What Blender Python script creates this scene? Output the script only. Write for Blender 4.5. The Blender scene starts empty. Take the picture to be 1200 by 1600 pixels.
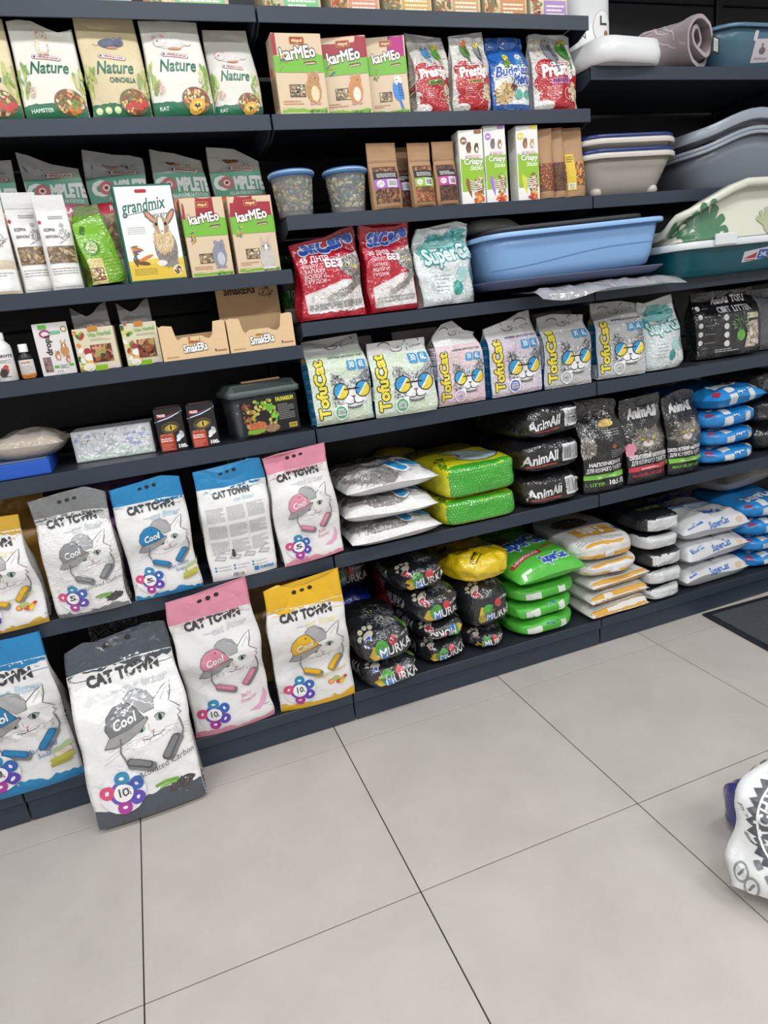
import bpy, math, random
import numpy as np
from mathutils import Vector, Matrix
from mathutils.bvhtree import BVHTree
from mathutils.geometry import tessellate_polygon

SC = bpy.context.scene
COL = SC.collection
# ------------------------------------------------------------------ camera
def cam_axes(yaw, pitch, roll):
    f = np.array([math.sin(yaw)*math.cos(pitch), math.cos(yaw)*math.cos(pitch), math.sin(pitch)])
    r = np.array([math.cos(yaw), -math.sin(yaw), 0.0]); u = np.cross(r, f)
    return math.cos(roll)*r+math.sin(roll)*u, -math.sin(roll)*r+math.cos(roll)*u, f
_r, _u, _f = cam_axes(0.3225, -0.2883, -0.1161)
cd = bpy.data.cameras.new('camera'); cam = bpy.data.objects.new('camera', cd); COL.objects.link(cam)
cam.matrix_world = Matrix(((_r[0], _u[0], -_f[0], 0.2367), (_r[1], _u[1], -_f[1], -1.7402), (_r[2], _u[2], -_f[2], 1.253), (0, 0, 0, 1)))
cd.sensor_width = 36; cd.lens = 1040.06/1600*36; cd.clip_start = 0.02
SC.camera = cam
# ------------------------------------------------------------------ world, lights, exposure
W = bpy.data.worlds.new('world'); SC.world = W; W.use_nodes = True
W.node_tree.nodes['Background'].inputs[0].default_value = (0.92, 0.96, 1.0, 1)
W.node_tree.nodes['Background'].inputs[1].default_value = 0.42
def area(name, loc, sx, sy, power, rot=(0, 0, 0)):
    l = bpy.data.lights.new(name, 'AREA'); l.shape = 'RECTANGLE'; l.size = sx; l.size_y = sy; l.energy = power; l.color = (0.965, 0.985, 1.0)
    o = bpy.data.objects.new(name, l); COL.objects.link(o); o.location = loc; o.rotation_euler = rot
    return o
LAMPS = [(-1.2, -1.0), (0.6, -1.0), (2.4, -1.0), (-1.2, -2.9), (0.6, -2.9), (2.4, -2.9)]
for _i, (_x, _y) in enumerate(LAMPS):
    area('ceiling_lamp', (_x, _y, 2.93), 1.2, 0.26, 21 if _y > -2 else 45)
SC.view_settings.view_transform = 'Standard'; SC.view_settings.look = 'None'
SC.view_settings.exposure = -0.08; SC.view_settings.gamma = 1.0; SC.view_settings.use_curve_mapping = False

# ------------------------------------------------------------------ helpers
def lin(c):
    if isinstance(c, str):
        c = tuple(int(c[i:i+2], 16) for i in (0, 2, 4))
    return tuple((v/255/12.92 if v/255 <= .04045 else ((v/255+.055)/1.055)**2.4) for v in c)

def mat(name, rough=.4, coat=0., bscale=40., bstr=0., metal=0., spec=.5, trans=0., wscale=None, wstr=0., detail=3., alpha=1., grain=0., coat_rough=.06, sheen=0., stretch=None):
    m = bpy.data.materials.new(name); m.use_nodes = True; nt = m.node_tree; N = nt.nodes; L = nt.links
    p = N['Principled BSDF']; at = N.new('ShaderNodeAttribute'); at.attribute_name = 'Col'
    tc = N.new('ShaderNodeTexCoord'); src = at.outputs['Color']
    if grain:
        n = N.new('ShaderNodeTexNoise'); n.inputs['Scale'].default_value = 90; n.inputs['Detail'].default_value = 4
        L.new(tc.outputs['Object'], n.inputs['Vector'])
        mr = N.new('ShaderNodeMapRange'); mr.inputs['To Min'].default_value = 1-grain; mr.inputs['To Max'].default_value = 1+grain
        L.new(n.outputs['Fac'], mr.inputs['Value'])
        mx = N.new('ShaderNodeVectorMath'); mx.operation = 'SCALE'; L.new(src, mx.inputs[0]); L.new(mr.outputs[0], mx.inputs['Scale']); src = mx.outputs[0]
    L.new(src, p.inputs['Base Color'])
    p.inputs['Roughness'].default_value = rough; p.inputs['Metallic'].default_value = metal
    p.inputs['Specular IOR Level'].default_value = spec; p.inputs['Coat Weight'].default_value = coat; p.inputs['Coat Roughness'].default_value = coat_rough
    p.inputs['Transmission Weight'].default_value = trans; p.inputs['Alpha'].default_value = alpha
    if sheen: p.inputs['Sheen Weight'].default_value = sheen
    if bstr or wstr:
        h = None
        vec = tc.outputs['Object']
        if stretch:
            mp = N.new('ShaderNodeMapping'); mp.inputs['Scale'].default_value = stretch; L.new(vec, mp.inputs['Vector']); vec = mp.outputs[0]
        if bstr:
            n = N.new('ShaderNodeTexNoise'); n.inputs['Scale'].default_value = bscale; n.inputs['Detail'].default_value = detail; n.inputs['Distortion'].default_value = .6
            L.new(vec, n.inputs['Vector'])
            b = N.new('ShaderNodeBump'); b.inputs['Strength'].default_value = bstr; b.inputs['Distance'].default_value = .01
            L.new(n.outputs['Fac'], b.inputs['Height']); h = b
        if wstr:       # crease-like facets of crumpled film
            v = N.new('ShaderNodeTexVoronoi'); v.feature = 'DISTANCE_TO_EDGE'; v.inputs['Scale'].default_value = wscale
            nn = N.new('ShaderNodeTexNoise'); nn.inputs['Scale'].default_value = wscale*.7; L.new(vec, nn.inputs['Vector'])
            ad = N.new('ShaderNodeMixRGB'); ad.inputs[0].default_value = .35; L.new(vec, ad.inputs[1]); L.new(nn.outputs['Color'], ad.inputs[2]); L.new(ad.outputs[0], v.inputs['Vector'])
            b2 = N.new('ShaderNodeBump'); b2.inputs['Strength'].default_value = wstr; b2.inputs['Distance'].default_value = .01
            L.new(v.outputs['Distance'], b2.inputs['Height'])
            if h: L.new(h.outputs[0], b2.inputs['Normal'])
            h = b2
        L.new(h.outputs[0], p.inputs['Normal']); L.new(h.outputs[0], p.inputs['Coat Normal'])
    return m
M = {
 'card':  mat('printed_cardboard', .42, coat=.15, bscale=300, bstr=.02, coat_rough=.3),
 'raw':   mat('raw_cardboard', .7, grain=.06, bscale=200, bstr=.05),
 'pouch': mat('matte_foil_pouch', .42, bscale=34, bstr=.22, coat=.12, coat_rough=.25),
 'sack':  mat('woven_plastic_sack', .38, bscale=26, bstr=.3, coat=.25, coat_rough=.2, wscale=22, wstr=.05),
 'film':  mat('glossy_plastic_film', .3, coat=1., bscale=28, bstr=.3, wscale=26, wstr=.3, coat_rough=.07),
 'vac':   mat('vacuum_packed_film', .3, coat=.35, bscale=110, bstr=.5, wscale=70, wstr=.12),
 'wrap':  mat('crumpled_clear_wrap', .25, coat=1., bscale=12, bstr=.6, wscale=13, wstr=.35, coat_rough=.08),
 'plast': mat('moulded_plastic', .28, spec=.5, bscale=8, bstr=.01),
 'rough': mat('matte_plastic', .5, bscale=300, bstr=.03),
 'metal': mat('powder_coated_steel', .42, spec=.45, bscale=900, bstr=.03, grain=.03),
 'cloth': mat('quilted_fabric', .9, bscale=400, bstr=.1, sheen=.3),
 'kraft': mat('kraft_paper', .62, bscale=60, bstr=.15, grain=.05),
 'food':  mat('dry_food', .75, bscale=150, bstr=.3, grain=.12),
 'clear': mat('clear_plastic', .06, spec=.5, alpha=.16),
 'cfilm': mat('clear_bag_film', .15, spec=.5, coat=.6, alpha=.28, bscale=25, bstr=.5, wscale=20, wstr=.3),
}

def nz(P, seed, freq, n=9):
    """smooth pseudo noise in about -1..1 as a sum of random plane waves"""
    r = np.random.RandomState(seed % 100000); P = np.asarray(P, float); s = np.zeros(P.shape[:-1])
    for _ in range(n):
        k = r.normal(size=3); k /= np.linalg.norm(k); k *= freq*(.5+r.rand()*1.1)
        s += np.sin(P@k*6.283+r.rand()*6.283)
    return s/math.sqrt(n)/1.1
def crease(P, seed, freq, n=5):
    return 1-2*np.minimum(1, np.sqrt((nz(P, seed, freq, n)*1.6)**2+.05))

class MB:
    def __init__(s):
        s.V = []; s.F = []; s.C = []; s.S = []; s.bvh = None
    def add(s, V, F, c, smooth=True):
        """c: one colour, or a function face-centre -> colour"""
        o = len(s.V); s.V.extend([tuple(map(float, v)) for v in V])
        fn = callable(c); cc = None if fn else lin(c)
        for f in F:
            s.F.append(tuple(o+i for i in f)); s.S.append(smooth)
            if fn:
                m = np.mean([V[i] for i in f], axis=0); s.C.append(lin(c(m)))
            else: s.C.append(cc)
        return s
    def grid(s, P, c, closed=False, smooth=True, rows=None):
        ny, nx = P.shape[:2]; F = []
        for j in range(ny-1):
            for i in range(nx if closed else nx-1):
                k = (i+1) % nx
                F.append((j*nx+i, j*nx+k, (j+1)*nx+k, (j+1)*nx+i))
        return s.add(P.reshape(-1, 3), F, c, smooth)
    def move(s, loc=(0, 0, 0), rot=None):
        Mx = Matrix.Translation(loc) @ (rot if rot else Matrix())
        s.V = [tuple(Mx @ Vector(v)) for v in s.V]; return s
    def tree(s):
        if s.bvh is None: s.bvh = BVHTree.FromPolygons(s.V, s.F)
        return s.bvh
    def build(s, name, m, parent=None):
        me = bpy.data.meshes.new(name); me.from_pydata(s.V, [], s.F); me.update()
        at = me.color_attributes.new('Col', 'FLOAT_COLOR', 'CORNER')
        n = np.array([len(f) for f in s.F]); C = np.c_[np.array(s.C), np.ones(len(s.C))]
        at.data.foreach_set('color', np.repeat(C, n, axis=0).astype(np.float32).ravel())
        me.polygons.foreach_set('use_smooth', np.array(s.S, bool))
        me.materials.append(M[m] if isinstance(m, str) else m)
        o = bpy.data.objects.new(name, me); COL.objects.link(o)
        if parent: o.parent = parent
        return o

def box(w, d, h, c, bev=.0015, loc=(0, 0, 0), mb=None, rot=None, top=None):
    """bevelled box, base centre at loc, front face at -y"""
    b = min(bev, w*.3, d*.3, h*.3); x, y = w/2, d/2; mb = mb or MB()
    V = []; idx = {}
    for sx in (-1, 1):
        for sy in (-1, 1):
            for sz in (0, 1):
                X, Y, Z = sx*x, sy*y, sz*h; bz = b if sz == 0 else -b
                idx[sx, sy, sz] = len(V)
                V += [(X-sx*b, Y-sy*b, Z), (X-sx*b, Y, Z+bz), (X, Y-sy*b, Z+bz)]   # on z-face, y-face, x-face
    def q(keys, k): return tuple(idx[t]+k for t in keys)
    F = [q([(-1,-1,0),(-1,1,0),(1,1,0),(1,-1,0)], 0), q([(-1,-1,1),(1,-1,1),(1,1,1),(-1,1,1)], 0),
         q([(-1,-1,0),(1,-1,0),(1,-1,1),(-1,-1,1)], 1), q([(1,1,0),(-1,1,0),(-1,1,1),(1,1,1)], 1),
         q([(-1,1,0),(-1,-1,0),(-1,-1,1),(-1,1,1)], 2), q([(1,-1,0),(1,1,0),(1,1,1),(1,-1,1)], 2)]
    def e(a, b_, ka, kb): F.append((idx[a]+ka, idx[b_]+ka, idx[b_]+kb, idx[a]+kb))
    for sx in (-1, 1):
        for sy in (-1, 1): e((sx,sy,0), (sx,sy,1), 1, 2)
        for sz in (0, 1): e((sx,-1,sz), (sx,1,sz), 0, 2)
    for sy in (-1, 1):
        for sz in (0, 1): e((-1,sy,sz), (1,sy,sz), 0, 1)
    for k in idx.values(): F.append((k, k+1, k+2))
    V = [Vector(v) for v in V]
    if rot: V = [rot @ v for v in V]
    V = [v+Vector(loc) for v in V]
    cen = sum(V, Vector())/len(V); G = []
    for f in F:
        a, b2, c2 = V[f[0]], V[f[1]], V[f[2]]
        if (b2-a).cross(c2-a).dot(sum((V[i] for i in f), Vector())/len(f)-cen) < 0: f = f[::-1]
        G.append(f)
    mb.add(V, G, c, False); return mb

def lathe(prof, c, n=28, mb=None, loc=(0, 0, 0), cap=True):
    mb = mb or MB(); a = np.linspace(0, 2*math.pi, n, endpoint=False)
    P = np.array([[(r*math.cos(t)+loc[0], r*math.sin(t)+loc[1], z+loc[2]) for t in a] for r, z in prof])
    mb.grid(P, c, True)
    if cap:
        m = len(prof)
        mb.add(P[0], [tuple(range(n))[::-1]], c, False); mb.add(P[-1], [tuple(range(n))], c, False)
    return mb

def tube(pts, r, c, n=8, mb=None):
    mb = mb or MB(); pts = [Vector(p) for p in pts]; P = []
    for i, p in enumerate(pts):
        t = (pts[min(i+1, len(pts)-1)]-pts[max(i-1, 0)]).normalized()
        a = t.cross(Vector((0, 0, 1)) if abs(t.z) < .9 else Vector((1, 0, 0))).normalized(); b = t.cross(a)
        P.append([p+a*(r*math.cos(q))+b*(r*math.sin(q)) for q in np.linspace(0, 6.283, n, endpoint=False)])
    P = np.array(P); mb.grid(P, c, True); mb.add(P[0], [tuple(range(n))], c); mb.add(P[-1], [tuple(range(n))[::-1]], c)
    return mb

# ------------------------------------------------------------------ package bodies (front faces -y, base on z = 0)
def gusset(w, h, d, c, side=None, ts=.5, seal=.12, s=.6, neck=1., wave=None, seed=1, amp=.003, wr=.0015, bend=0., bendv=.8, edge_c=None, split=None, NU=26, back=None, dz=.011, sag=.0, foot=.82, gus=.25, tf=0.):
    """upright side-gusset bag. front at y about 0, back at d. split: v above which the rows go to a second mesh"""
    NV = max(14, int(h/dz)); NS = 6
    vs = np.linspace(0, 1, NV+1); us = np.linspace(0, 1, NU+1)
    def hd(v):
        if v < .07: k = foot+(1-foot)*math.sin(v/.07*math.pi/2)
        elif v < ts: k = 1
        elif v < 1-seal: t = (v-ts)/(1-seal-ts); k = .5+.5*math.cos(t*math.pi)
        else: k = 0
        return d/2*k+.0012
    rows = []; kind = []
    for v in vs:
        D = hd(v); hw = w/2*(1-(1-neck)*max(0, (v-ts)/(1-ts))); st = s if v < 1-seal else 1
        fr = [(-hw+2*hw*u, -D*(st+(1-st)*(1-abs(2*u-1)**2.6)), v*h) for u in us]
        rt = [(hw-gus*D*(1-abs(2*k-1)), -D*st+2*D*st*k, v*h) for k in np.linspace(0, 1, NS+1)[1:-1]]
        bk = [(-x, -y, z) for x, y, z in fr]; lf = [(-x, -y, z) for x, y, z in rt]
        rows.append(fr+rt+bk+lf)
    P = np.array(rows); n = P.shape[1]
    fade = np.clip(vs/.08, 0, 1)[:, None]; up = np.clip((vs-.35)/.5, .25, 1)[:, None]
    Q = P*1.0
    nx_ = np.sign(P[:, :, 1]+1e-9)
    P[:, :, 1] += fade*(amp*nz(Q*[1, 1, 1], seed, 5.5)*nx_*.6 + wr*crease(Q*[1, 1, .8], seed+7, 9)*nx_)
    if amp: P[:, :, 1] += (amp*1.6*up*fade)*nz(Q*[1, 0, 1], seed+3, 3.2)
    P[:, :, 0] += fade*(amp*.9)*nz(Q, seed+5, 5)
    if wave is not None:
        g = np.clip((vs-.72)/.28, 0, 1)**1.5
        U = Q[:, :, 0]/w+.5
        P[:, :, 2] += g[:, None]*np.interp(U, np.linspace(0, 1, len(wave)), wave)
    if bend:
        g = np.clip((vs-bendv)/(1-bendv), 0, 1)[:, None]**1.5; P[:, :, 1] += -bend*g; P[:, :, 2] -= abs(bend)*.35*g
    if sag: P[:, :, 1] -= sag*(np.sin(np.clip(vs/.6, 0, 1)*math.pi)[:, None])*np.clip(-nx_, 0, 1)*(1-np.abs(2*np.clip(Q[:, :, 0]/w+.5, 0, 1)-1)**2)
    tfv = np.clip((vs-.3)/max(.01, .85-.3), 0, 1); tfv = tfv*tfv*(3-2*tfv)
    P[:, :, 1] += d/2-d/2*tf*tfv[:, None]
    zb = P[0, :, 2].min(); P[:, :, 2] -= zb
    mb = MB(); js = NV if split is None else int(round(split*NV))
    nf = NU+1
    def col(j, i):
        if i < NU: return c
        if i < NU+NS or i >= 2*NU+1+NS: return side or c
        return back or c
    def addrows(m, j0, j1, cf):
        F = []; 
        base = P[j0:j1+1].reshape(-1, 3)
        for j in range(j1-j0):
            for i in range(n):
                k = (i+1) % n
                F.append((j*n+i, j*n+k, (j+1)*n+k, (j+1)*n+i))
        o = len(m.V); m.V.extend(map(tuple, base))
        for t, f in enumerate(F):
            m.F.append(tuple(o+q for q in f)); m.S.append(True); m.C.append(lin(cf(j0+t//n, t % n)))
        return m
    addrows(mb, 0, js, col)
    o = len(mb.V)
    mb.add(P[0], [tuple(range(n))[::-1]], side or c, False)
    if split is None:
        mb.add(P[-1], [tuple(range(n))], c, False); return mb
    mt = MB(); addrows(mt, js, NV, lambda j, i: edge_c or c); mt.add(P[-1], [tuple(range(n))], edge_c or c, False)
    return mb, mt

def brick(w, l, t, c, n=4., N=14, seed=1, amp=.004, wr=.002, flat=.0, nzp=None, front_c=None, taper=0.):
    """rounded, filled sack lying down: length along y, front end at -l/2, base z = 0"""
    m = nzp or n; mb = MB(); a = np.linspace(-1, 1, N+1); a = np.sign(a)*np.abs(a)**.8
    faces = []
    for ax in range(3):
        for sg in (-1, 1):
            u, v = np.meshgrid(a, a); p = np.zeros(u.shape+(3,)); p[..., ax] = sg
            o1, o2 = [(1, 2), (2, 0), (0, 1)][ax]
            p[..., o1] = u*sg; p[..., o2] = v
            faces.append(p)
    vmap = {}; V = []; F = []
    for p in faces:
        ids = np.zeros(p.shape[:2], int)
        for j in range(N+1):
            for i in range(N+1):
                k = tuple(np.round(p[j, i], 5)); 
                if k not in vmap: vmap[k] = len(V); V.append(p[j, i])
                ids[j, i] = vmap[k]
        for j in range(N):
            for i in range(N): F.append((ids[j, i], ids[j, i+1], ids[j+1, i+1], ids[j+1, i]))
    V = np.array(V)
    R_ = (np.abs(V[:, 0])**n+np.abs(V[:, 1])**n+np.abs(V[:, 2])**m)**(1/n)
    V = V/R_[:, None]; V = V/np.abs(V).max(axis=0)
    P = V*np.array([w/2, l/2, t/2])
    nrm = V/np.linalg.norm(V, axis=1)[:, None]
    k = amp*nz(P, seed, 6)+wr*crease(P*[1, .7, 1.2], seed+3, 11)
    k = np.where(V[:, 2] < -.5, k*.3, k)
    P = P+nrm*k[:, None]
    if taper: P[:, 2] *= 1-taper*np.clip(P[:, 1]/l+.5, 0, 1)**1.5
    P[:, 2] -= P[:, 2].min()
    mb.add(P, F, c); 
    cen = np.array([0, 0, P[:, 2].max()/2])
    return mb

def pillow(w, l, t, c, seed=1, p=5., e=.5, amp=.004, wr=.002, N=30, pull=.05, under=None, split=.5, ears=0., droop=0.):
    """flat sealed bag lying down, seam all round; front edge at -l/2"""
    a = np.linspace(-1, 1, N+1); X, Y = np.meshgrid(a, a)
    H = ((1-np.abs(X)**p)*(1-np.abs(Y)**p)).clip(0)**e
    px = X*(w/2)*(1-pull*(1-Y**2)*np.abs(X)**4); py = Y*(l/2)*(1-pull*(1-X**2)*np.abs(Y)**4)
    B = np.stack([px, py, np.zeros_like(px)], -1)
    k = amp*nz(B, seed, 5)+wr*crease(B, seed+2, 9)
    rim = np.minimum(1, H*2.)
    edge = .006*nz(B, seed+9, 4)*(1-rim)
    top = np.stack([px, py, t*split*H+k*rim+edge], -1)
    bot = np.stack([px, py, -t*(1-split)*np.minimum(H*1.15, .96)+edge+.3*k*rim*0], -1)
    if ears:
        z = ears*(np.abs(X)*np.abs(Y))**3*.5; top[..., 2] += z; bot[..., 2] += z
    if droop:
        z = -droop*np.clip(-Y-.5, 0, 1)**1.5; top[..., 2] += z; bot[..., 2] += z
    lo = bot[..., 2].min(); top[..., 2] -= lo; bot[..., 2] -= lo
    mb = MB(); mb.grid(top, c); mb.grid(bot[:, ::-1], under or c)
    return mb

def rrect(w, l, r, n=6, lift=None):
    pts = []
    for cx, cy, a0 in ((w/2-r, -l/2+r, -90), (w/2-r, l/2-r, 0), (-w/2+r, l/2-r, 90), (-w/2+r, -l/2+r, 180)):
        for k in range(n+1):
            t = math.radians(a0+90*k/n); pts.append((cx+r*math.cos(t), cy+r*math.sin(t)))
    out = []
    for i, p in enumerate(pts):     # extra points on the straight runs
        q = pts[(i+1) % len(pts)]; out.append(p)
        dd = math.hypot(q[0]-p[0], q[1]-p[1])
        if dd > .06:
            k = 8
            for j in range(1, k): out.append((p[0]+(q[0]-p[0])*j/k, p[1]+(q[1]-p[1])*j/k))
    return np.array(out)
def loft(w, l, r, levels, c, cap0=True, cap1=False, wave=None, mb=None):
    """levels: (inset, z); each loop has the same point count. wave(x, y, z) -> dz"""
    mb = mb or MB(); base = rrect(w, l, r); P = []
    for ins, z in levels:
        k = np.stack([base[:, 0]*(1-2*ins/w), base[:, 1]*(1-2*ins/l), np.full(len(base), z)], -1)
        if wave: k[:, 2] += np.array([wave(x, y, z) for x, y, z in k])
        P.append(k)
    P = np.array(P); mb.grid(P, c, True); n = len(base)
    if cap0: mb.add(P[0], [tuple(range(n))[::-1]], c, False)
    if cap1: mb.add(P[-1], [tuple(range(n))], c, False)
    return mb
def tray(w, l, h, c, rimc=None, taper=.03, r=.05, rw=.014, rh=.022, wall=.004, wave=None, innerc=None):
    tub = loft(w-2*rw, l-2*rw, r, [(taper+.012, 0), (taper+.003, .006), (taper*.75, h*.25), (taper*.3, h*.65), (0, h-rh*.5), (wall, h-rh*.5), (taper*.3+wall, h*.65), (taper+wall, .012), (w*.48, .012)], innerc or c, wave=wave)
    rim = loft(w, l, r+rw*.8, [(rw+.002, h-rh*.8), (.001, h-rh), (0, h-rh*.9), (0, h-.003), (.003, h), (rw*.8, h), (rw+wall, h-.004), (rw+wall, h-rh)], rimc or c, cap0=False, wave=wave)
    return tub, rim

# ------------------------------------------------------------------ flat print: polygons laid onto a body
_txt = bpy.data.objects.new('type', bpy.data.curves.new('type', 'FONT')); COL.objects.link(_txt)
_txt.data.resolution_u = 2
_G = {}
def _raw(s, off):
    _txt.data.body = s; _txt.data.offset = off
    dg = bpy.context.evaluated_depsgraph_get(); dg.update()
    me = _txt.evaluated_get(dg).to_mesh()
    v = np.array([q.co[:2] for q in me.vertices]) if len(me.vertices) else np.zeros((0, 2))
    me.calc_loop_triangles(); t = np.array([list(q.vertices) for q in me.loop_triangles], int) if len(v) else np.zeros((0, 3), int)
    _txt.evaluated_get(dg).to_mesh_clear(); return v, t
_bar = None; _cap = None
def glyph(ch, off):
    global _bar, _cap
    k = (ch, round(off, 4))
    if k not in _G:
        if _bar is None:
            _bar = _raw('|', 0)[0][:, 0].min(); H = _raw('H', 0)[0]; _cap = H[:, 1].max()
        adv = _raw(ch+'|', 0)[0]; adv = adv[:, 0].max()-(_raw('|', 0)[0][:, 0].max())
        v, t = _raw(ch, 0) if ch != ' ' else (np.zeros((0, 2)), np.zeros((0, 3), int))
        lay_ = [[] for _ in range(6)]
        if off > 0 and len(t):         # bolder: the outline stroked with the same ink
            cnt = {}
            for a, b, c in t:
                for e in ((a, b), (b, c), (c, a)): q = (min(e), max(e)); cnt[q] = cnt.get(q, 0)+1
            for i, ((a, b), q) in enumerate(cnt.items()):
                if q != 1: continue
                d = v[b]-v[a]; l = np.linalg.norm(d)
                if l < 1e-6: continue
                d = d/l*off; m = np.array([-d[1], d[0]])
                lay_[i % 6].append(np.array([v[a]-m, v[a]-d*.9-m*.35, v[a]-d*.9+m*.35, v[a]+m, v[b]+m, v[b]+d*.9+m*.35, v[b]+d*.9-m*.35, v[b]-m])/_cap)
        Q = np.array([(0, 7, 1), (1, 7, 6), (1, 6, 2), (2, 6, 5), (2, 5, 3), (3, 5, 4)])
        out = [(np.concatenate(g), np.concatenate([Q+8*i for i in range(len(g))])) if g else None for g in lay_]
        _G[k] = (out+[(v/_cap, t) if len(t) else None], adv/_cap)
    return _G[k]

class Art:
    """flat artwork in design units: x 0..1 across, y 0..H upwards"""
    def __init__(s, H=1.): s.H = H; s.ops = []; s.k = 0
    def _add(s, V, T, c, k=None):
        if len(T): s.ops.append((np.asarray(V, float), np.asarray(T, int), lin(c), s.k if k is None else k))
    def poly(s, pts, c, keep=False):
        s.k += 0 if keep else 1
        t = tessellate_polygon([[Vector((p[0], p[1], 0)) for p in pts]])
        s._add(pts, t, c); return s
    def rect(s, x0, y0, x1, y1, c): return s.poly([(x0, y0), (x1, y0), (x1, y1), (x0, y1)], c)
    def ell(s, cx, cy, rx, ry, c, n=20, rot=0., keep=False):
        a = np.linspace(0, 2*math.pi, n, endpoint=False); ca, sa = math.cos(math.radians(rot)), math.sin(math.radians(rot))
        x, y = rx*np.cos(a), ry*np.sin(a)
        s.k += 0 if keep else 1
        s._add(np.c_[cx+x*ca-y*sa, cy+x*sa+y*ca], [(0, i, i+1) for i in range(1, n-1)], c); return s
    def rbox(s, cx, cy, w, h, c, r=None, rot=0.):
        r = min(w, h)/2*.98 if r is None else r; pts = []
        for sx, sy, a0 in ((1, -1, -90), (1, 1, 0), (-1, 1, 90), (-1, -1, 180)):
            for k in range(5):
                t = math.radians(a0+k*22.5); pts.append((sx*(w/2-r)+r*math.cos(t), sy*(h/2-r)+r*math.sin(t)))
        ca, sa = math.cos(math.radians(rot)), math.sin(math.radians(rot)); pts = np.array(pts)
        s.k += 1
        s._add(np.c_[cx+pts[:, 0]*ca-pts[:, 1]*sa, cy+pts[:, 0]*sa+pts[:, 1]*ca], [(0, i, i+1) for i in range(1, len(pts)-1)], c); return s
    def line(s, pts, w, c, keep=False):
        pts = np.array(pts, float); s.k += 0 if keep else 1; V = []; T = []
        for i, p in enumerate(pts):
            t = pts[min(i+1, len(pts)-1)]-pts[max(i-1, 0)]; t /= np.linalg.norm(t)+1e-9; nn = np.array([-t[1], t[0]])*w/2
            V += [p-nn, p+nn]
            if i: a = 2*i-2; T += [(a, a+2, a+1), (a+1, a+2, a+3)]
        s._add(V, T, c); return s
    def arc(s, cx, cy, rx, ry, a0, a1, w, c, n=14, keep=False):
        return s.line([(cx+rx*math.cos(math.radians(a)), cy+ry*math.sin(math.radians(a))) for a in np.linspace(a0, a1, n)], w, c, keep)
    def band(s, y0, y1, c, x0=0, x1=1, rough=0., seed=0, both=False, freq=9):
        """horizontal band whose upper edge (and lower, if both) is torn"""
        r = np.random.RandomState(seed); n = 26; xs = np.linspace(x0, x1, n)
        def ed(y): return [(x, y+rough*(math.sin(x*freq+seed)+.8*math.sin(x*freq*2.7+seed*2)+(.6*r.randn() if freq > 6 else 0))) for x in xs]
        up = ed(y1); lo = ed(y0) if both else [(x, y0) for x in xs]
        s.k += 1; V = lo+up
        s._add(V, [t for i in range(n-1) for t in ((i, i+1, n+i+1), (i, n+i+1, n+i))], c); return s
    def blob(s, cx, cy, rx, ry, c, rough=.1, n=22, seed=0, rot=0.):
        r = np.random.RandomState(seed); pts = []; ca, sa = math.cos(math.radians(rot)), math.sin(math.radians(rot))
        for i in range(n):
            a = 6.2832*i/n; q = 1+rough*r.randn(); x, y = rx*q*math.cos(a), ry*q*math.sin(a); pts.append((cx+x*ca-y*sa, cy+x*sa+y*ca))
        return s.poly(pts, c)
    def fur(s, cx, cy, rx, ry, cols, n=60, ln=.05, wd=.012, ang=None, seed=0, rot=0.):
        """short strokes of coat colour inside an ellipse"""
        r = np.random.RandomState(seed); s.k += 1; k0 = s.k; ca, sa = math.cos(math.radians(rot)), math.sin(math.radians(rot))
        for i in range(int(n*1.5)):
            q = math.sqrt(r.rand()); a = r.rand()*6.283; x, y = rx*q*math.cos(a), ry*q*math.sin(a); x, y = cx+x*ca-y*sa, cy+x*sa+y*ca
            t = (math.atan2(y-cy, x-cx) if ang is None else math.radians(ang))+r.randn()*.35; l = ln*.62*(.6+.8*r.rand()); wd_ = wd*.62
            dx, dy = math.cos(t), math.sin(t)
            s._add([(x-dy*wd_, y+dx*wd_), (x+dy*wd_, y-dx*wd_), (x+dx*l, y+dy*l)], [(0, 1, 2)], cols[r.randint(len(cols))], k0+(i % 7)*.14)
        s.k += 1; return s
    def bits(s, cx, cy, rx, ry, cols, n=60, sz=.02, asp=1.6, rect=False, seed=0):
        """pellets, seeds and flakes seen through a window; also painted glints on shrink wrap"""
        r = np.random.RandomState(seed); s.k += 1; k0 = s.k
        for i in range(n):
            if rect: x, y = cx+rx*(2*r.rand()-1), cy+ry*(2*r.rand()-1)
            else: q = math.sqrt(r.rand()); a = r.rand()*6.283; x, y = cx+rx*q*math.cos(a), cy+ry*q*math.sin(a)
            a = np.linspace(0, 6.283, 7)[:-1]; t = r.rand()*3.14; e = sz*(.6+.8*r.rand()); ca, sa = math.cos(t), math.sin(t)
            u, v = e*asp*np.cos(a), e*np.sin(a)
            V = np.c_[x+u*ca-v*sa, y+u*sa+v*ca]
            if rect: V = np.c_[np.clip(V[:, 0], cx-rx, cx+rx), np.clip(V[:, 1], cy-ry, cy+ry)]
            s._add(V, [(0, j, j+1) for j in range(1, 5)], cols[r.randint(len(cols))], k0+(i % 9)*.11)
        s.k += 1; return s
    def mlines(s, x0, y0, x1, y1, n, c, w=None, seed=0):
        """lines of print too small to read"""
        r = np.random.RandomState(seed); s.k += 1; dy = (y1-y0)/n
        for i in range(n):
            e = x1 if r.rand() < .7 else x0+(x1-x0)*(.5+.5*r.rand()); y = y0+dy*i; x = x0
            while x < e:
                q = min(e, x+(x1-x0)*(.06+.13*r.rand())); hh = dy*.45 if w is None else w
                s._add([(x, y), (q, y), (q, y+hh), (x, y+hh)], [(0, 1, 2), (0, 2, 3)], c); x = q+(x1-x0)*.02
        return s
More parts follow.
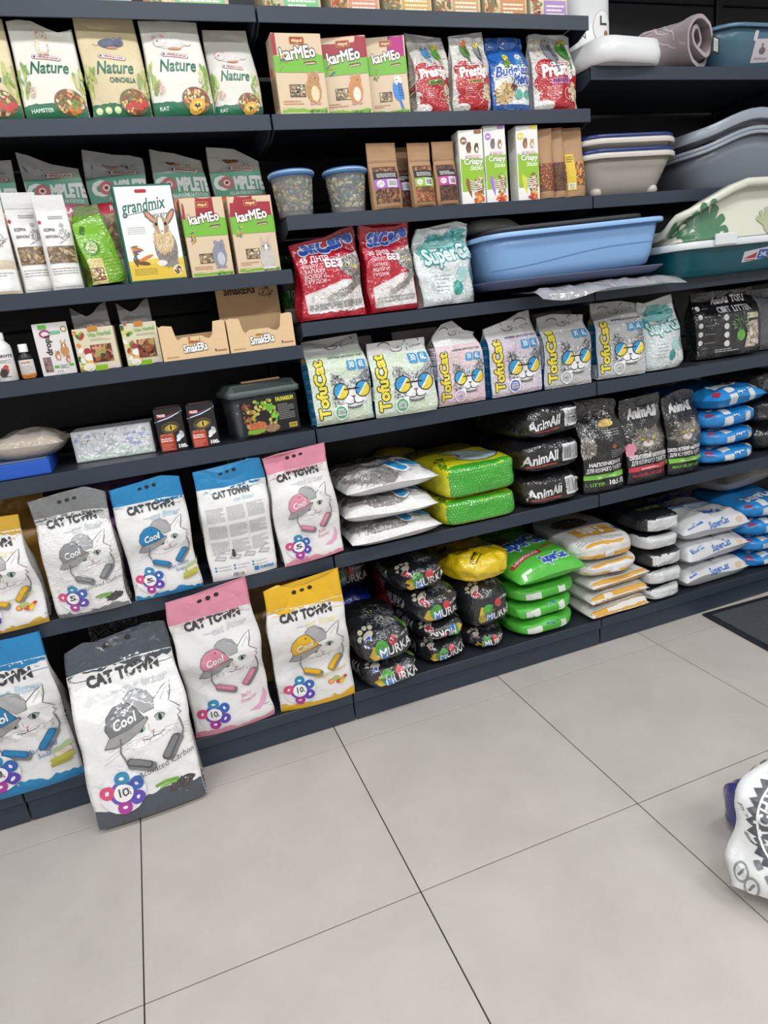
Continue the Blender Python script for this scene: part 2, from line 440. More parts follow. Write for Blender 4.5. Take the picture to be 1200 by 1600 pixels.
    def bars(s, x0, y0, x1, y1, seed=3, bg='ffffff', fg='181818'):
        s.rect(x0, y0, x1, y1, bg); r = np.random.RandomState(seed); s.k += 1; x = x0+(x1-x0)*.08
        while x < x1-(x1-x0)*.1:
            q = (x1-x0)*(.012+.03*r.rand()); s._add([(x, y0+(y1-y0)*.12), (x+q, y0+(y1-y0)*.12), (x+q, y1-(y1-y0)*.1), (x, y1-(y1-y0)*.1)], [(0, 1, 2), (0, 2, 3)], fg); x += q+(x1-x0)*(.015+.025*r.rand())
        return s
    def text(s, t, x, y, h, c, al='c', w=None, sh=0., rot=0., off=0.03, out=None, ow=.05, arch=0., sx=1.):
        """t in capitals of height h from baseline y; w squeezes or stretches to a width; out draws an outline"""
        vs = []; ts = []; outl = []; pen = 0
        lay = [(out, off+ow)] if out else []
        lay.append((c, off))
        res = []
        for colr, of in lay:
            G = [([], []) for _ in range(7)]; cn = [0]*7; pen = 0
            for ci, ch in enumerate(t):
                gl, adv = glyph(ch, of)
                for q, g in enumerate(gl):
                    if g is None: continue
                    z = 6 if q == 6 else (q+ci*3) % 6
                    G[z][0].append(g[0]+[pen, 0]); G[z][1].append(g[1]+cn[z]); cn[z] += len(g[0])
                pen += adv
            res.append((colr, [(np.concatenate(a), np.concatenate(b)) for a, b in G if a]))
        L = pen*h*sx; kx = h*sx
        if w: kx *= w/L; L = w
        x0 = {'c': -L/2, 'l': 0, 'r': -L}[al]; ca, sa = math.cos(math.radians(rot)), math.sin(math.radians(rot))
        for colr, gs in res:
            s.k += 1
            for q, (V, T) in enumerate(gs):
                X = V[:, 0]*kx+x0; Y = V[:, 1]*h; X = X+sh*V[:, 1]*h
                if arch: Y = Y+arch*(1-((X-x0-L/2)/(L/2))**2)
                s._add(np.c_[x+X*ca-Y*sa, y+X*sa+Y*ca], T, colr, s.k+q*.13)
        return s

def _clip1(tri, x1, y1):
    P = list(tri)
    for ax, lim, sg in ((0, 0, 1), (0, x1, -1), (1, 0, 1), (1, y1, -1)):
        Q = []
        for i in range(len(P)):
            a, b = P[i-1], P[i]; da, db = sg*(a[ax]-lim), sg*(b[ax]-lim)
            if (da >= 0) != (db >= 0): Q.append(a+(b-a)*(da/(da-db)))
            if db >= 0: Q.append(b)
        P = Q
        if len(P) < 3: return []
    return [np.array([P[0], P[i], P[i+1]]) for i in range(1, len(P)-1)]
def _clip(T, x1, y1):
    lo, hi = T.min(1), T.max(1); lim = np.array([x1, y1])
    inside = ((lo >= 0) & (hi <= lim)).all(1); out = ((hi <= 0) | (lo >= lim)).any(1); cut = ~inside & ~out
    R_ = [T[inside]]; ex = [q for t in T[cut] for q in _clip1(t, x1, y1)]
    if ex: R_.append(np.array(ex))
    return np.concatenate(R_)
def _subdiv(T, L):
    done = []
    for _ in range(8):
        if not len(T): break
        a, b, c = T[:, 0], T[:, 1], T[:, 2]; ab, bc, ca = (a+b)/2, (b+c)/2, (c+a)/2
        e0, e1, e2 = (np.linalg.norm(q, axis=1) > L for q in (b-a, c-b, a-c)); n = e0.astype(int)+e1+e2
        done.append(T[n == 0]); new = []
        def put(m, *tr):
            if m.any():
                for t in tr: new.append(np.stack([q[m] for q in t], 1))
        put(n == 3, (a, ab, ca), (ab, b, bc), (ca, bc, c), (ab, bc, ca))
        put((n == 1) & e0, (a, ab, c), (ab, b, c)); put((n == 1) & e1, (a, b, bc), (a, bc, c)); put((n == 1) & e2, (a, b, ca), (ca, b, c))
        put((n == 2) & ~e0, (c, ca, bc), (ca, a, bc), (a, b, bc)); put((n == 2) & ~e1, (a, ab, ca), (ab, b, ca), (b, c, ca)); put((n == 2) & ~e2, (b, bc, ab), (bc, c, ab), (c, a, ab))
        T = np.concatenate(new) if new else np.zeros((0, 3, 2))
    if len(T): done.append(T)
    return np.concatenate(done)
def _levels(ops):
    """each print layer lies just above the layers it overlaps"""
    grp = {}
    for V, T, c, lv in ops:
        g = int(math.floor(lv+1e-6)); b = grp.get(g); lo, hi = V.min(0), V.max(0)
        grp[g] = (np.minimum(b[0], lo), np.maximum(b[1], hi)) if b else (lo, hi)
    out = {}; ks = sorted(grp)
    for i, g in enumerate(ks):
        lo, hi = grp[g]; m = 0
        for h in ks[:i]:
            l2, h2 = grp[h]
            if (lo < h2).all() and (l2 < hi).all(): m = max(m, out[h]+1)
        out[g] = m
    return out
def lay(mb, art, O, U, Vv, D, fine=.006, base=.0009, step=.0003, target=None, clip=True, reach=.5, start=.3, face=.3):
    """print art on mb: O design origin, U and Vv the vectors of one design unit, D the direction into the surface"""
    O, U, Vv, D = Vector(O), Vector(U), Vector(Vv), Vector(D).normalized(); tr = mb.tree(); dst = target or mb
    k = U.length; L = fine/k if fine else None; step = step if fine else .00005; lev = _levels(art.ops); flip = U.cross(Vv).dot(D) > 0
    S = O-D*start; dist = start+reach; cast = tr.ray_cast
    for V, T, c, lv in art.ops:
        g = int(math.floor(lv+1e-6)); off = base+step*(lev[g]+(lv-g)*.9)
        tris = V[T]
        if clip: tris = _clip(tris, 1., art.H)
        if not len(tris): continue
        if L: tris = _subdiv(tris, L)
        e1, e2 = tris[:, 1]-tris[:, 0], tris[:, 2]-tris[:, 0]; cr = e1[:, 0]*e2[:, 1]-e1[:, 1]*e2[:, 0]
        tris = np.where((cr < 0)[:, None, None], tris[:, ::-1], tris)[np.abs(cr) > 1e-12]
        if not len(tris): continue
        U2, inv = np.unique(np.round(tris.reshape(-1, 2), 6), axis=0, return_inverse=True); inv = np.asarray(inv).reshape(-1)
        ids = np.full(len(U2), -1); pts = []
        for q in range(len(U2)):
            h = cast(S+U*float(U2[q, 0])+Vv*float(U2[q, 1]), D, dist)
            if h[0] is not None and abs(h[1].dot(D)) > face:
                ids[q] = len(pts); nn = h[1] if h[1].dot(D) < 0 else -h[1]; pts.append(tuple(h[0]+nn*off))
        F = ids[inv].reshape(-1, 3); F = F[(F >= 0).all(1)]
        if not len(F): continue
        if flip: F = F[:, ::-1]
        o = len(dst.V); dst.V.extend(pts); n = len(F)
        dst.F.extend(map(tuple, (F+o).tolist())); dst.C.extend([c]*n); dst.S.extend([bool(fine)]*n)
def front(mb, art, w, y=-.3, z0=0., x0=None, fine=.007, **k):
    x0 = -w/2 if x0 is None else x0
    lay(mb, art, (x0, -.02, z0), (w, 0, 0), (0, 0, w), (0, 1, 0), fine=fine, **k)
def side(mb, art, w, sg=1, y0=0., z0=0., fine=.007, **k):
    """print on the right (sg=1) or left side; x of the design runs front to back on the right side"""
    if sg > 0: lay(mb, art, (.5, y0, z0), (0, w, 0), (0, 0, w), (-1, 0, 0), fine=fine, start=.1, reach=1., **k)
    else: lay(mb, art, (-.5, y0+w, z0), (0, -w, 0), (0, 0, w), (1, 0, 0), fine=fine, start=.1, reach=1., **k)
def top(mb, art, w, x0, y0, fine=.010, **k):
    lay(mb, art, (x0, y0, .8), (w, 0, 0), (0, w, 0), (0, 0, -1), fine=fine, start=.1, reach=1.2, face=.55, **k)

# ------------------------------------------------------------------ things
def tag(o, label, cat, group=None):
    o['label'] = label; o['category'] = cat
    if group: o['group'] = group
    return o
def place(o, loc, rz=0., lean=0., roll=0.):
    o.location = loc; o.rotation_euler = (math.radians(-lean), math.radians(roll), math.radians(rz)); return o
def thing(name, label, cat, parts, loc, rz=0., lean=0., roll=0., group=None):
    """parts: [(part name, MB, material, [sub-parts], label)]; one part only = the thing is that mesh"""
    parts = [tuple(p)+(None,)*(5-len(p)) for p in parts]
    if len(parts) == 1 and not parts[0][3]:
        o = parts[0][1].build(name, parts[0][2])
    else:
        o = bpy.data.objects.new(name, None); o.empty_display_size = .05; COL.objects.link(o)
        for pn, mb, m, subs, lb in parts:
            p = mb.build(pn, m, o)
            if lb: p['label'] = lb
            if pn.endswith('_fill'): p['kind'] = 'stuff'
            for q in subs or []:
                q = tuple(q)+(None,)*(4-len(q)); sp = q[1].build(q[0], q[2], p)
                if q[3]: sp['label'] = q[3]
    tag(o, label, cat, group); place(o, (0, 0, 0), rz, lean, roll)
    Mr = o.rotation_euler.to_matrix(); low = 1e9             # loc's z is the height of the surface it rests on
    for p in parts:
        A = np.array(p[1].V); low = min(low, float((A @ np.array(Mr[2])).min()))
    o.location = (loc[0], loc[1], loc[2]-low if (lean or roll) else loc[2])
    return o
def rest(o, below):
    """let a thing down (or lift it) until it just touches the things under it"""
    def geo(q):
        bpy.context.view_layer.update(); V = []; F = []
        for c in [q]+list(q.children_recursive):
            if c.type == 'MESH':
                k = len(V); V += [c.matrix_world @ v.co for v in c.data.vertices]; F += [tuple(i+k for i in f.vertices) for f in c.data.polygons]
        return V, BVHTree.FromPolygons(V, F)
    V, T = geo(o); zc = sum(v.z for v in V)/len(V); need = -9
    for b in below:
        VB, TB = geo(b); zb = sum(v.z for v in VB)/len(VB)
        for v in V[::2]:
            if v.z < zc:
                h = TB.ray_cast(Vector((v.x, v.y, 9)), Vector((0, 0, -1)))
                if h[0]: need = max(need, h[0].z-v.z)
        for v in VB[::2]:
            if v.z > zb:
                h = T.ray_cast(Vector((v.x, v.y, -9)), Vector((0, 0, 1)))
                if h[0]: need = max(need, v.z-h[0].z)
    if need > -9: o.location.z += need+.0003
    return o
def dup(o, loc, label=None, rz=None, lean=None, roll=None):
    r = o.copy(); COL.objects.link(r)
    for ch in list(o.children):
        c = ch.copy(); COL.objects.link(c); c.parent = r
        for g in ch.children:
            e = g.copy(); COL.objects.link(e); e.parent = c
    r.location = loc
    if label: r['label'] = label
    e = r.rotation_euler
    r.rotation_euler = (math.radians(-lean) if lean is not None else e[0], math.radians(roll) if roll is not None else e[1], math.radians(rz) if rz is not None else e[2])
    return r
def struct(o): o['kind'] = 'structure'; return o

# ================================================================== shelving, floor, walls
Y0 = .095                                    # shelf fronts
XB = [-1.255, -.29, .675, 1.63, 2.585, 3.54]         # bay boundaries
STEEL = '2e3845'; BLACK = '15161a'
def shelf_parts(bay, z, th=.036, y0=Y0, dep=.47, root=None):
    x0, x1 = XB[bay]+.0025, XB[bay+1]-.0025; w = x1-x0; xc = (x0+x1)/2
    mb = MB()
    box(w, .003, th, STEEL, .001, (xc, y0+.0015, z-th), mb)              # front lip
    box(w-.004, dep-.004, .003, '272b32', .0008, (xc, y0+dep/2+.002, z-.0035), mb)
    o = mb.build('shelf', 'metal', root)
    for sx in (x0+.003, x1-.003):
        b = MB(); t = .0015
        prof = [(y0+.012, z-.005), (y0+.004, z-th+.004), (y0+.05, z-th-.012), (y0+dep, z-th-.03), (y0+dep, z-.005)]
        V = [(sx-t, a, q) for a, q in prof]+[(sx+t, a, q) for a, q in prof]; n = len(prof)
        F = [tuple(range(n))[::-1], tuple(range(n, 2*n))]+[(i, (i+1) % n, n+(i+1) % n, n+i) for i in range(n)]
        b.add(V, F, STEEL, False); b.build('bracket', 'metal', o)
    return o
ZS = {'top': 1.990, '1': 1.757, '2': 1.392, '2b': 1.522, '3': 1.196, '3b': 1.252, '4': .960, '5': .577, 'deck': .105, 'r1': 1.866, 'r0': 2.42}
BAYS = [(0, ['top', '1', '2', '3', '4', '5'], 'dark grey steel shelving bay mostly cut off at the left edge'),
        (1, ['top', '1', '2', '3', '4', '5'], 'left shelving bay of dark grey steel holding small pet boxes above cat litter bags'),
        (2, ['top', '1', '2b', '3b', '4', '5'], 'middle shelving bay of dark grey steel with stacked black and green sacks below'),
        (3, ['r0', 'r1', '2b', '3b', '4', '5'], 'right shelving bay of dark grey steel with litter trays on its upper shelves'),
        (4, ['r0', 'r1', '2b', '3b', '4', '5'], 'dark grey steel shelving bay beyond the litter trays, mostly cut off at right')]
for bay, zs, lb in BAYS:
    root = bpy.data.objects.new('shelf_unit', None); COL.objects.link(root); tag(root, lb, 'shelving', 'shop shelving bays')
    x0, x1 = XB[bay], XB[bay+1]
    for z in zs: shelf_parts(bay, ZS[z], .05 if z == '5x' else (.042 if z in ('4', '5') else .036), root=root)
    z = .11
    while z < 2.5:                                                       # back panels
        box(x1-x0-.034, .012, .3, BLACK, .003, ((x0+x1)/2, .585, z)).build('back_panel', 'metal', root); z += .303
    for x in (x0,) if bay < 4 else (x0, x1):
        m = box(.03, .03, 2.55, BLACK, .002, (x, .583, 0)); 
        m.build('upright', 'metal', root)
    m = box(x1-x0-.005, .004, .098, STEEL, .001, ((x0+x1)/2, Y0+.012, .004)); m.build('plinth', 'metal', root)
    m = MB(); box(x1-x0-.005, .003, .034, STEEL, .001, ((x0+x1)/2, Y0+.0015, .071), m)
    box(x1-x0-.009, .465, .003, '272b32', .0008, ((x0+x1)/2, Y0+.236, .1015), m); m.build('base_shelf', 'metal', root)

struct(box(6.4, 6.2, .1, '2a2826', .001, (1.0, -2.42, -.1036)).build('floor', 'rough'))
def tile_material():
    m = bpy.data.materials.new('porcelain_tile'); m.use_nodes = True; nt = m.node_tree; N = nt.nodes; L = nt.links; p = N['Principled BSDF']
    g = N.new('ShaderNodeNewGeometry'); n = N.new('ShaderNodeTexNoise'); n.inputs['Scale'].default_value = 5; n.inputs['Detail'].default_value = 7; n.inputs['Roughness'].default_value = .62
    L.new(g.outputs['Position'], n.inputs['Vector'])
    r = N.new('ShaderNodeValToRGB'); r.color_ramp.elements[0].position = .3; r.color_ramp.elements[1].position = .72
    r.color_ramp.elements[0].color = (*lin('b3aca7'), 1); r.color_ramp.elements[1].color = (*lin('bfb8b3'), 1); L.new(n.outputs['Fac'], r.inputs[0])
    oi = N.new('ShaderNodeObjectInfo'); mr = N.new('ShaderNodeMapRange'); mr.inputs['To Min'].default_value = .97; mr.inputs['To Max'].default_value = 1.02; L.new(oi.outputs['Random'], mr.inputs['Value'])
    s = N.new('ShaderNodeVectorMath'); s.operation = 'SCALE'; L.new(r.outputs[0], s.inputs[0]); L.new(mr.outputs[0], s.inputs['Scale']); L.new(s.outputs[0], p.inputs['Base Color'])
    n2 = N.new('ShaderNodeTexNoise'); n2.inputs['Scale'].default_value = 14; n2.inputs['Detail'].default_value = 5; L.new(g.outputs['Position'], n2.inputs['Vector'])
    m2 = N.new('ShaderNodeMapRange'); m2.inputs['To Min'].default_value = .36; m2.inputs['To Max'].default_value = .5; L.new(n2.outputs['Fac'], m2.inputs['Value']); L.new(m2.outputs[0], p.inputs['Roughness'])
    p.inputs['Specular IOR Level'].default_value = .35
    return m
TM = tile_material(); fl = bpy.data.objects['floor']; t0 = None
for i in range(-3, 7):
    for j in range(-6, 1):
        if t0 is None: t0 = box(.597, .597, .0045, 'c4bdb8', .0008).build('floor_tile', TM, fl); o = t0
        else: o = t0.copy(); COL.objects.link(o); o.parent = fl
        o.location = (.6*i+.3, .6*j+.3, -.0045)
struct(box(6.4, .1, 3.1, '26272b', .001, (1.0, .65, -.05)).build('wall_back', 'rough'))
struct(box(6.4, 6.2, .08, 'e8e8e6', .001, (1.0, -2.42, 3.0)).build('ceiling', 'rough'))
struct(box(.1, 6.2, 3.1, 'd6d4d0', .001, (-2.15, -2.42, -.05)).build('wall_left', 'rough'))
struct(box(.1, 6.2, 3.1, 'd6d4d0', .001, (4.15, -2.42, -.05)).build('wall_right', 'rough'))
struct(box(6.4, .1, 3.1, 'd6d4d0', .001, (1.0, -5.5, -.05)).build('wall_front', 'rough'))
for (x, y), q in zip(LAMPS, ('left one of the row nearest the shelves', 'middle one of the row nearest the shelves', 'right one of the row nearest the shelves', 'left one of the far row', 'middle one of the far row', 'right one of the far row')):
    o = thing('ceiling_light', 'slim white ceiling light panel, '+q, 'lamp', [('housing', box(1.26, .32, .05, 'f0f0f0', .004, (0, 0, 0)), 'rough')], (x, y, 2.95), group='ceiling lights over the aisle')

# ================================================================== artwork pieces shared by designs
def pill_logo(a, x, y, w, rot=0, s='VERSELE-LAGA'):
    a.rbox(x, y, w, w*.17, 'a33a48', rot=rot); a.rbox(x, y, w*.96, w*.135, 'f5f1ee', rot=rot)
    ca, sa = math.cos(math.radians(rot)), math.sin(math.radians(rot))
    a.ell(x-w*.4*ca, y-w*.4*sa, w*.045, w*.045, '3a4d87'); d = -w*.035
    a.text(s, x+w*.05*ca-d*sa, y+w*.05*sa+d*ca-w*.0, w*.075, 'a8323f', w=w*.72, rot=rot)
def rodent(a, x, y, s, body, belly, seed=1, lying=False, ear='c9938a', flip=1):
    if lying:
        a.line([(x-s*.9*flip, y-s*.1), (x-s*1.25*flip, y-s*.2), (x-s*1.5*flip, y-s*.05)], s*.07, 'c79a8c')
        a.ell(x, y, s, s*.5, body[0]); a.fur(x, y, s*.95, s*.45, body, 70, s*.22, s*.03, seed=seed)
        hx, hy = x+s*.85*flip, y+s*.1
        a.ell(x+s*.2, y-s*.45, s*.5, s*.1, 'c98f6a')
    else:
        a.ell(x, y, s*.62, s, body[0]); a.fur(x, y, s*.58, s*.9, body, 90, s*.25, s*.03, seed=seed); a.ell(x+s*.1*flip, y-s*.25, s*.33, s*.55, belly)
        a.fur(x+s*.1*flip, y-s*.25, s*.3, s*.5, [belly, body[-1]], 30, s*.16, s*.02, ang=-90, seed=seed+1)
        hx, hy = x+s*.12*flip, y+s*.8
    a.ell(hx-s*.32, hy+s*.3, s*.17, s*.2, ear); a.ell(hx+s*.25, hy+s*.34, s*.15, s*.2, ear)
    a.ell(hx, hy, s*.45, s*.38, body[0]); a.fur(hx, hy, s*.42, s*.34, body, 50, s*.14, s*.025, seed=seed+2)
    a.ell(hx+s*.12*flip, hy+s*.06, s*.06, s*.07, '17120f'); a.ell(hx+s*.14*flip, hy+s*.085, s*.018, s*.02, 'ffffff'); a.ell(hx+s*.38*flip, hy-s*.08, s*.05, s*.035, 'b0726a')
    if not lying:
        for q in (-.25, .3): a.ell(x+q*s, y-s*.95, s*.2, s*.09, ear)
def rabbit(a, x, y, s, body, face, seed=1):
    for q, r in ((-.3, 14), (.28, -20)):
        a.ell(x+q*s, y+s*1.55, s*.14, s*.5, body[0], rot=r); a.ell(x+q*s, y+s*1.52, s*.07, s*.38, 'd9a58f', rot=r)
    a.ell(x, y, s*.72, s*.95, body[0]); a.fur(x, y, s*.68, s*.85, body, 120, s*.28, s*.03, seed=seed)
    a.ell(x, y+s*.98, s*.48, s*.46, face[0]); a.fur(x, y+s*.98, s*.45, s*.42, face, 70, s*.16, s*.025, seed=seed+1)
    a.ell(x, y+s*.9, s*.13, s*.36, 'f3ece2')
    for q in (-.26, .24): a.ell(x+q*s, y+s*1.05, s*.07, s*.08, '1b1410'); a.ell(x+q*s+s*.02, y+s*1.08, s*.02, s*.02, 'ffffff')
    a.ell(x, y+s*.72, s*.08, s*.05, '8c5a50')
    for q in (-.35, .1, .5): a.ell(x+q*s, y-s*.9, s*.24, s*.13, body[-1])
def budgie(a, x, y, s, body, wing, head='e8e0a0', rot=0, seed=1):
    a.line([(x+s*.1, y-s*.7), (x+s*.35, y-s*1.55)], s*.22, wing)
    a.ell(x, y, s*.45, s*.9, body, rot=rot); a.ell(x+s*.05, y+s*.75, s*.36, s*.36, head)
    a.ell(x+s*.28, y-s*.1, s*.2, s*.75, wing, rot=rot+10)
    for i in range(6): a.arc(x+s*.25, y+s*.5-i*s*.22, s*.2, s*.1, 200, 340, s*.05, '2a2c33' if i < 5 else body, 6)
    a.ell(x-s*.05, y+s*.82, s*.06, s*.06, '15151a'); a.poly([(x-s*.34, y+s*.8), (x-s*.2, y+s*.86), (x-s*.22, y+s*.62)], 'd9a23c'); a.ell(x-s*.14, y+s*.58, s*.05, s*.04, '5d64b0')
def leafs(a, x, y, n, s, cols, seed=1, up=True):
    r = random.Random(seed)
    for i in range(n):
        t = r.uniform(60, 120) if up else r.uniform(0, 360); q = s*r.uniform(.6, 1.3); px, py = x+r.uniform(-.4, .4)*s, y+r.uniform(0, 1)*s*2
        a.ell(px, py, q*.5, q*.12, r.choice(cols), 10, t)
def paw(a, x, y, s, c, rot=0):
    ca, sa = math.cos(math.radians(rot)), math.sin(math.radians(rot))
    for dx, dy, rx, ry in ((0, -.25, .42, .34), (-.5, .12, .17, .24), (-.2, .48, .17, .25), (.2, .48, .17, .25), (.5, .12, .17, .24)):
        a.ell(x+(dx*ca-dy*sa)*s, y+(dx*sa+dy*ca)*s, rx*s, ry*s, c, 12, rot, )
def fruit(a, x, y, s, seed=1):
    for dx, dy, q, c in ((-.5, 0, .38, 'd98a3d'), (.1, .25, .42, 'a9b86a'), (.3, -.15, .3, 'd6453a'), (.8, .05, .3, 'e0b02c'), (1.1, .25, .22, 'c23d3d'), (-.5, 0, .2, 'e8b469'), (.65, -.25, .28, 'f0c93a')):
        a.ell(x+dx*s, y+dy*s, q*s, q*s*.85, c, 14)
KIB = ['8a7254', 'a58c69', '6e5a42', 'c0a67e', '96805c']
MIX = ['8c5a34', 'c98a3c', '5c6b35', 'b03a2c', 'd9b878', '6d4a30', 'e0d0a8', '77804a']

# ------------------------------------------------------------------ top shelf: pale food boxes
def snack_carton(c1, c2, name, lab, x, w, seed):
    b = box(w, .09, .14, 'cfc3a2', .001); a = Art(.14/w)
    H = a.H; a.band(0, H*.55, 'ddd4b2', seed=seed); a.rect(.3, 0, 1, H*.36, c1); a.rect(.36, .02, .95, H*.3, c2); a.mlines(.42, .06, .9, H*.26, 3, 'f4efe0', seed=seed)
    a.bits(.14, H*.17, .15, H*.2, MIX, 26, .035, seed=seed); leafs(a, .14, .05, 8, .16, ['6d7f3f', '8d6b3c', 'a7502f'], seed, False)
    a.text(name, .6, H*.7, .12, '5a4a32', w=.7)
    front(b, a, w, fine=None)
    return thing('snack_carton', lab, 'box', [('carton', b, 'card')], (x, Y0+.07, ZS['top']+.0005), group='snack cartons on the topmost shelf')
_tc = [('b9cfe0', 'a8c3da', 'pale blue'), ('dfc9a0', 'd3b983', 'tan'), ('9fcf9a', '8cc487', 'pale green'), ('8fd09a', '7cc78a', 'mint green'), ('e9a48c', 'e08f73', 'salmon pink'), ('e2b65a', 'd8a83f', 'mustard yellow'), ('d9b07a', 'cf9f60', 'light orange'), ('d99a62', 'cf8a4d', 'dark orange'), ('b99ad0', 'a885c5', 'lilac')]
_pos = ['first from the left above the pale rat food pouches', 'above the white hamster pouch', 'left of the bay joint', 'right of the bay joint', 'above the gap between two red topped boxes', 'above the magenta topped box', 'above the two red bird seed bags', 'above the blue bird seed bag', 'right end of the topmost shelf']
for i, (p, q) in enumerate(zip(_tc, _pos)):
    if i == 0: continue                # hidden outside the frame
    u0 = [-.28, -.02, .42, .70, .873, 1.02, 1.165, 1.31, 1.452][i]; w = [.2, .2, .2, .15, .135, .135, .135, .135, .125][i]
    snack_carton(p[0], p[1], 'Snack', f'cream carton with a {p[2]} panel, {q}', u0+w/2, w-.004, i+3)
snack_carton('a9cfc0', '93c2b0', 'Snack', 'cream carton with a sea green panel, above the beige chinchilla pouch', .3, .19, 31)

# ------------------------------------------------------------------ row 1 left: pouches of rodent food
def nature_pouch(lab, x, w, h, bg, kind, name, seed, z=ZS['1'], y=Y0+.004, rz=0, lean=2, neck=.98, wave=None):
    b, t = gusset(w, h, .065, bg, ts=.4, seal=.06, s=.5, neck=neck, seed=seed, amp=.003, wr=.001, split=.93, edge_c=bg, wave=wave)
    H = h/w; a = Art(H)
    a.band(0, .2, '1f6e49', rough=.008, seed=seed)
    leafs(a, .06, .35, 14, .22, ['a9b95c', '7fa05a', 'c9cf86'], seed); leafs(a, .95, .3, 14, .22, ['b7bd62', '8aa85e', 'd2d293'], seed+1)
    a.ell(.72, .22, .235, .2, '7d5638', 26); a.bits(.72, .22, .2, .17, MIX, 90, .022, seed=seed)
    if kind == 'hamster': a.ell(.78, .12, .1, .07, 'd9742c'); leafs(a, .8, .02, 8, .1, ['5f9a3c'], seed)
    elif kind == 'chinchilla':
        for q in range(4): a.ell(.62+q*.09, .14+.05*(q % 2), .055, .055, 'c23a2f')
        for q in range(3): a.ell(.13+q*.15, .1, .055, .055, 'd9e2a8', 14)
    else: a.ell(.72, .13, .16, .1, 'e0a93a', rot=35); a.ell(.72, .13, .1, .055, 'f0cf6a', rot=35); a.bits(.72, .13, .05, .03, ['2a211c'], 12, .012, seed=seed)
    if kind != 'chinchilla': a.text(name, .1, .075, .055, 'cfe3d3', 'l'); a.fur(.18, .4, .05, .09, ['c9927c', 'ddb3a0'], 30, .05, .01, seed=seed)
    else: a.text(name, .6, .52, .075, '3f6b4f', w=.42)
    a.text('Nature', .5, .66, .19, '1f6b4a', w=.6, sh=.22, off=.02)
    pill_logo(a, .5, .92, .44, -6)
    if kind == 'hamster': rodent(a, .47, 1.13, .17, ['e9dccb', 'c88a5a', 'f3ebe0', 'b9794e'], 'f4eee4', seed)
    elif kind == 'chinchilla': rodent(a, .5, 1.16, .18, ['6b7285', '838a9c', '545b6d'], 'a9adb8', seed, True, '8f8a94')
    else: rodent(a, .48, 1.13, .22, ['e6dfdc', 'd8d0ce', 'f4f0ee'], 'f5f0ee', seed, True, 'd8aaa5', -1)
    front(b, a, w)
    return thing('food_pouch', lab, 'pouch', [('pouch', b, 'pouch'), ('top_seal', t, 'pouch')], (x, y, z+.001), rz, lean, group='rodent food pouches on the upper left shelf')
nature_pouch('beige rodent food pouch cut off by the left edge of the upper shelf', .045, .136, .205, 'dccda5', 'chinchilla', 'DEGU', 4)
nature_pouch('white pouch with an orange and white hamster sitting at its top', .187, .135, .192, 'e4e2d6', 'hamster', 'HAMSTER', 5, wave=[.008, .012, .01, -.004, -.012, -.004])
nature_pouch('beige pouch with a grey chinchilla lying at its top', .327, .134, .212, 'd9c9a2', 'chinchilla', 'CHINCHILLA', 6, lean=1)
nature_pouch('taller white pouch with a pale rat, left of the tilted smaller one', .469, .14, .207, 'e6e4da', 'rat', 'RAT', 7)
nature_pouch('smaller white rat food pouch at the right end of the upper left shelf', .605, .118, .2, 'dedcd2', 'rat', 'RAT', 8, y=Y0+.02, lean=3, neck=.9)

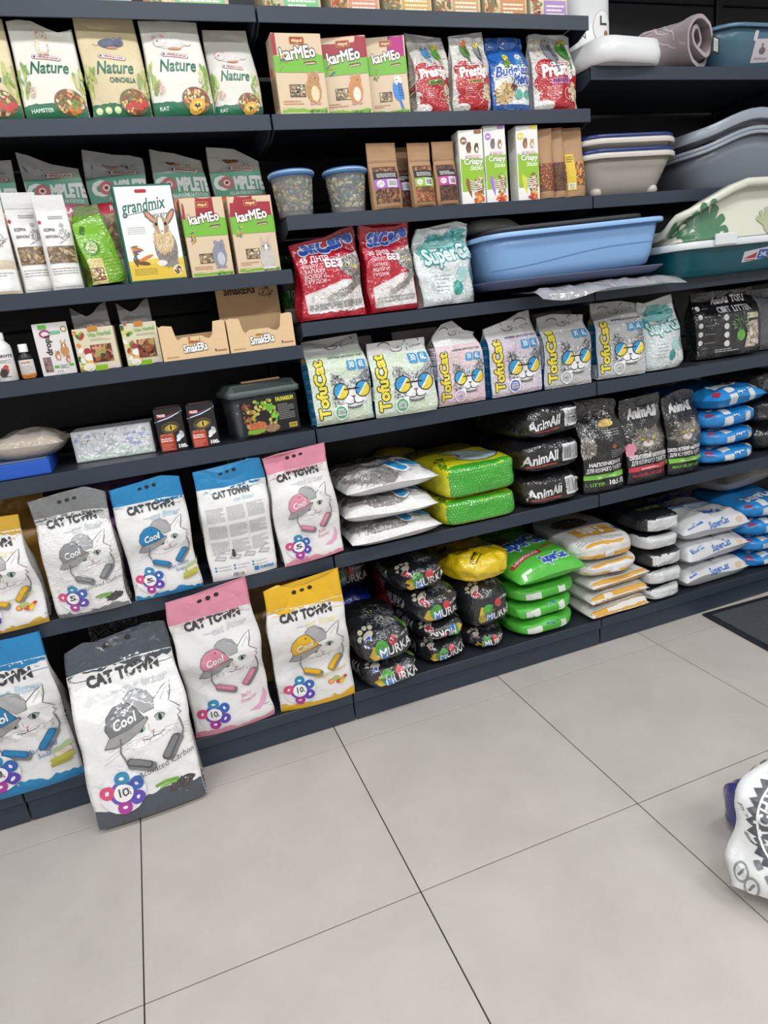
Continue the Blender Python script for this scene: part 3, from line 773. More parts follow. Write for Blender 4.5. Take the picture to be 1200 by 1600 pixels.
# ------------------------------------------------------------------ karMEo style cartons
def karmeo(lab, x, w, h, d, topc, kind, z, y, rz, seed, group):
    b = box(w, d, h, 'd9c3a4', .0012); H = h/w; a = Art(H)
    a.band(H*.70, H, topc); a.band(H*.52, H*.74, '74b83a', rough=.02, seed=seed, freq=5); a.band(H*.74, H, topc, rough=.015, seed=seed+1, both=True, freq=4)
    a.rect(0, 0, 1, .085, '7cba3f'); a.band(0, .09, '86c048', rough=.01, seed=seed)
    a.rbox(.5, H*.91, .3, .13, 'b8862a', .03); a.rbox(.5, H*.91, .27, .1, '9b1f2a', .02); a.text('vitapol', .5, H*.91-.028, .06, 'f0dca0', w=.22)
    a.text('karMEo', .5, H*.69, .2, 'f5f1e6', w=.72, rot=6, off=.035, out='42202a', ow=.06); a.rbox(.72, H*.635, .26, .06, '6a2a24', rot=5); a.text('premium', .72, H*.622, .035, 'f3e2c4', w=.22, rot=5)
    a.rect(.28, .33, .62, .57, 'e9dcbc') if kind == 'x' else None
    a.rect(.24, .3, .56, .52, '4a4038'); a.bits(.4, .41, .15, .1, KIB+['d9d2b8'], 55, .022, rect=True, seed=seed)
    leafs(a, .18, .78, 8, .12, ['d98a3a', '7a9a3c', 'c9b05a', '3a5a8c'], seed, False)
    a.mlines(.08, .17, .5, .26, 2, 'c98a6a', seed=seed); 
    for q in range(3): a.ell(.1+q*.09, .13, .035, .035, 'dccba0', 12)
    a.text('NET WT 1.1 LB', .78, .02, .045, '2f6a2a', w=.36)
    if kind == 'guinea': rodent(a, .73, .42, .25, ['b98a52', 'cfa56a', '94683a', 'e2cfa8'], 'e6d2ac', seed)
    elif kind == 'hamster': rodent(a, .68, .45, .25, ['c98a4e', 'dba76c', 'b5743a'], 'f1e6d8', seed)
    elif kind == 'budgie': budgie(a, .72, .55, .28, '3f86d0', '3a78c0', 'e8ecec', 4)
    elif kind == 'chin': rodent(a, .72, .45, .27, ['8b8f9d', '74788a', 'a2a6b3'], 'c2c4cc', seed, ear='8f8a98')
    elif kind == 'rabbit': rabbit(a, .72, .3, .24, ['c9c3bb', 'b3aca4', 'ddd8d2'], ['b3aea8', '9c978f', 'c9c4bd'], seed)
    front(b, a, w, fine=None)
    s = Art(h/d); K = s.H
    s.rect(0, 0, 1, K, 'd0b796'); s.rect(0, K*.74, 1, K, topc); s.rect(0, K*.54, 1, K*.74, '74b83a'); s.rect(0, 0, 1, .15, '74b83a')
    s.mlines(.12, .3, .88, K*.5, 12, '8a6a48', seed=seed); s.ell(.4, K*.57, .18, .18, 'e0763a'); s.text('vitapol', .5, K*.86, .16, 'f3e4c8', w=.7, rot=0)
    for sg in (-1, 1): side(b, s, d, sg, -d/2, fine=None)
    return thing('food_carton', lab, 'box', [('carton', b, 'card')], (x, y+d/2, z+.0005), rz, group=group)
G1 = 'tall pet food cartons on the upper shelf'
karmeo('red topped food carton with a brown guinea pig on it', .767, .127, .178, .06, 'a01f33', 'guinea', ZS['1'], Y0+.006, 0, 11, G1)
karmeo('red topped food carton with an orange hamster, next to the budgie carton', .899, .12, .178, .06, 'a01f33', 'hamster', ZS['1'], Y0+.022, -14, 12, G1)
karmeo('magenta topped food carton with a blue budgie on it', 1.018, .104, .182, .06, 'b21c7a', 'budgie', ZS['1'], Y0+.026, -14, 13, G1)
G2 = 'red topped cartons on the second left shelf'
karmeo('red topped food carton with a grey chinchilla, beside the large white rabbit box', .470, .107, .187, .058, 'a01f33', 'chin', ZS['2'], .112, 2, 14, G2)
karmeo('red topped food carton with a pale grey rabbit, at the shelf corner', .591, .113, .185, .058, 'a01f33', 'rabbit', ZS['2'], .112, 2, 15, G2)

# ------------------------------------------------------------------ bird seed bags
def seed_bag(lab, x, w, h, kind, seed, y=Y0+.008, rz=0, lean=2, wave=None):
    base = {'budgies': '2a5fb0'}.get(kind, 'd8d6d2')
    b, t = gusset(w, h, .075, base, ts=.5, seal=.05, s=.55, seed=seed, amp=.005, wr=.003, neck=.93, split=.92, edge_c='cfd2d4' if kind != 'budgies' else '2f68b8', wave=wave)
    H = h/w; a = Art(H)
    if kind != 'budgies':
        a.bits(.5, H*.5, .5, H*.5, ['d9d3c4', 'cfc8b8', 'e6e1d6', 'c2b79f'], 260, .02, rect=True, seed=seed)
        a.blob(.56, H*.35, .5, H*.24, 'b01a24', .05, seed=seed); a.rect(.1, 0, .9, H*.2, 'b01a24'); a.ell(.25, H*.53, .2, .16, 'b01a24'); a.bits(.85, H*.22, .12, H*.12, ['d6c9a5', 'e3d9bd', 'bfae84'], 50, .022, seed=seed); a.ell(.18, .06, .2, .09, 'e0ddd8')
        a.text('Prestige', .56, H*.435, .2, 'f6f2ee', w=.78, rot=5, off=.05); pill_logo(a, .55, H*.58, .46, 3)
        tagc, nm = {'green': ('69a83c', 'BUDGIES'), 'orange': ('c79a52', 'BIG PARAKEETS'), 'pink': ('c66fae', 'PARROTS')}[kind]
        a.rbox(.55, H*.36, .42, .1, tagc, .02, 3); a.text(nm, .55, H*.343, .055, '3a1a20', w=.34, rot=3)
        a.arc(.72, H*.2, .1, .1, 0, 350, .014, 'e9c9c6'); a.mlines(.25, H*.16, .55, H*.3, 6, 'd98a8a', seed=seed)
        if kind == 'green': budgie(a, .42, H*.78, .2, '4a90c8', '7aa0b8', 'e6e6d8'); budgie(a, .68, H*.76, .2, '4fa03f', '8aa84a', 'e4d84a')
        elif kind == 'orange': budgie(a, .38, H*.78, .22, '5a8a3a', '4f7a35', 'd9642c'); budgie(a, .72, H*.76, .2, '8a8d92', '777a80', 'e3d35a')
        else: budgie(a, .42, H*.78, .26, '8b8e95', '6c7078', 'a3a6ac'); budgie(a, .74, H*.8, .24, '4c9a3c', '3d8434', 'e3d03a')
    else:
        a.ell(.52, H*.42, .46, H*.25, 'e2e4e0'); a.rect(.08, .1, .95, H*.45, 'dfe1dc'); a.ell(.5, H*.72, .44, H*.14, '2f6cc0')
        budgie(a, .42, H*.6, .22, '5f8a3a', '97a848', 'e3d64a'); budgie(a, .74, H*.6, .22, '4a8ac6', '8aa8bc', 'dfe6e6')
        a.text('Budgies', .5, H*.44, .2, '1c4fa8', w=.82, sh=.2, rot=4, off=.035, out='f3f4f6', ow=.06); a.text('Menu', .72, H*.335, .2, '1c4fa8', w=.45, sh=.2, rot=4, off=.05, out='f3f4f6', ow=.08)
        a.bits(.3, H*.2, .22, .22, ['c9a46a', 'b08c50', 'd9bd8a'], 70, .03, seed=seed); a.rbox(.52, H*.29, .16, .12, '5a2a20', .03, -20)
        a.ell(.64, H*.2, .1, .1, '55b09a'); a.ell(.88, H*.2, .1, .1, '4fa993'); a.rect(0, 0, 1, .1, '24549c'); leafs(a, .5, H*.86, 3, .12, ['d7e2f0'], 2, False)
    front(b, a, w)
    return thing('seed_bag', lab, 'bag', [('bag', b, 'film'), ('top_seal', t, 'film')], (x, y, ZS['1']+.001), rz, lean, group='bird seed bags on the upper middle shelf')
seed_bag('clear and red bird seed bag with a green strip, next to the magenta carton', 1.137, .108, .19, 'green', 21, wave=[.012, .002, -.006, -.002, 0])
seed_bag('clear and red bird seed bag with a tan strip, left of the blue bag', 1.252, .113, .19, 'orange', 22, wave=[-.004, -.002, .002, .008])
seed_bag('blue bird seed bag with two budgies', 1.378, .122, .192, 'budgies', 23)
seed_bag('wide red and clear bird seed bag with parrots, right end of its shelf', 1.528, .15, .198, 'pink', 24, wave=[.0, .006, .004, -.012, .006, -.004])

# ------------------------------------------------------------------ tubs of mixed food
def tub(lab, x, seed, cols):
    w = MB(); lathe([(.044, 0), (.046, .001), (.056, .098), (.0575, .1), (.0555, .1), (.045, .003)], 'e9eef2', 36, w, cap=False)
    lid = lathe([(.0575, .098), (.0605, .098), (.0612, .101), (.0612, .108), (.0585, .112), (.054, .1125), (.0535, .1105), (.001, .1105)], '3f78b4', 36)
    clr = lathe([(.0612, .1045), (.0622, .105), (.0622, .1075), (.0612, .108)], 'b9c6cf', 36, cap=False)
    core = lathe([(.040, .003), (.050, .088), (.001, .09)], '5d5140', 24)
    r = np.random.RandomState(seed); F0 = []
    for i in range(420):
        z = .016+.072*r.rand(); a = r.rand()*6.283; R_ = .0415+.0105*z/.09
        c = cols[r.randint(len(cols))]; e = (.0035+.0035*r.rand()); asp = 1+1.4*r.rand()
        Q = Matrix.Rotation(a, 4, 'Z') @ Matrix.Translation((R_, 0, z)) @ Matrix.Rotation(r.rand()*3.14, 4, 'X') @ Matrix.Diagonal((.5*e, e*asp, e, 1))
        V = [Q @ Vector(v) for v in ((1, 0, 0), (-1, 0, 0), (0, 1, 0), (0, -1, 0), (0, 0, 1), (0, 0, -1))]
        core.add(V, [(0, 2, 4), (2, 1, 4), (1, 3, 4), (3, 0, 4), (2, 0, 5), (1, 2, 5), (3, 1, 5), (0, 3, 5)], c)
    return thing('food_tub', lab, 'tub', [('tub_wall', w, 'clear'), ('lid', lid, 'plast', [('lid_rim', clr, 'plast')], 'blue lid'), ('food_fill', core, 'food')], (x, Y0+.066, ZS['2b']+.001), group='clear tubs of mixed feed')
tub('clear tub of mixed feed with a pale rimmed blue lid, nearest the bay joint', .722, 5, ['8a7a58', 'a5946a', '4f7a72', 'd9cba0', '7a5648', '6b7a50', 'b8a888'])
tub('clear tub of mixed feed with a blue lid, beside the kraft paper pouches', .872, 6, ['8a7a58', 'b5a478', '55807a', 'd2c49a', '6b7a50', '3f5f68', 'c2b288'])

# ------------------------------------------------------------------ kraft pouches
def kraft(lab, x, w, h, labc, seed, y=Y0+.006, fill=None, rz=0, lean=3, d=.045, side_w=False):
    b, t = gusset(w, h, d, 'a98460', ts=.3, seal=.16, s=.4, seed=seed, amp=.002, wr=.001, split=.86, edge_c='a37d59')
    H = h/w; a = Art(H); fill = fill or ['6b4030', '8a5a3c', '54281e', 'a07a50', '3f2a22']
    if side_w:
        a.rect(.02, .45, .98, H*.5, '6a4630'); a.bits(.5, (.45+H*.5)/2, .48, (H*.5-.45)/2, fill, 150, .03, rect=True, seed=seed)
        if labc: a.rect(.12, .25, .5, H*.62, labc); a.mlines(.16, H*.5, .46, H*.6, 3, '6a5a20', seed=seed); a.rect(.15, .3, .47, .55, 'ded8c0'); a.fur(.31, .42, .08, .08, ['5a5048', '8a7f70'], 20, .06, .012, seed=seed)
    else:
        a.rect(.1, .12, .9, H*.64, '5c3d2a'); a.bits(.5, H*.34, .4, H*.28, fill, 190, .035, rect=True, seed=seed); a.rbox(.5, .1, .8, .1, 'a98460', .05)
        a.rect(.1, H*.3, .92, H*.56, '201c1e'); a.rect(.1, H*.3, .92, H*.44, labc); a.mlines(.2, H*.47, .85, H*.54, 3, 'd9d4d0', seed=seed); a.bars(.5, H*.315, .82, H*.425, seed); a.ell(.28, H*.37, .12, .11, 'e6e2dc'); a.fur(.28, H*.37, .08, .07, ['4a4048', '8a7a70'], 14, .05, .012, seed=seed)
        a.line([(0, H*.72), (1, H*.72)], .018, '94704e'); a.line([(0, H*.745), (1, H*.745)], .012, 'b8946f')
    front(b, a, w)
    return thing('kraft_pouch', lab, 'pouch', [('pouch', b, 'kraft'), ('top_seal', t, 'kraft')], (x, y, ZS['2b']+.001), rz, lean, group='brown kraft pouches of pet treats')
kraft('brown kraft pouch with a lilac label, leftmost of the kraft pouches beside the tubs', .972, .084, .168, 'a06ac0', 31)
kraft('narrow visible kraft pouch with a lilac label tucked behind two others', 1.04, .07, .17, '9a62ba', 32, y=.162)
kraft('brown kraft pouch with a lime green label', 1.084, .068, .166, '86b83c', 33, fill=['a5683c', '8f5630', 'b87c4c', '7a4828'])
kraft('brown kraft pouch with a pink label, left of the tall green boxes', 1.155, .068, .166, 'c23f9a', 34, fill=['3a2a24', '54302a', '2a1f1c', '6a4234'])
kraft('brown kraft pouch with orange seeds, right beside the last green treat box', 1.478, .044, .19, None, 35, fill=['c0703c', 'a5502c', 'd98a50'], side_w=True, rz=-12, d=.035)
kraft('brown kraft pouch with dark berries, between two other kraft pouches', 1.521, .04, .193, None, 36, fill=['3a2430', '2c1c26', '54303c'], side_w=True, rz=-12, d=.035)
kraft('brown kraft pouch with a yellow label and rolled oats, at the shelf end', 1.577, .068, .192, 'd6b93c', 37, fill=['c9843c', 'd99f5a', 'b06a2c'], side_w=True, rz=-5, d=.04)

# ------------------------------------------------------------------ treat stick boxes
def stick_box(lab, x, w, h, c2, animals, seed, y=Y0+.011, rz=-6):
    d = .055; b = box(w, d, h, 'e9e8e4', .001); H = h/w; a = Art(H)
    a.band(0, H*.62, '8fbe2e', rough=.02, seed=seed); a.rect(0, 0, .42, H*.3, c2); a.poly([(0, H*.3), (.42, H*.3), (0, H*.45)], c2)
    pill_logo(a, .55, H*.64, .62); a.text('Crispy', .56, H*.54, .2, 'f6f7ee', w=.78, off=.035, out='4f7a1a', ow=.05); a.text('Sticks', .66, H*.46, .16, 'e9f0c8', w=.5, sh=.25, off=.03)
    rodent(a, .4, H*.76, .17, animals[0], animals[0][1], seed); rodent(a, .72, H*.75, .15, animals[1], 'f0e6da', seed+1)
    a.ell(.2, H*.86, .13, .13, c2); a.text('ybe', .2, H*.86-.035, .08, 'ffffff', w=.16) ; a.rbox(.8, H*.97, .3, .14, c2, .04)
    for i, q in enumerate((.3, .22, .14)): a.bits(.72, H*q, .17, .16, MIX+['d9c9a0', 'e6dcc0'], 34, .04, seed=seed+i)
    for i in range(5): a.arc(.6, H*.2+i*.08, .24, .06, 180, 350, .028, 'ead9ea')
    a.bits(.7, .16, .22, .14, ['c9352c', 'd9683a', 'b02a2a', 'e0b04a'], 26, .05, seed=seed+5)
    front(b, a, w, fine=None)
    s = Art(h/d); K = s.H; s.rect(0, 0, 1, K*.62, '86b52c'); s.rect(0, 0, 1, K*.3, c2); s.mlines(.15, K*.35, .85, K*.6, 10, 'e3ecc8', seed=seed); s.mlines(.15, K*.7, .85, K*.9, 7, 'a9a8a0', seed=seed); s.text('Crispy', .62, .3, .24, 'f4f4e8', w=1.0, rot=90)
    side(b, s, d, -1, -d/2, fine=None); side(b, s, d, 1, -d/2, fine=None)
    return thing('treat_box', lab, 'box', [('carton', b, 'card')], (x, y+d/2, ZS['2b']+.0005), rz, group='tall green and white treat stick boxes')
stick_box('tall treat box with a green side, leftmost of the treat boxes', 1.236, .072, .19, '8a5a34', (['6a4030', '8a5a3c', '54281e'], ['3a2c28', '5a4038', 'c9a07a']), 41)
stick_box('tall treat box with a lilac panel, second treat box from the left', 1.312, .066, .2, 'a678c4', (['6a6660', '85807a', '54504c'], ['9a7048', 'b58a5c', 'd9c3a0']), 42)
stick_box('tall treat box half hidden behind the lilac one and the yellow one', 1.365, .045, .19, '8a9a2c', (['9a9080', '85807a', '74706c'], ['8a7058', 'b58a5c', 'd9c3a0']), 43, y=.172)
stick_box('tall treat box with a yellow panel, beside the kraft pouches', 1.418, .068, .198, 'dcd32a', (['8a6238', 'b58a5c', '6a4a2c'], ['c9a070', 'e0c8a0', 'a07a4c']), 44)

# ------------------------------------------------------------------ row 2 left, at the back
def complete(lab, x, w, bandc, name, animal, seed, rz=0, wave=None, lean=1, y=.192, h=.316):
    b, t = gusset(w, h, .1, 'c9cac8', ts=.45, seal=.06, s=.55, seed=seed, amp=.006, wr=.002, neck=.92, split=.93, edge_c='bfc0be', wave=wave)
    H = h/w; a = Art(H)
    a.rect(0, H*.63, 1, H*.85, '6fae96'); a.rect(0, H*.55, 1, H*.64, bandc); a.rect(0, 0, 1, H*.55, '8a7558'); a.bits(.5, H*.28, .5, H*.27, KIB+['7a6548', 'b09a72'], 330, .028, 2.2, rect=True, seed=seed)
    a.blob(.45, H*.1, .5, H*.1, 'e9e8e4', .04, seed=seed)
    a.text('C', .06, H*.7, .24, 'f2f3f0', 'l', off=.06); a.ell(.3, H*.7+.12, .12, .12, 'cf7a80'); a.ell(.3, H*.7+.12, .06, .06, 'f0e2dc'); a.ell(.3, H*.7+.12, .03, .03, '8a2f34'); a.text('MPLETE', .43, H*.7, .22, 'f2f3f0', 'l', w=.56, off=.06)
    a.text('ALL-IN-ONE NUTRITION', .62, H*.652, .06, 'e2eee8', w=.62); a.text(name, .62, H*.572, .085, 'f6f0ea', w=.1*len(name)*.62); pill_logo(a, .6, H*.87, .5, -4)
    rodent(a, .45, H*.945, .16, animal, animal[-1], seed, True); a.fur(.72, H*.94, .14, .09, ['3a322e', '5a4a40'], 40, .05, .012, seed=seed); leafs(a, .1, H*.93, 3, .1, ['8a9a8c'], seed, False)
    front(b, a, w)
    return thing('food_pouch', lab, 'pouch', [('pouch', b, 'pouch'), ('top_seal', t, 'pouch')], (x, y, ZS['2']+.001), rz, lean, group='large green banded food pouches at the back of the second shelf')
BR = ['6a4028', '8a5a34', '4a2c1c', 'b08a60']; GR = ['8f8f90', '6f6f72', 'a8a6a2', 'c9c6c0']
complete('green banded food pouch with orange strip, cut off at left behind white pouches', -.008, .132, 'd9642c', 'CUNI', GR, 51)
complete('green banded food pouch with a raspberry strip, leaning left of the red strip pouch', .137, .143, 'c23f70', 'CHINCHILLA & DEGU', GR, 52, wave=[.02, .01, -.01, -.02, -.03], lean=2)
complete('green banded food pouch with a red strip for rat and mouse', .288, .148, 'c23044', 'RAT & MOUSE', GR, 53, wave=[.02, .012, 0, 0, -.012], lean=3)
complete('green banded food pouch with an orange strip, behind the red cartons, left of its twin', .442, .148, 'e0602a', 'CAVIA', BR, 54, wave=[.015, .005, 0, -.01, -.02])
complete('green banded food pouch with an orange strip, rightmost at the back of the second shelf', .592, .144, 'e0602a', 'CAVIA', BR, 55, wave=[.012, .01, .006, -.012, -.03])

# white pouches, green bag, rabbit box
def white_pouch(lab, x, w, h, seed, y, rz, lean, d=.05, win=True, roll=0):
    b, t = gusset(w, h, d, 'e2e1de', ts=.25, seal=.14, s=.35, seed=seed, amp=.002, wr=.0012, split=.86, edge_c='dddcd9')
    H = h/w; a = Art(H)
    if win: a.rect(.1, H*.28, .95, H*.46, '6a543c'); a.bits(.52, H*.37, .42, H*.09, KIB+['5f4a34', '7c6548'], 120, .032, 2.4, rect=True, seed=seed)
    else: a.band(0, H*.35, 'cfc0a8', rough=.03, seed=seed, freq=3)
    a.rect(.08, H*.03, .95, H*.26, 'f0efec'); a.mlines(.12, H*.16, .9, H*.24, 3, 'a9a7a3', seed=seed)
    a.text('KOPMA', .14, H*.62, .1, '55524f', 'l', w=.34); a.text('ЗЕРНОВА', .14, H*.55, .08, '6a6764', 'l', w=.4); a.ell(.06, H*.72, .05, .06, 'b02a3a')
    a.fur(.72, H*.58, .16, .17, ['6f6c69', '96938f', 'b5b2ae', '4f4c4a'], 70, .07, .014, seed=seed); a.ell(.7, H*.68, .07, .07, 'a9a6a2'); a.ell(.84, H*.55, .02, .02, 'c23a2c'); a.ell(.6, H*.5, .02, .02, 'c23a2c'); a.line([(.5, H*.48), (.75, H*.52), (.95, H*.6)], .012, '6a6560')
    a.mlines(.35, H*.75, .8, H*.79, 2, '8a8784', seed=seed); a.line([(0, H*.845), (1, H*.845)], .015, 'cfcecb')
    front(b, a, w)
    return thing('treat_pouch', lab, 'pouch', [('pouch', b, 'pouch'), ('top_seal', t, 'pouch')], (x, y, ZS['2']+.001), rz, lean, roll, group='white treat pouches on the second shelf')
white_pouch('white pouch of grain cut off at the left edge of the second shelf', -.025, .095, .21, 61, Y0+.012, 4, 2, win=False)
white_pouch('white pouch with a brown pellet window, half hidden between two others', .063, .072, .225, 62, Y0+.03, 10, 0)
white_pouch('white pouch with a brown pellet window, in front beside the green bag', .126, .07, .212, 63, Y0+.006, 6, 0)
def green_bag():
    w, h = .086, .185; b, t = gusset(w, h, .058, '7ab32c', ts=.5, seal=.1, s=.7, neck=.55, seed=64, amp=.006, wr=.005, split=.88, edge_c='8a9a6a', bend=.012); H = h/w
    a = Art(H); a.rect(.0, .0, .45, H*.32, 'd9c98a'); a.rect(.05, .1, .4, H*.2, '7a4a2c'); a.bits(.22, .27, .16, .14, MIX, 40, .04, rect=True, seed=3); a.ell(.25, H*.45, .2, .2, '4a8a2c'); a.ell(.25, H*.45, .15, .15, 'c9d8a0'); a.fur(.25, H*.45, .1, .1, ['5a7a3a', '8a9a5a'], 20, .06, .015); a.rbox(.2, H*.68, .28, .12, '3f6a1c', .03, 60); a.mlines(.5, .2, .95, H*.35, 6, '93c44a', seed=2)
    front(b, a, w)
    s = Art(h/.058); s.rect(0, 0, 1, .8, '5f8f22'); s.bits(.5, .45, .35, .28, MIX, 30, .05, rect=True); side(b, s, .058, -1, 0)
    return thing('treat_bag', 'glossy lime green treat bag standing askew, left of the white rabbit box', 'bag', [('bag', b, 'film'), ('top_seal', t, 'film')], (.222, Y0+.014, ZS['2']+.001), 20, 4, -4)
green_bag()
def rabbit_box():
    w, h, d = .138, .222, .062; b = box(w, d, h, '1d6a5c', .0012); H = h/w; a = Art(H)
    a.rect(.03, .03, .985, H-.035, 'f0f1ee'); a.rect(.03, .03, .985, .36, 'e0be3e'); a.band(.3, .37, 'e6c84e', .03, .985, .012, 4)
    a.text('grandmix', .46, H*.73, .2, '1f6a5c', w=.74, sh=.2, rot=6, off=.015); a.line([(.12, H*.69), (.4, H*.715), (.72, H*.75)], .012, '1f6a5c'); a.text('CONIGLIETTI', .66, H*.665, .05, '4a5f58', w=.42, rot=3); a.rbox(.46, H*.93, .2, .06, 'b0202a', .025)
    a.mlines(.12, H*.5, .42, H*.58, 4, 'a9aca8', seed=1); a.mlines(.1, .12, .5, .24, 4, '8a7a3a', seed=2)
    leafs(a, .2, .32, 14, .14, ['4a8a3c', '4f5ab0', 'd98a2c', '7aa03c', 'd9602c', '6a4a2c'], 4, False); a.ell(.26, .32, .14, .035, '6a4a2c', rot=-10); a.ell(.34, .4, .14, .03, 'd98032', rot=20)
    for q, r in ((-.14, 40), (.16, -35)): a.ell(.7+q*1.1, H*.66, .055, .16, '6f6258', rot=r); a.ell(.7+q*1.1, H*.66, .03, .12, 'd9967c', rot=r)
    a.ell(.72, .55, .2, .33, '8a8078'); a.fur(.72, .5, .19, .28, ['6f6a66', '8a847c', 'a09888', '5a5550'], 150, .09, .012, ang=-90, seed=5); a.ell(.7, .7, .17, .22, 'd9bd8f'); a.fur(.7, .7, .18, .24, ['e0c79a', 'c9a877', 'f0e2c8', 'b89466'], 170, .09, .012, ang=-90, seed=6)
    a.ell(.7, .93, .13, .15, 'b39a78'); a.fur(.7, .93, .13, .14, ['a58a66', 'c0a584', '8f7654'], 80, .05, .01, seed=7); a.ell(.7, .92, .045, .15, 'f4efe6'); a.ell(.62, .95, .025, .03, '15110e'); a.ell(.78, .95, .025, .03, '15110e'); a.ell(.7, .83, .025, .018, 'c9938a')
    a.ell(.6, .3, .09, .05, 'e6e0d6'); a.ell(.8, .28, .09, .05, '8a847c'); a.ell(.86, .17, .085, .085, 'f4f1e6'); a.bits(.86, .17, .065, .065, MIX, 40, .016)
    front(b, a, w, fine=None)
    s = Art(h/d); s.rect(.04, .06, .96, s.H-.06, '2a7466'); s.mlines(.15, .4, .85, s.H*.8, 22, '9fc4b8', seed=3); s.ell(.5, s.H*.88, .2, .12, 'c9d8d0'); side(b, s, d, 1, -d/2, fine=None); side(b, s, d, -1, -d/2, fine=None)
    return thing('food_carton', 'large white food carton with green edges and a lop rabbit', 'box', [('carton', b, 'card')], (.334, Y0+.008+d/2, ZS['2']+.0005), 4)
rabbit_box()

# ================================================================== third shelf, left bay
def bottle():
    b = lathe([(.001, 0), (.021, 0), (.0225, .002), (.0225, .075), (.021, .084), (.012, .095), (.0105, .1)], 'e6e6e4', 28)
    cp = lathe([(.0125, .098), (.0125, .112), (.0115, .114), (.008, .1145), (.007, .128), (.004, .132), (.001, .133)], 'f0f0ee', 24)
    a = Art(.09/.04); a.ell(.3, 1.7, .09, .1, 'b02a2e'); a.text('PARROTS', .55, 1.42, .15, '3a3a3c', w=.95); a.mlines(.2, 1.1, .9, 1.3, 3, '8a8a8c'); a.ell(.5, .62, .22, .26, 'b0563c', rot=-25); a.ell(.6, .85, .13, .13, 'b8503a'); a.ell(.42, .5, .2, .26, '3a3538', rot=-30); a.line([(.3, .3), (.75, .28)], .03, '4a4040'); a.line([(.5, .4), (.5, .28)], .03, '4a4040')
    front(b, a, .04, fine=.008); return thing('dropper_bottle', 'white squeeze bottle with a red bird on its label, at the left end', 'bottle', [('bottle', b, 'plast'), ('nozzle_cap', cp, 'plast')], (-.058, Y0+.035, ZS['3']+.0005))
bottle()
def small_bottle():
    b = lathe([(.001, 0), (.0155, 0), (.017, .002), (.017, .05), (.0155, .056), (.0085, .062), (.008, .066)], '1c1a1c', 26)
    cp = lathe([(.0105, .064), (.0105, .081), (.0095, .083), (.001, .083)], 'efefee', 22)
    a = Art(1.5); a.rect(0, .06, 1, 1.42, 'dfd9d4'); a.rect(0, .06, 1, .36, 'cf7a30'); a.mlines(.15, .42, .85, 1.05, 6, 'a8a2a0'); a.text('LIQUID', .5, 1.15, .14, 'b8692c', w=.6); a.mlines(.3, .16, .7, .26, 1, '7a3a10')
    front(b, a, .032, fine=.006); return thing('medicine_bottle', 'small dark bottle with a white cap and orange edged label', 'bottle', [('bottle', b, 'plast'), ('cap', cp, 'rough')], (-.012, Y0+.045, ZS['3']+.0005))
small_bottle()
def drops():
    w, h, d = .078, .125, .03; b = box(w, d, h, 'dddad8', .001); H = h/w; a = Art(H)
    a.rect(.16, H-.18, .4, H, '5fb03a'); a.arc(.32, H-.32, .14, .1, 0, 340, .05, 'a8306a'); a.rbox(.62, H-.3, .3, .1, '6fb88a', .03); a.ell(.88, H-.22, .09, .09, '8a7a4a'); a.ell(.88, H-.22, .06, .06, 'e0dcc8')
    a.text('drops', .42, .62, .17, '2a2628', 'l', w=.62, rot=90); a.rect(.1, .12, .33, .58, '7a6468'); a.bits(.21, .35, .1, .2, ['8a6a6c', '9a7c7c', '5f484c'], 30, .04, rect=True)
    rabbit(a, .78, .72, .17, ['c08a58', 'a8724a', 'd2a274'], ['b88a5c', 'a5764c', 'cfa57a'], 3); rodent(a, .55, .58, .13, ['b87a48', 'e0cdb8', 'c9935c'], 'e8ddd0', 4); rodent(a, .82, .45, .1, ['b8733f', 'cf9060', 'a5602c'], 'e3d0ba', 5)
    a.rect(.38, .22, .52, .3, '5fb03a'); a.rect(.82, .24, 1, .32, '5fb03a'); a.mlines(.55, .2, .8, .32, 3, '8a8a88'); a.bars(.4, .06, .65, .16)
    front(b, a, w, fine=None); return thing('treat_carton', 'slim white carton of drops with brown rodents, beside the small bottle', 'box', [('carton', b, 'card')], (.058, Y0+.048, ZS['3']+.0005), 3)
drops()
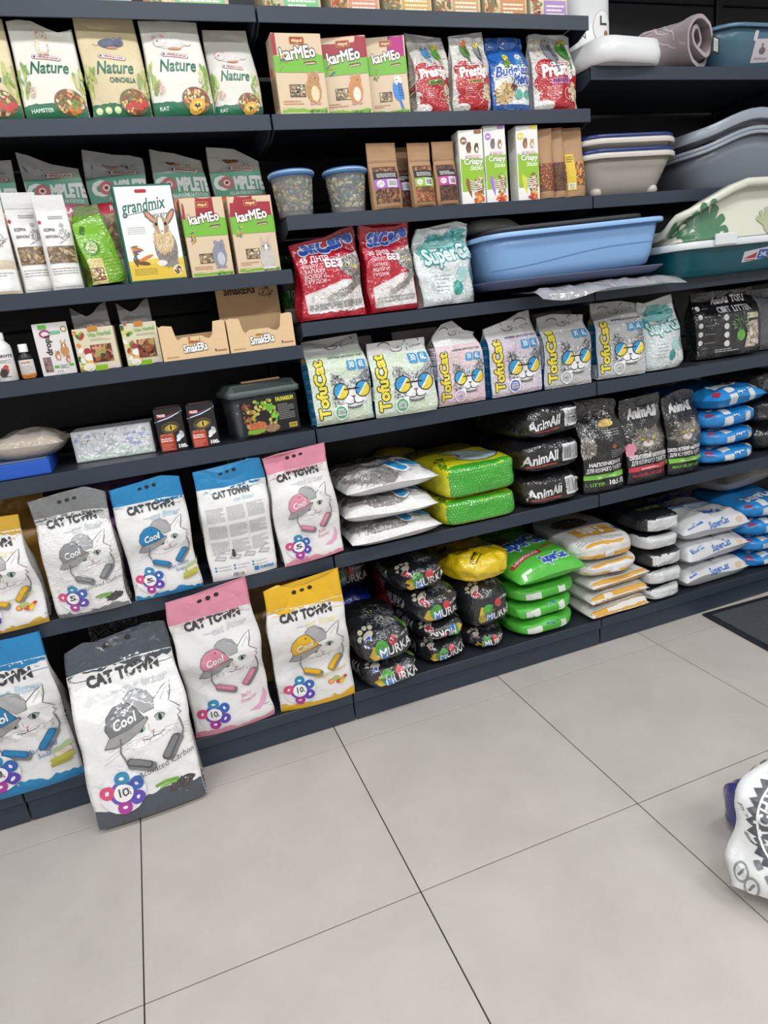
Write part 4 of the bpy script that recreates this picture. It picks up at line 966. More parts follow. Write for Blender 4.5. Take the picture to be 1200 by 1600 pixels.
def herbal(lab, x, w, seed, rz, y):
    h, d = .103, .04; b = box(w, d, h, 'd6cdb0', .001); H = h/w; a = Art(H)
    r = random.Random(seed)
    for i in range(16): a.ell(.02+r.random()*.22, r.random()*H, .06+.05*r.random(), .05, r.choice(['7fa83c', '5f8a2c', 'd98a32', 'a83c2c', 'c9d06a', 'e8e4d8', 'b8622c', '3f6a24']), 12, r.random()*180)
    a.ell(.27, H*.46, .09, .09, 'a83040'); a.ell(.3, H*.32, .12, .1, 'ece6dc'); a.ell(.3, H*.16, .13, .1, 'e0b070'); a.ell(.24, .1, .15, .1, 'eae2d2')
    a.text('Vita Herbal', .64, H*.8, .1, '79b06a', w=.58, rot=3); a.mlines(.4, H*.7, .9, H*.76, 2, 'a8b890', seed=seed)
    a.rect(.36, .2, .87, H*.6, '4a2a20'); a.bits(.62, .1+H*.3, .25, H*.3-.1, ['7a3a28', '8f4a30', '5a2a1c', 'b05a3a', '9a9a50', 'c98a6a', '4a3a2c'], 60, .055, rect=True, seed=seed)
    a.rect(.36, .0, .68, .13, '8fc02c'); a.rect(.6, 0, 1, .12, '8a5ab0'); a.text('100g', .84, .03, .07, 'e9d9f2', w=.2)
    front(b, a, w, fine=None)
    tabm = box(w*.24, .002, .012, 'c08030', .0005, (.0, -d/2-.0012, h-.008)); 
    bag, _ = gusset(w*.94, .045, .03, 'a8a6a4', ts=.1, seal=.3, s=.5, seed=seed, amp=.004, wr=.002, split=.98, wave=[.014, .0, -.012, -.004, .012, .02], NU=18); bag.move((0, -.012, h-.006))
    stuff = MB(); rr = np.random.RandomState(seed)
    for i in range(10): box(.014, .008, .01, ['7a3a28', '5a2a1c', '9a5a3c'][i % 3], .002, (w*(-.3+.6*rr.rand()), .004, h-.002), stuff)
    return thing('herb_mix_box', lab, 'box', [('sleeve', b, 'card', [('hang_tab', tabm, 'card', 'orange hang tab')]), ('clear_bag', bag, 'cfilm', None, 'crumpled clear plastic bag top'), ('herbs', stuff, 'food')], (x, y+d/2, ZS['3']+.0005), rz, group='herb mix boxes on the third left shelf')
herbal('cream herb mix box with a clear bag top, next to the slim white carton', .156, .096, 71, -5, Y0+.02)
herbal('cream herb mix box with a clear bag top, next to the open display boxes', .262, .086, 72, 3, Y0+.02)
def display(lab, x, w, seed, header, rz):
    d, h = .13, .088; t = .002; C = 'dcbd92'; fr = MB(); IN = 'b38e66'
    def wall(L, prof, pos, rot, nm):
        V = []; n = len(prof)
        for yy in (-t/2, t/2): V += [Vector(pos)+Matrix.Rotation(math.radians(rot), 3, 'Z') @ Vector((px, yy, pz)) for px, pz in prof]
        tri = tessellate_polygon([[Vector((px, pz, 0)) for px, pz in prof]])
        F = [tuple(q) for q in tri]+[tuple(n+i for i in q[::-1]) for q in tri]+[(i, (i+1) % n, n+(i+1) % n, n+i) for i in range(n)]
        m = MB(); m.add(V, F, C, False); return m
    L = w/2
    f = wall(w, [(-L, 0), (L, 0), (L, h*.97), (L-.008, h), (L-.03, h*.98), (L-.036, h*.62), (L-.045, h*.52), (.03, h*.55), (.02, h*.62), (-.03, h*.62), (-.04, h*.55), (-L+.05, h*.5), (-L+.04, h*.6), (-L+.034, h*.96), (-L+.01, h), (-L, h*.95)], (0, -d/2, 0), 0, 'f')
    H = h/w; a = Art(H); a.rbox(.5, H*.55, .2, .13, 'b87a2c', .02); a.rbox(.5, H*.55, .17, .1, 'a8502c', .015); a.text('vitapol', .5, H*.55-.024, .05, 'f0d8a0', w=.14)
    a.text('SmakERs', .5, H*.2, .11, 'f4f2ee', w=.36, rot=3, off=.04, out='2a2628', ow=.06); a.mlines(.82, H*.12, .97, H*.2, 1, 'a05a3c', seed=2); a.mlines(.05, H*.08, .28, H*.14, 1, 'b08a60', seed=4); a.rect(.79, H*.12, .81, H*.2, '3a3a5a')
    lay(f, a, (-L, -.3, 0), (w, 0, 0), (0, 0, w), (0, 1, 0), fine=None)
    subs = [('front_panel', f, 'raw')]
    parts = [('front_panel', f, 'raw'), ('tray_base', box(w-.006, d-.004, .002, C, .0005), 'raw')]
    for s in (-1, 1): parts.append(('side_panel', wall(d, [(-d/2, 0), (d/2, 0), (d/2, h*1.0), (-d/2+.03, h*1.0), (-d/2+.02, h*.93), (-d/2, h*.93)], (s*(L-t), 0, 0), 90, 's'), 'raw'))
    hh = .19 if header else h*.7
    bk = wall(w, [(-L, 0), (L, 0), (L*.98, hh*.9), (L*.92, hh), (-L*.92, hh*.98), (-L*.98, hh*.88)], (0, d/2-.004, 0), 0, 'b')
    if header:
        a = Art(hh/w); a.rect(0, hh/w*.72, 1, hh/w, 'a57f58'); a.text('SmakERs', .38, hh/w*.8, .11, '5a4632', w=.5, off=.04); a.fur(.8, hh/w*.8, .12, .06, ['4a3a30', '6a5442'], 40, .06, .01)
        lay(bk, a, (-L, -.3, 0), (w, 0, 0), (0, 0, w), (0, 1, 0), fine=None)
    parts.append(('back_panel', bk, 'raw', None, 'tall printed header card' if header else None))
    cr = MB(); cr.add([(-.004, 0, h), (.004, 0, h), (.01, 0, h+.02), (.004, 0, h+.02)], [(0, 1, 2, 3)], 'e6d2b0', False)
    return thing('display_box', lab, 'box', parts, (x, Y0+.004+d/2, ZS['3']+.0005), rz, group='open cardboard display boxes')
display('open cardboard display box without a header, next to the herb mix boxes', .389, .168, 73, False, 2)
display('open cardboard display box with a tall header at its back, right end', .567, .176, 74, True, 0)

# ------------------------------------------------------------------ third shelf, middle bay
def sil_bag(lab, x, w, h, seed, z, y=Y0+.006, rz=0, days='45'):
    b, t = gusset(w, h, .09, 'b3122c', ts=.55, seal=.06, s=.55, seed=seed, amp=.007, wr=.004, split=.955, edge_c='a80f28', wave=[-.02, -.012, -.006, .012, .02] if days == '45' else [.01, 0, .0, .0, .012], bend=.02, bendv=.75); H = h/w; a = Art(H)
    pts = [(.1, .08), (.97, .1), (.97, H*.43), (.7, H*.42), (.4, H*.345), (.1, H*.28)]
    a.poly([(x_*1.01-.02, y_+.015) for x_, y_ in pts], 'e6b8be'); a.poly(pts, 'dcd9d6'); a.bits(.55, H*.18, .38, H*.12, ['e6e4e2', 'd2cfcc', 'ecebe9', 'c6c3c0'], 130, .02, rect=True, seed=seed)
    a.poly([(.62, H*.6), (.68, H*.7), (.84, H*.72), (1, H*.78), (1, H*.4), (.84, H*.46), (.72, H*.5)], 'e6dcdc')
    a.blob(.86, H*.6, .2, H*.12, '8d8782', .06, seed=seed); a.fur(.86, H*.6, .2, H*.12, ['8d8782', '6f6a66', 'aaa49e', '5a5552', 'c0bab4'], 160, .07, .012, seed=seed); a.fur(.92, H*.47, .1, H*.1, ['7a7570', '5f5a56', 'a09a94'], 80, .07, .012, ang=-100, seed=seed+1)
    a.poly([(.66, H*.62), (.56, H*.7), (.78, H*.71)], '9a938d'); a.ell(.78, H*.6, .035, .03, 'c9c06a'); a.ell(.78, H*.6, .014, .024, '15120f'); a.ell(.9, H*.575, .035, .03, 'c9c06a'); a.ell(.82, H*.545, .03, .02, '9a6a66')
    a.line([(.95, H*.42), (.72, H*.3), (.48, H*.235)], .085, '8a847e'); a.fur(.7, H*.3, .24, .05, ['8d8782', '6f6a66', 'b0aaa4'], 90, .06, .011, rot=24, seed=seed+2); a.ell(.46, H*.23, .07, .045, 'a8a29c')
    a.text('Sil', .27, H*.78, .22, '2455b8', sh=.1, rot=8, off=.06, out='dfe3ee', ow=.05); a.text('Care', .68, H*.82, .22, '2455b8', w=.56, rot=20, off=.06, out='dfe3ee', ow=.05)
    a.text(days+' ДНІВ', .1, H*.66, .085, 'f2dfe2', 'l', w=.42); a.text('БЕЗ', .42, H*.585, .1, 'f6f2f2', 'l', w=.28, off=.05)
    for i, s_ in enumerate(('ПИЛУ', 'ЗАПАХУ', 'ВОЛОГИ', 'ГРУДОК')): a.text('✓'[:0]+s_, .12, H*(.59-.058*i), .05, 'f0d9dc', 'l', off=.015)
    a.text('100% НАТУРАЛЬНИЙ СОРБЕНТ НА ОСНОВІ ОКСИДУ', .53, H*.145, .045, '5a5654', w=.84, rot=2, off=.01); a.text('НЕТОКСИЧНИЙ, МИТТЄВО ВБИРАЄ ВОЛОГУ', .52, H*.105, .045, '5a5654', w=.82, rot=2, off=.01)
    front(b, a, w); return thing('cat_litter_bag', lab, 'bag', [('bag', b, 'film'), ('top_fold', t, 'film')], (x, y, z+.001), rz, 3, group='red cat litter bags')
sil_bag('larger red cat litter bag with a reaching grey cat, left of its red twin', .784, .188, .226, 81, ZS['3b'], days='45')
sil_bag('narrower red cat litter bag with a reaching grey cat, left of the teal bag', .962, .146, .232, 82, ZS['3b'], days='30')
def teal_bag(lab, x, w, h, seed, z, y, wave, bend=.03):
    b, t = gusset(w, h, .1, 'd5dcdc', ts=.5, seal=.08, s=.55, seed=seed, amp=.008, wr=.005, split=.93, edge_c='d3d6d6', wave=wave, bend=bend, bendv=.7, neck=.92); H = h/w; a = Art(H)
    a.bits(.5, H*.3, .46, H*.28, ['dfe6e6', 'ccd6d6', 'e8eded'], 130, .022, rect=True, seed=seed)
    a.blob(.6, H*.82, .36, H*.12, '4fa8a4', .18, seed=seed); a.fur(.6, H*.8, .34, H*.12, ['2f8a88', '63b5b0', '8fcac6', '1f7270'], 90, .12, .03, seed=seed); a.blob(.14, H*.66, .12, H*.1, '4fa8a4', .15, seed=seed+1); a.ell(.2, H*.6, .07, H*.1, '3f9a97', rot=10); a.blob(.5, H*.74, .4, H*.05, '8fccca', .2, seed=seed+4)
    a.text('SuperCat', .58, H*.535, .24, 'd8ecec', w=.98, rot=5, off=.04, out='258f8c', ow=.06)
    a.ell(.62, H*.19, .1, .12, '2f9a90', rot=-20); a.fur(.62, H*.19, .09, .1, ['1f7a72', '4fb5aa'], 26, .08, .014, ang=60, seed=seed); a.ell(.72, H*.35, .1, H*.1, 'a8d4d2', rot=-25); a.ell(.93, H*.33, .035, .14, '3fa39d', rot=6); a.mlines(.22, H*.17, .5, H*.4, 5, '8f9a9a', .012, seed=seed)
    front(b, a, w); return thing('cat_litter_bag', lab, 'bag', [('bag', b, 'film'), ('top_fold', t, 'film')], (x, y, z+.001), 2, 3, group='white and teal cat litter bags')
teal_bag('white and teal cat litter bag with a crumpled top, beside the red bags', 1.139, .17, .226, 83, ZS['3b'], Y0+.006, [.0, .0, -.02, .012, .0])
def big_green():
    b, t = gusset(.26, .2, .1, '2f6a2a', ts=.6, seal=.1, s=.6, seed=84, amp=.007, wr=.003, split=.9); a = Art(.9)
    a.rect(0, 0, 1, .16, 'b9bcb6'); a.text('100% silica gel', .3, .28, .08, 'b5d4a8', w=.5); a.text('CRYSTALS', .3, .45, .1, 'b5d4a8', w=.5); a.blob(.4, .65, .3, .12, '1f4f1c', .1)
    front(b, a, .26); thing('cat_litter_bag', 'dark green litter bag standing deep behind the first red bag', 'bag', [('bag', b, 'film'), ('top_fold', t, 'film')], (.825, .33, ZS['3b']+.001), 0, 2)
big_green()

# ================================================================== fourth shelf
def blue_case():
    b = box(.3, .2, .038, '1f55b8', .002); a = Art(.127); a.line([(0, .12), (1, .12)], .008, '8fb0e0'); front(b, a, .3, fine=None); a = Art(.6); a.rect(.02, .02, .98, .6, '6f86a8'); a.fur(.5, .3, .4, .2, ['7f94b4', '5f7698'], 40, .1, .02); top(b, a, .3, -.15, -.1, fine=None)
    thing('flat_carton', 'flat blue carton lying under the bag of sand', 'box', [('carton', b, 'card')], (-.165, Y0+.115, ZS['4']+.0005))
blue_case()
def sand_bag():
    b = pillow(.2, .15, .075, 'cfc8c0', seed=91, p=2.4, e=.7, amp=.004, wr=.003, pull=.14, split=.62, ears=.01); cont = pillow(.165, .125, .052, 'b89b76', seed=92, p=2.6, e=.7, amp=.002, wr=.001, pull=.1, split=.5); cont.move((0, 0, .006))
    thing('sand_bag', 'translucent bag of sand lying on the flat blue carton', 'bag', [('clear_bag', b, mat('translucent_film', .25, coat=.6, alpha=.5, bscale=30, bstr=.4, wscale=20, wstr=.2)), ('sand_fill', cont, 'food')], (-.062, Y0+.1, ZS['4']+.0402), -4)
sand_bag()
def foil_box():
    w, h, d = .205, .083, .09; b = box(w, d, h, 'd3d7da', .002); H = h/w; a = Art(H)
    a.rect(.02, .02, .98, H-.02, 'd9dde0'); a.band(.02, .1, 'c6dccb', .02, .98, .01, 3); a.blob(.8, H*.6, .14, .1, 'aab5d6', .15); a.blob(.14, H*.72, .1, .06, 'a5b2de', .15); a.blob(.45, H*.5, .16, .12, 'b9bec3', .25, seed=3)
    a.rbox(.16, H*.68, .12, .045, 'd9d2d4', .01); a.text('TRIXIE', .16, H*.68-.012, .028, 'b0606a', w=.1)
    a.bits(.5, H*.5, .46, H*.44, ['eef1f3', 'f6f7f8', 'ffffff', 'dfe4e8', 'bcc3ca', 'e9edf0'], 330, .012, 2.2, rect=True, seed=4)  # pale specks: glints of the crumpled wrap painted into the colour
    front(b, a, w, fine=.02, step=.00001); m = mat('silver_shrink_wrap', .25, coat=1., metal=.0, bscale=60, bstr=.35, wscale=60, wstr=.3, stretch=(.5, 1, 1))
    thing('wrapped_carton', 'flat carton in silvery crumpled shrink wrap, left of the two lamp boxes', 'box', [('carton', b, m)], (.145, .185+d/2, ZS['4']+.0005), -6)
foil_box()
def lamp_box(lab, x, y, seed, rz):
    w, h, d = .072, .116, .07; b = box(w, d, h, '1c191b', .001); H = h/w; a = Art(H)
    a.poly([(0, H*.74), (.5, H*.82), (1, H*.94), (1, H), (0, H)], '8a2b26'); a.poly([(0, H*.72), (.4, H*.77), (1, H*.9), (1, H*.96), (.4, H), (0, H)], '2f62b0'); a.line([(0, H*.71), (.5, H*.775), (1, H*.9)], .03, 'e9e9ee'); a.rbox(.25, H*.84, .34, .12, 'b0222c', .05); a.text('TRIXIE', .25, H*.815, .09, 'f6f2f2', w=.28)
    a.ell(.5, H*.55, .34, .22, '4a4230', rot=10); a.fur(.5, H*.55, .32, .2, ['5a5238', '6f6644', '3a3424'], 70, .07, .02, seed=seed); a.ell(.52, H*.55, .24, .12, 'a8923c', rot=12); a.ell(.52, H*.55, .12, .12, 'c9b04a'); a.ell(.52, H*.55, .03, .1, '15120c'); a.arc(.52, H*.55, .25, .13, 10, 175, .03, '15120f')
    a.rect(.06, .03, .58, H*.38, 'b0382c'); a.poly([(.06, H*.3), (.58, H*.3), (.06, H*.15)], 'c2482f'); a.text('REPTILAND', .1, H*.37, .075, 'e08a6a', 'l', w=.45); a.text('Neodymium', .09, H*.29, .06, 'f6ece6', 'l', w=.4); a.text('Basking Spot', .09, H*.24, .06, 'f6ece6', 'l', w=.42); a.mlines(.09, .08, .5, H*.2, 4, 'd98a70', seed=seed)
    a.ell(.8, H*.33, .15, .1, 'd9dce0', rot=20); a.ell(.72, H*.26, .1, .06, 'eceef0', rot=40); a.ell(.86, H*.4, .07, .1, 'b8bcc2', rot=30)
    a.text('100', .8, .1, .13, 'f6f6f6', w=.3, off=.05); a.text('W', .97, .1, .06, 'f0f0f0')
    front(b, a, w, fine=None); s = Art(h/d); s.rect(0, s.H*.72, 1, s.H*.9, '2f62b0'); s.mlines(.1, .2, .9, s.H*.6, 12, '8a8688', seed=seed); side(b, s, d, -1, -d/2, fine=None); side(b, s, d, 1, -d/2, fine=None)
    tp = Art(1.); tp.rect(0, 0, 1, 1, '7a2a24'); tp.mlines(.1, .2, .9, .8, 5, 'c9a09a'); top(b, tp, w, -w/2, -d/2, fine=None)
    thing('lamp_box', lab, 'box', [('carton', b, 'card')], (x, y+d/2, ZS['4']+.0005), rz, group='black reptile lamp boxes')
lamp_box('black reptile lamp box with an eye, nearer the silvery wrapped carton', .294, .135, 93, -6)
lamp_box('black reptile lamp box with an eye, nearer the reptile tank', .377, .115, 94, -6)
def tank():
    w, d, h = .19, .13, .118; MBt = MB()
    shell = loft(w, d, .012, [(.008, 0), (.006, .003), (0, h), (.003, h), (.009, .006)], '8a9096', cap0=True)
    inner = box(w-.03, d-.03, .004, '2a2826', .001, (0, 0, .006)); sub_ = box(w-.026, d-.026, .07, '2c2a2a', .004, (0, 0, .008))
    lid = loft(w+.018, d+.018, .016, [(.006, h-.004), (0, h-.002), (0, h+.012), (.004, h+.014), (.014, h+.03), (.02, h+.031)], '4f5a59', cap0=True, cap1=True)
    gr = MB()
    for i in range(34):
        x = -w/2+.012+(w-.024)*i/33
        V = [(x-.0013, -d/2-.0052, h+.0155), (x+.0013, -d/2-.0052, h+.0155), (x+.0013, -d/2+.0035, h+.0285), (x-.0013, -d/2+.0035, h+.0285)]
        V2 = [(a_, b_+.003, c_-.002) for a_, b_, c_ in V]; V = [(a_, b_-.0012, c_+.0008) for a_, b_, c_ in V]
        gr.add(V+V2, [(0, 1, 2, 3), (7, 6, 5, 4), (0, 4, 5, 1), (1, 5, 6, 2), (2, 6, 7, 3), (3, 7, 4, 0)], '1d2424', False)
    card = box(w*.86, .0016, h*.82, '17161a', .0003, (.008, -d/2-.0025, .008)); a = Art(h*.82/(w*.86)); H = a.H
    a.rect(.0, .0, .62, H, '241f1c'); r = random.Random(4)
    for i in range(44): a.ell(.08+r.random()*.5, H*.25+r.random()*H*.7, .035, .028, r.choice(['a8b04a', 'c2b858', '7a8a3a']), 8, r.random()*180)
    a.fur(.1, H*.62, .1, H*.3, ['b0542c', '8a3a20', 'd98a5a'], 60, .07, .012, seed=2); a.ell(.24, H*.2, .17, .1, 'b8603a', rot=15); a.fur(.24, H*.2, .16, .09, ['c97a4a', '9a4428', 'd99a70'], 40, .06, .012, seed=3); a.ell(.5, H*.14, .13, .07, '9a7858'); a.fur(.5, H*.14, .12, .06, ['b8936a', '6f5238'], 30, .05, .012, seed=6)
    a.line([(.36, H*.92), (.45, H*.75), (.55, H*.82)], .05, '6ab02c'); a.line([(.5, H*.5), (.6, H*.42), (.58, H*.3)], .04, '6ab02c'); a.ell(.58, H*.5, .06, .05, '7cc23a'); a.ell(.5, H*.72, .07, .06, '6aa832', rot=30); a.ell(.6, H*.53, .015, .015, '1a1a10')
    a.text('FAUNARIUM', .78, H*.87, .065, 'd6d23a', w=.32, off=.04); a.mlines(.64, H*.34, .93, H*.8, 9, '8f8c88', seed=3); a.rect(.8, H*.06, .95, H*.2, 'b8a83a'); a.text('EXO TERRA', .875, H*.11, .03, '2a2410', w=.12); a.rect(.06, .03, .34, .09, '6ab02c'); a.rect(.955, 0, 1, H, '8fc23a'); a.poly([(0, H), (.14, H), (0, H*.8)], 'b0222c')
    front(card, a, w*.86, x0=.008-w*.43, z0=.008, fine=None)
    th = thing('reptile_tank', 'clear plastic reptile tank with a dark green vented lid and black card', 'tank', [('tank', shell, 'clear'), ('substrate', sub_, 'rough'), ('lid', lid, 'rough', [('vent_grille', gr, 'rough')], 'dark green vented lid'), ('label_card', card, 'card')], (.545, Y0+.03+d/2, ZS['4']+.0005), 7)
    st = MB(); box(.11, .012, .005, 'c09a6a', .001, (.0, 0, 0), st)
    thing('wooden_stick', 'pale wooden stick lying on the reptile tank lid', 'stick', [('stick', st, 'raw')], (.553, .16, ZS['4']+h+.0325), 5)
    thing('dark_stick', 'dark bark strip lying behind the pale stick on the tank lid', 'stick', [('stick', box(.1, .016, .006, '2b2522', .002), 'raw')], (.545, .20, ZS['4']+h+.0325), 9)
tank()
def tofu_art(a, H, tint, dropc, seed, sidex=0):
    a.rect(0, 0, 1, H, tint); a.bits(.5, H*.5, .5, H*.5, [tint, 'e9ece8', 'd3d6d0'], 160, .012, 2, rect=True, seed=seed)
    f = (.63, H*.42); G = ['2a2a2c', '55555a', '8a8a8e', 'c9c9cc', 'e6e6e8', '1a1a1c']
    a.poly([(.33, H*.72), (.42, H*.5), (.62, H*.56)], '9a9a9c'); a.poly([(.98, H*.74), (.98, H*.45), (.7, H*.56)], '9a9a9c'); a.fur(.43, H*.58, .1, H*.1, G, 60, .07, .012, ang=110, seed=seed); a.fur(.92, H*.6, .09, H*.1, G, 50, .07, .012, ang=70, seed=seed+1)
    a.ell(.66, H*.4, .3, H*.2, 'e3e3e4'); a.fur(.66, H*.45, .3, H*.13, G, 170, .07, .012, seed=seed+2); a.fur(.42, H*.32, .1, H*.1, G, 60, .06, .013, seed=seed+3); a.ell(.68, H*.3, .17, H*.09, 'ededee'); a.ell(.66, H*.41, .05, H*.07, 'e9e9ea')
    for q in (-1, 1):
        cx, cy = .65+q*.185, H*.44; a.ell(cx, cy, .135, .135, '1c1c20'); a.ell(cx, cy, .118, .118, '2f9ad2')
        t = np.linspace(-130, 50, 12); a.poly([(cx+.118*math.cos(math.radians(v)), cy+.118*math.sin(math.radians(v))) for v in t], 'e8d03a'); a.line([(cx-.07, cy-.09), (cx+.07, cy+.09)], .022, 'f2f2ee')
    a.line([(.52, H*.46), (.78, H*.46)], .02, '1c1c20'); a.poly([(.62, H*.36), (.7, H*.36), (.66, H*.325)], '4a4a4e'); a.line([(.66, H*.33), (.66, H*.28)], .012, '1c1c20'); a.arc(.6, H*.29, .08, .05, 200, 350, .013, '1c1c20'); a.arc(.74, H*.29, .09, .05, 190, 340, .013, '1c1c20'); a.arc(.67, H*.23, .13, .05, 190, 350, .012, '2c2c30')
    for i in range(9): a.line([(.5+.03*i, H*.22), (.44+.045*i, H*.17)], .006, '2a2a2c')
    a.text('TofuCat', .235, H*.09, .16, 'ead83c', 'l', w=H*.8, rot=90, off=.045, out='17171a', ow=.06)
    a.ell(.42, H*.15, .115, .115, 'f0f2f0'); a.poly([(.42, H*.15+.115), (.54, H*.15+.125), (.535, H*.15)], 'f0f2f0'); a.ell(.42, H*.15, .095, .095, dropc); a.bars(.36, H*.15-.045, .48, H*.15+.025, seed, 'e9ecea', '5a5a60'); a.mlines(.37, H*.15+.04, .47, H*.15+.07, 1, 'e6f0e8')
    for i, s_ in enumerate(('30', '6L')): a.rbox(.7+.17*i, H*.78, .15, .15, '3f94c8', .03, -3); a.text(s_, .7+.17*i, H*.78-.03, .085, 'eef6fa', w=.09)
    a.text('НАПОВНЮВАЧ ДЛЯ КОТЯЧОГО ТУАЛЕТУ', .66, H*.9, .03, '4a4a4c', w=.6)
def tofu_bag(lab, x, w, h, tint, dropc, seed, y, wave, rz=0, lean=2, bodyh=.2, roll=0, bend=0.):
    b, t = gusset(w, h, .09, 'dfe1dd', side='2f8ac0', ts=.62, seal=.07, s=.85, seed=seed, amp=.004, wr=.002, split=.82, edge_c='bdbdbb', wave=wave, neck=.93, bend=bend, bendv=.75); H = bodyh/w; a = Art(H); tofu_art(a, H, tint, dropc, seed); front(b, a, w)
    a2 = Art(.25); a2.arc(.3, .1, .1, .06, 10, 170, .014, '2a2a2c'); a2.arc(.75, .12, .12, .07, 10, 170, .014, '2a2a2c'); a2.arc(.5, .06, .1, .06, 180, 350, .012, '2a2a2c'); a2.fur(.7, .05, .2, .05, ['3a3a3c'], 16, .06, .007); front(t, a2, w, z0=h*.85)
    s = Art(2.2); s.rect(0, 0, 1, 2.2, '2f8ac0'); 
    for i in range(7): s.rbox(.5, .2+.3*i, .8, .22, '2a7fb5', .05); s.mlines(.2, .14+.3*i, .8, .26+.3*i, 2, '9cc8e0', seed=i)
    s.text('TofuCat', .5, 2.0, .18, 'ead83c', w=.8, off=.05); side(b, s, .09, -1, 0)
    thing('cat_litter_bag', lab, 'bag', [('bag', b, 'vac'), ('top_flap', t, 'pouch', None, 'loose pale bag top')], (x, y, ZS['4']+.001), rz, lean, roll, group='white cat litter bags with sunglasses cats on the fourth shelf')
GN = 'cfdcc6'; PK = 'dcc3c8'; LV = 'd2c6d4'; GY = 'bcbcbd'
tofu_bag('green tinted sunglasses cat litter bag with an open floppy top, beside the reptile tank', .772, .176, .243, GN, '5fa87c', 101, Y0+.004, [.0, -.01, -.018, .0, .006], bodyh=.2, lean=4, bend=-.012)
tofu_bag('square green tinted sunglasses cat litter brick, second from the left', .955, .188, .212, GN, '5fa87c', 102, Y0-.012, [0, 0, 0, 0], bodyh=.2, lean=1, rz=-4)
tofu_bag('pink sunglasses cat litter bag with a folded pale top', 1.148, .158, .24, PK, 'c89ac0', 103, Y0+.004, [-.03, .005, .012, -.02, -.03], bodyh=.175, lean=2, bend=.015)
tofu_bag('lavender sunglasses cat litter bag with a tall loose top', 1.34, .178, .228, LV, '6a6ab8', 104, Y0+.002, [-.02, -.01, 0, .016, .02], bodyh=.19, lean=2, roll=-1)
tofu_bag('grey sunglasses cat litter brick, just left of the bay joint', 1.53, .172, .222, GY, 'a8a8aa', 105, Y0+.002, [0, .008, 0, -.006], bodyh=.205, lean=1, rz=-3)
tofu_bag('grey sunglasses cat litter bag, just right of the bay joint', 1.738, .172, .24, GY, 'a8a8aa', 106, Y0+.004, [.006, .0, .004, -.012], bodyh=.2, lean=3, rz=-8)
teal_bag('white and teal cat litter bag on the fourth shelf beside the grey sunglasses bag', 1.926, .15, .232, 107, ZS['4'], Y0+.008, [.0, -.01, .006, .012], bend=0.)
def pink_behind(x, lab, c, y=.28):
    b, t = gusset(.16, .23, .09, c, ts=.62, seal=.07, s=.8, seed=108, amp=.004, wr=.003, split=.82); thing('cat_litter_bag', lab, 'bag', [('bag', b, 'vac'), ('top_flap', t, 'pouch')], (x, y, ZS['4']+.001), 0, 1, group='litter bags in the second row of the fourth shelf')
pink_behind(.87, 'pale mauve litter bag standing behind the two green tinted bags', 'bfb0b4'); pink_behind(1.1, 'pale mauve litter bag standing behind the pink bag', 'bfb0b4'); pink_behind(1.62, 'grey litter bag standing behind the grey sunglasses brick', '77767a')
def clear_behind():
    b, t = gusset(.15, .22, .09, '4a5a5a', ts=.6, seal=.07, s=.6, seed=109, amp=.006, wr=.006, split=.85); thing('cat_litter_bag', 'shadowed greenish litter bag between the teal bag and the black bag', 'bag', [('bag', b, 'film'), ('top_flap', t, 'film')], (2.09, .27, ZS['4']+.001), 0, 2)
clear_behind()
def black_tofu():
    w, h = .27, .23; b, t = gusset(w, h, .1, '17161a', ts=.6, seal=.06, s=.6, seed=110, amp=.006, wr=.004, split=.94, wave=[.0, .004, 0, .004]); H = h/w; a = Art(H)
    a.text('AnimAll', .43, H*.82, .075, 'e9e9ea', w=.24, sh=.2, off=.05); a.text('TOFU', .72, H*.82, .09, 'e9e9ea', w=.24, off=.05); a.text('CAT LITTER', .58, H*.67, .075, 'd0d0d2', w=.5, out='55555a', ow=.05)
    for i in range(5): a.ell(.07, H*(.25+.13*i), .03, .035, 'd9d9da', 10); a.ell(.42, H*(.2+.13*i), .04, .04, 'd9d9da', 12); a.mlines(.12, H*(.23+.13*i), .25, H*(.27+.13*i), 1, '77777a', seed=i)
    a.rbox(.86, H*.58, .22, .07, 'd6d2b0', .01); a.ell(.66, H*.3, .075, .075, '5fae3a'); a.fur(.66, H*.5, .14, .1, ['3f6a3a', '5a8a50', '8aa884'], 50, .07, .01, seed=3); a.poly([(.72, H*.1), (.82, H*.5), (.95, H*.5), (.95, H*.2), (.88, H*.1)], 'b9a898'); a.bits(.86, H*.3, .1, H*.18, ['cbbcae', 'a8988a', 'e0d4c8', '8a7c70'], 100, .014, 2, rect=True, seed=4); a.mlines(.25, H*.08, .6, H*.14, 2, 'a8a8aa')
    front(b, a, w); thing('cat_litter_bag', 'wide black cat litter bag with white lettering, right end of the fourth shelf', 'bag', [('bag', b, 'film'), ('top_seal', t, 'film')], (2.255, Y0+.05, ZS['4']+.001), -6, 4)
black_tofu()
def grey_end():
    b, t = gusset(.2, .22, .1, '5f6266', ts=.6, seal=.06, s=.6, seed=111, amp=.006, wr=.005, split=.94); thing('cat_litter_bag', 'grey litter bag mostly cut off by the right edge, fourth shelf', 'bag', [('bag', b, 'vac'), ('top_seal', t, 'vac')], (2.50, Y0+.08, ZS['4']+.001), 0, 2)
grey_end()

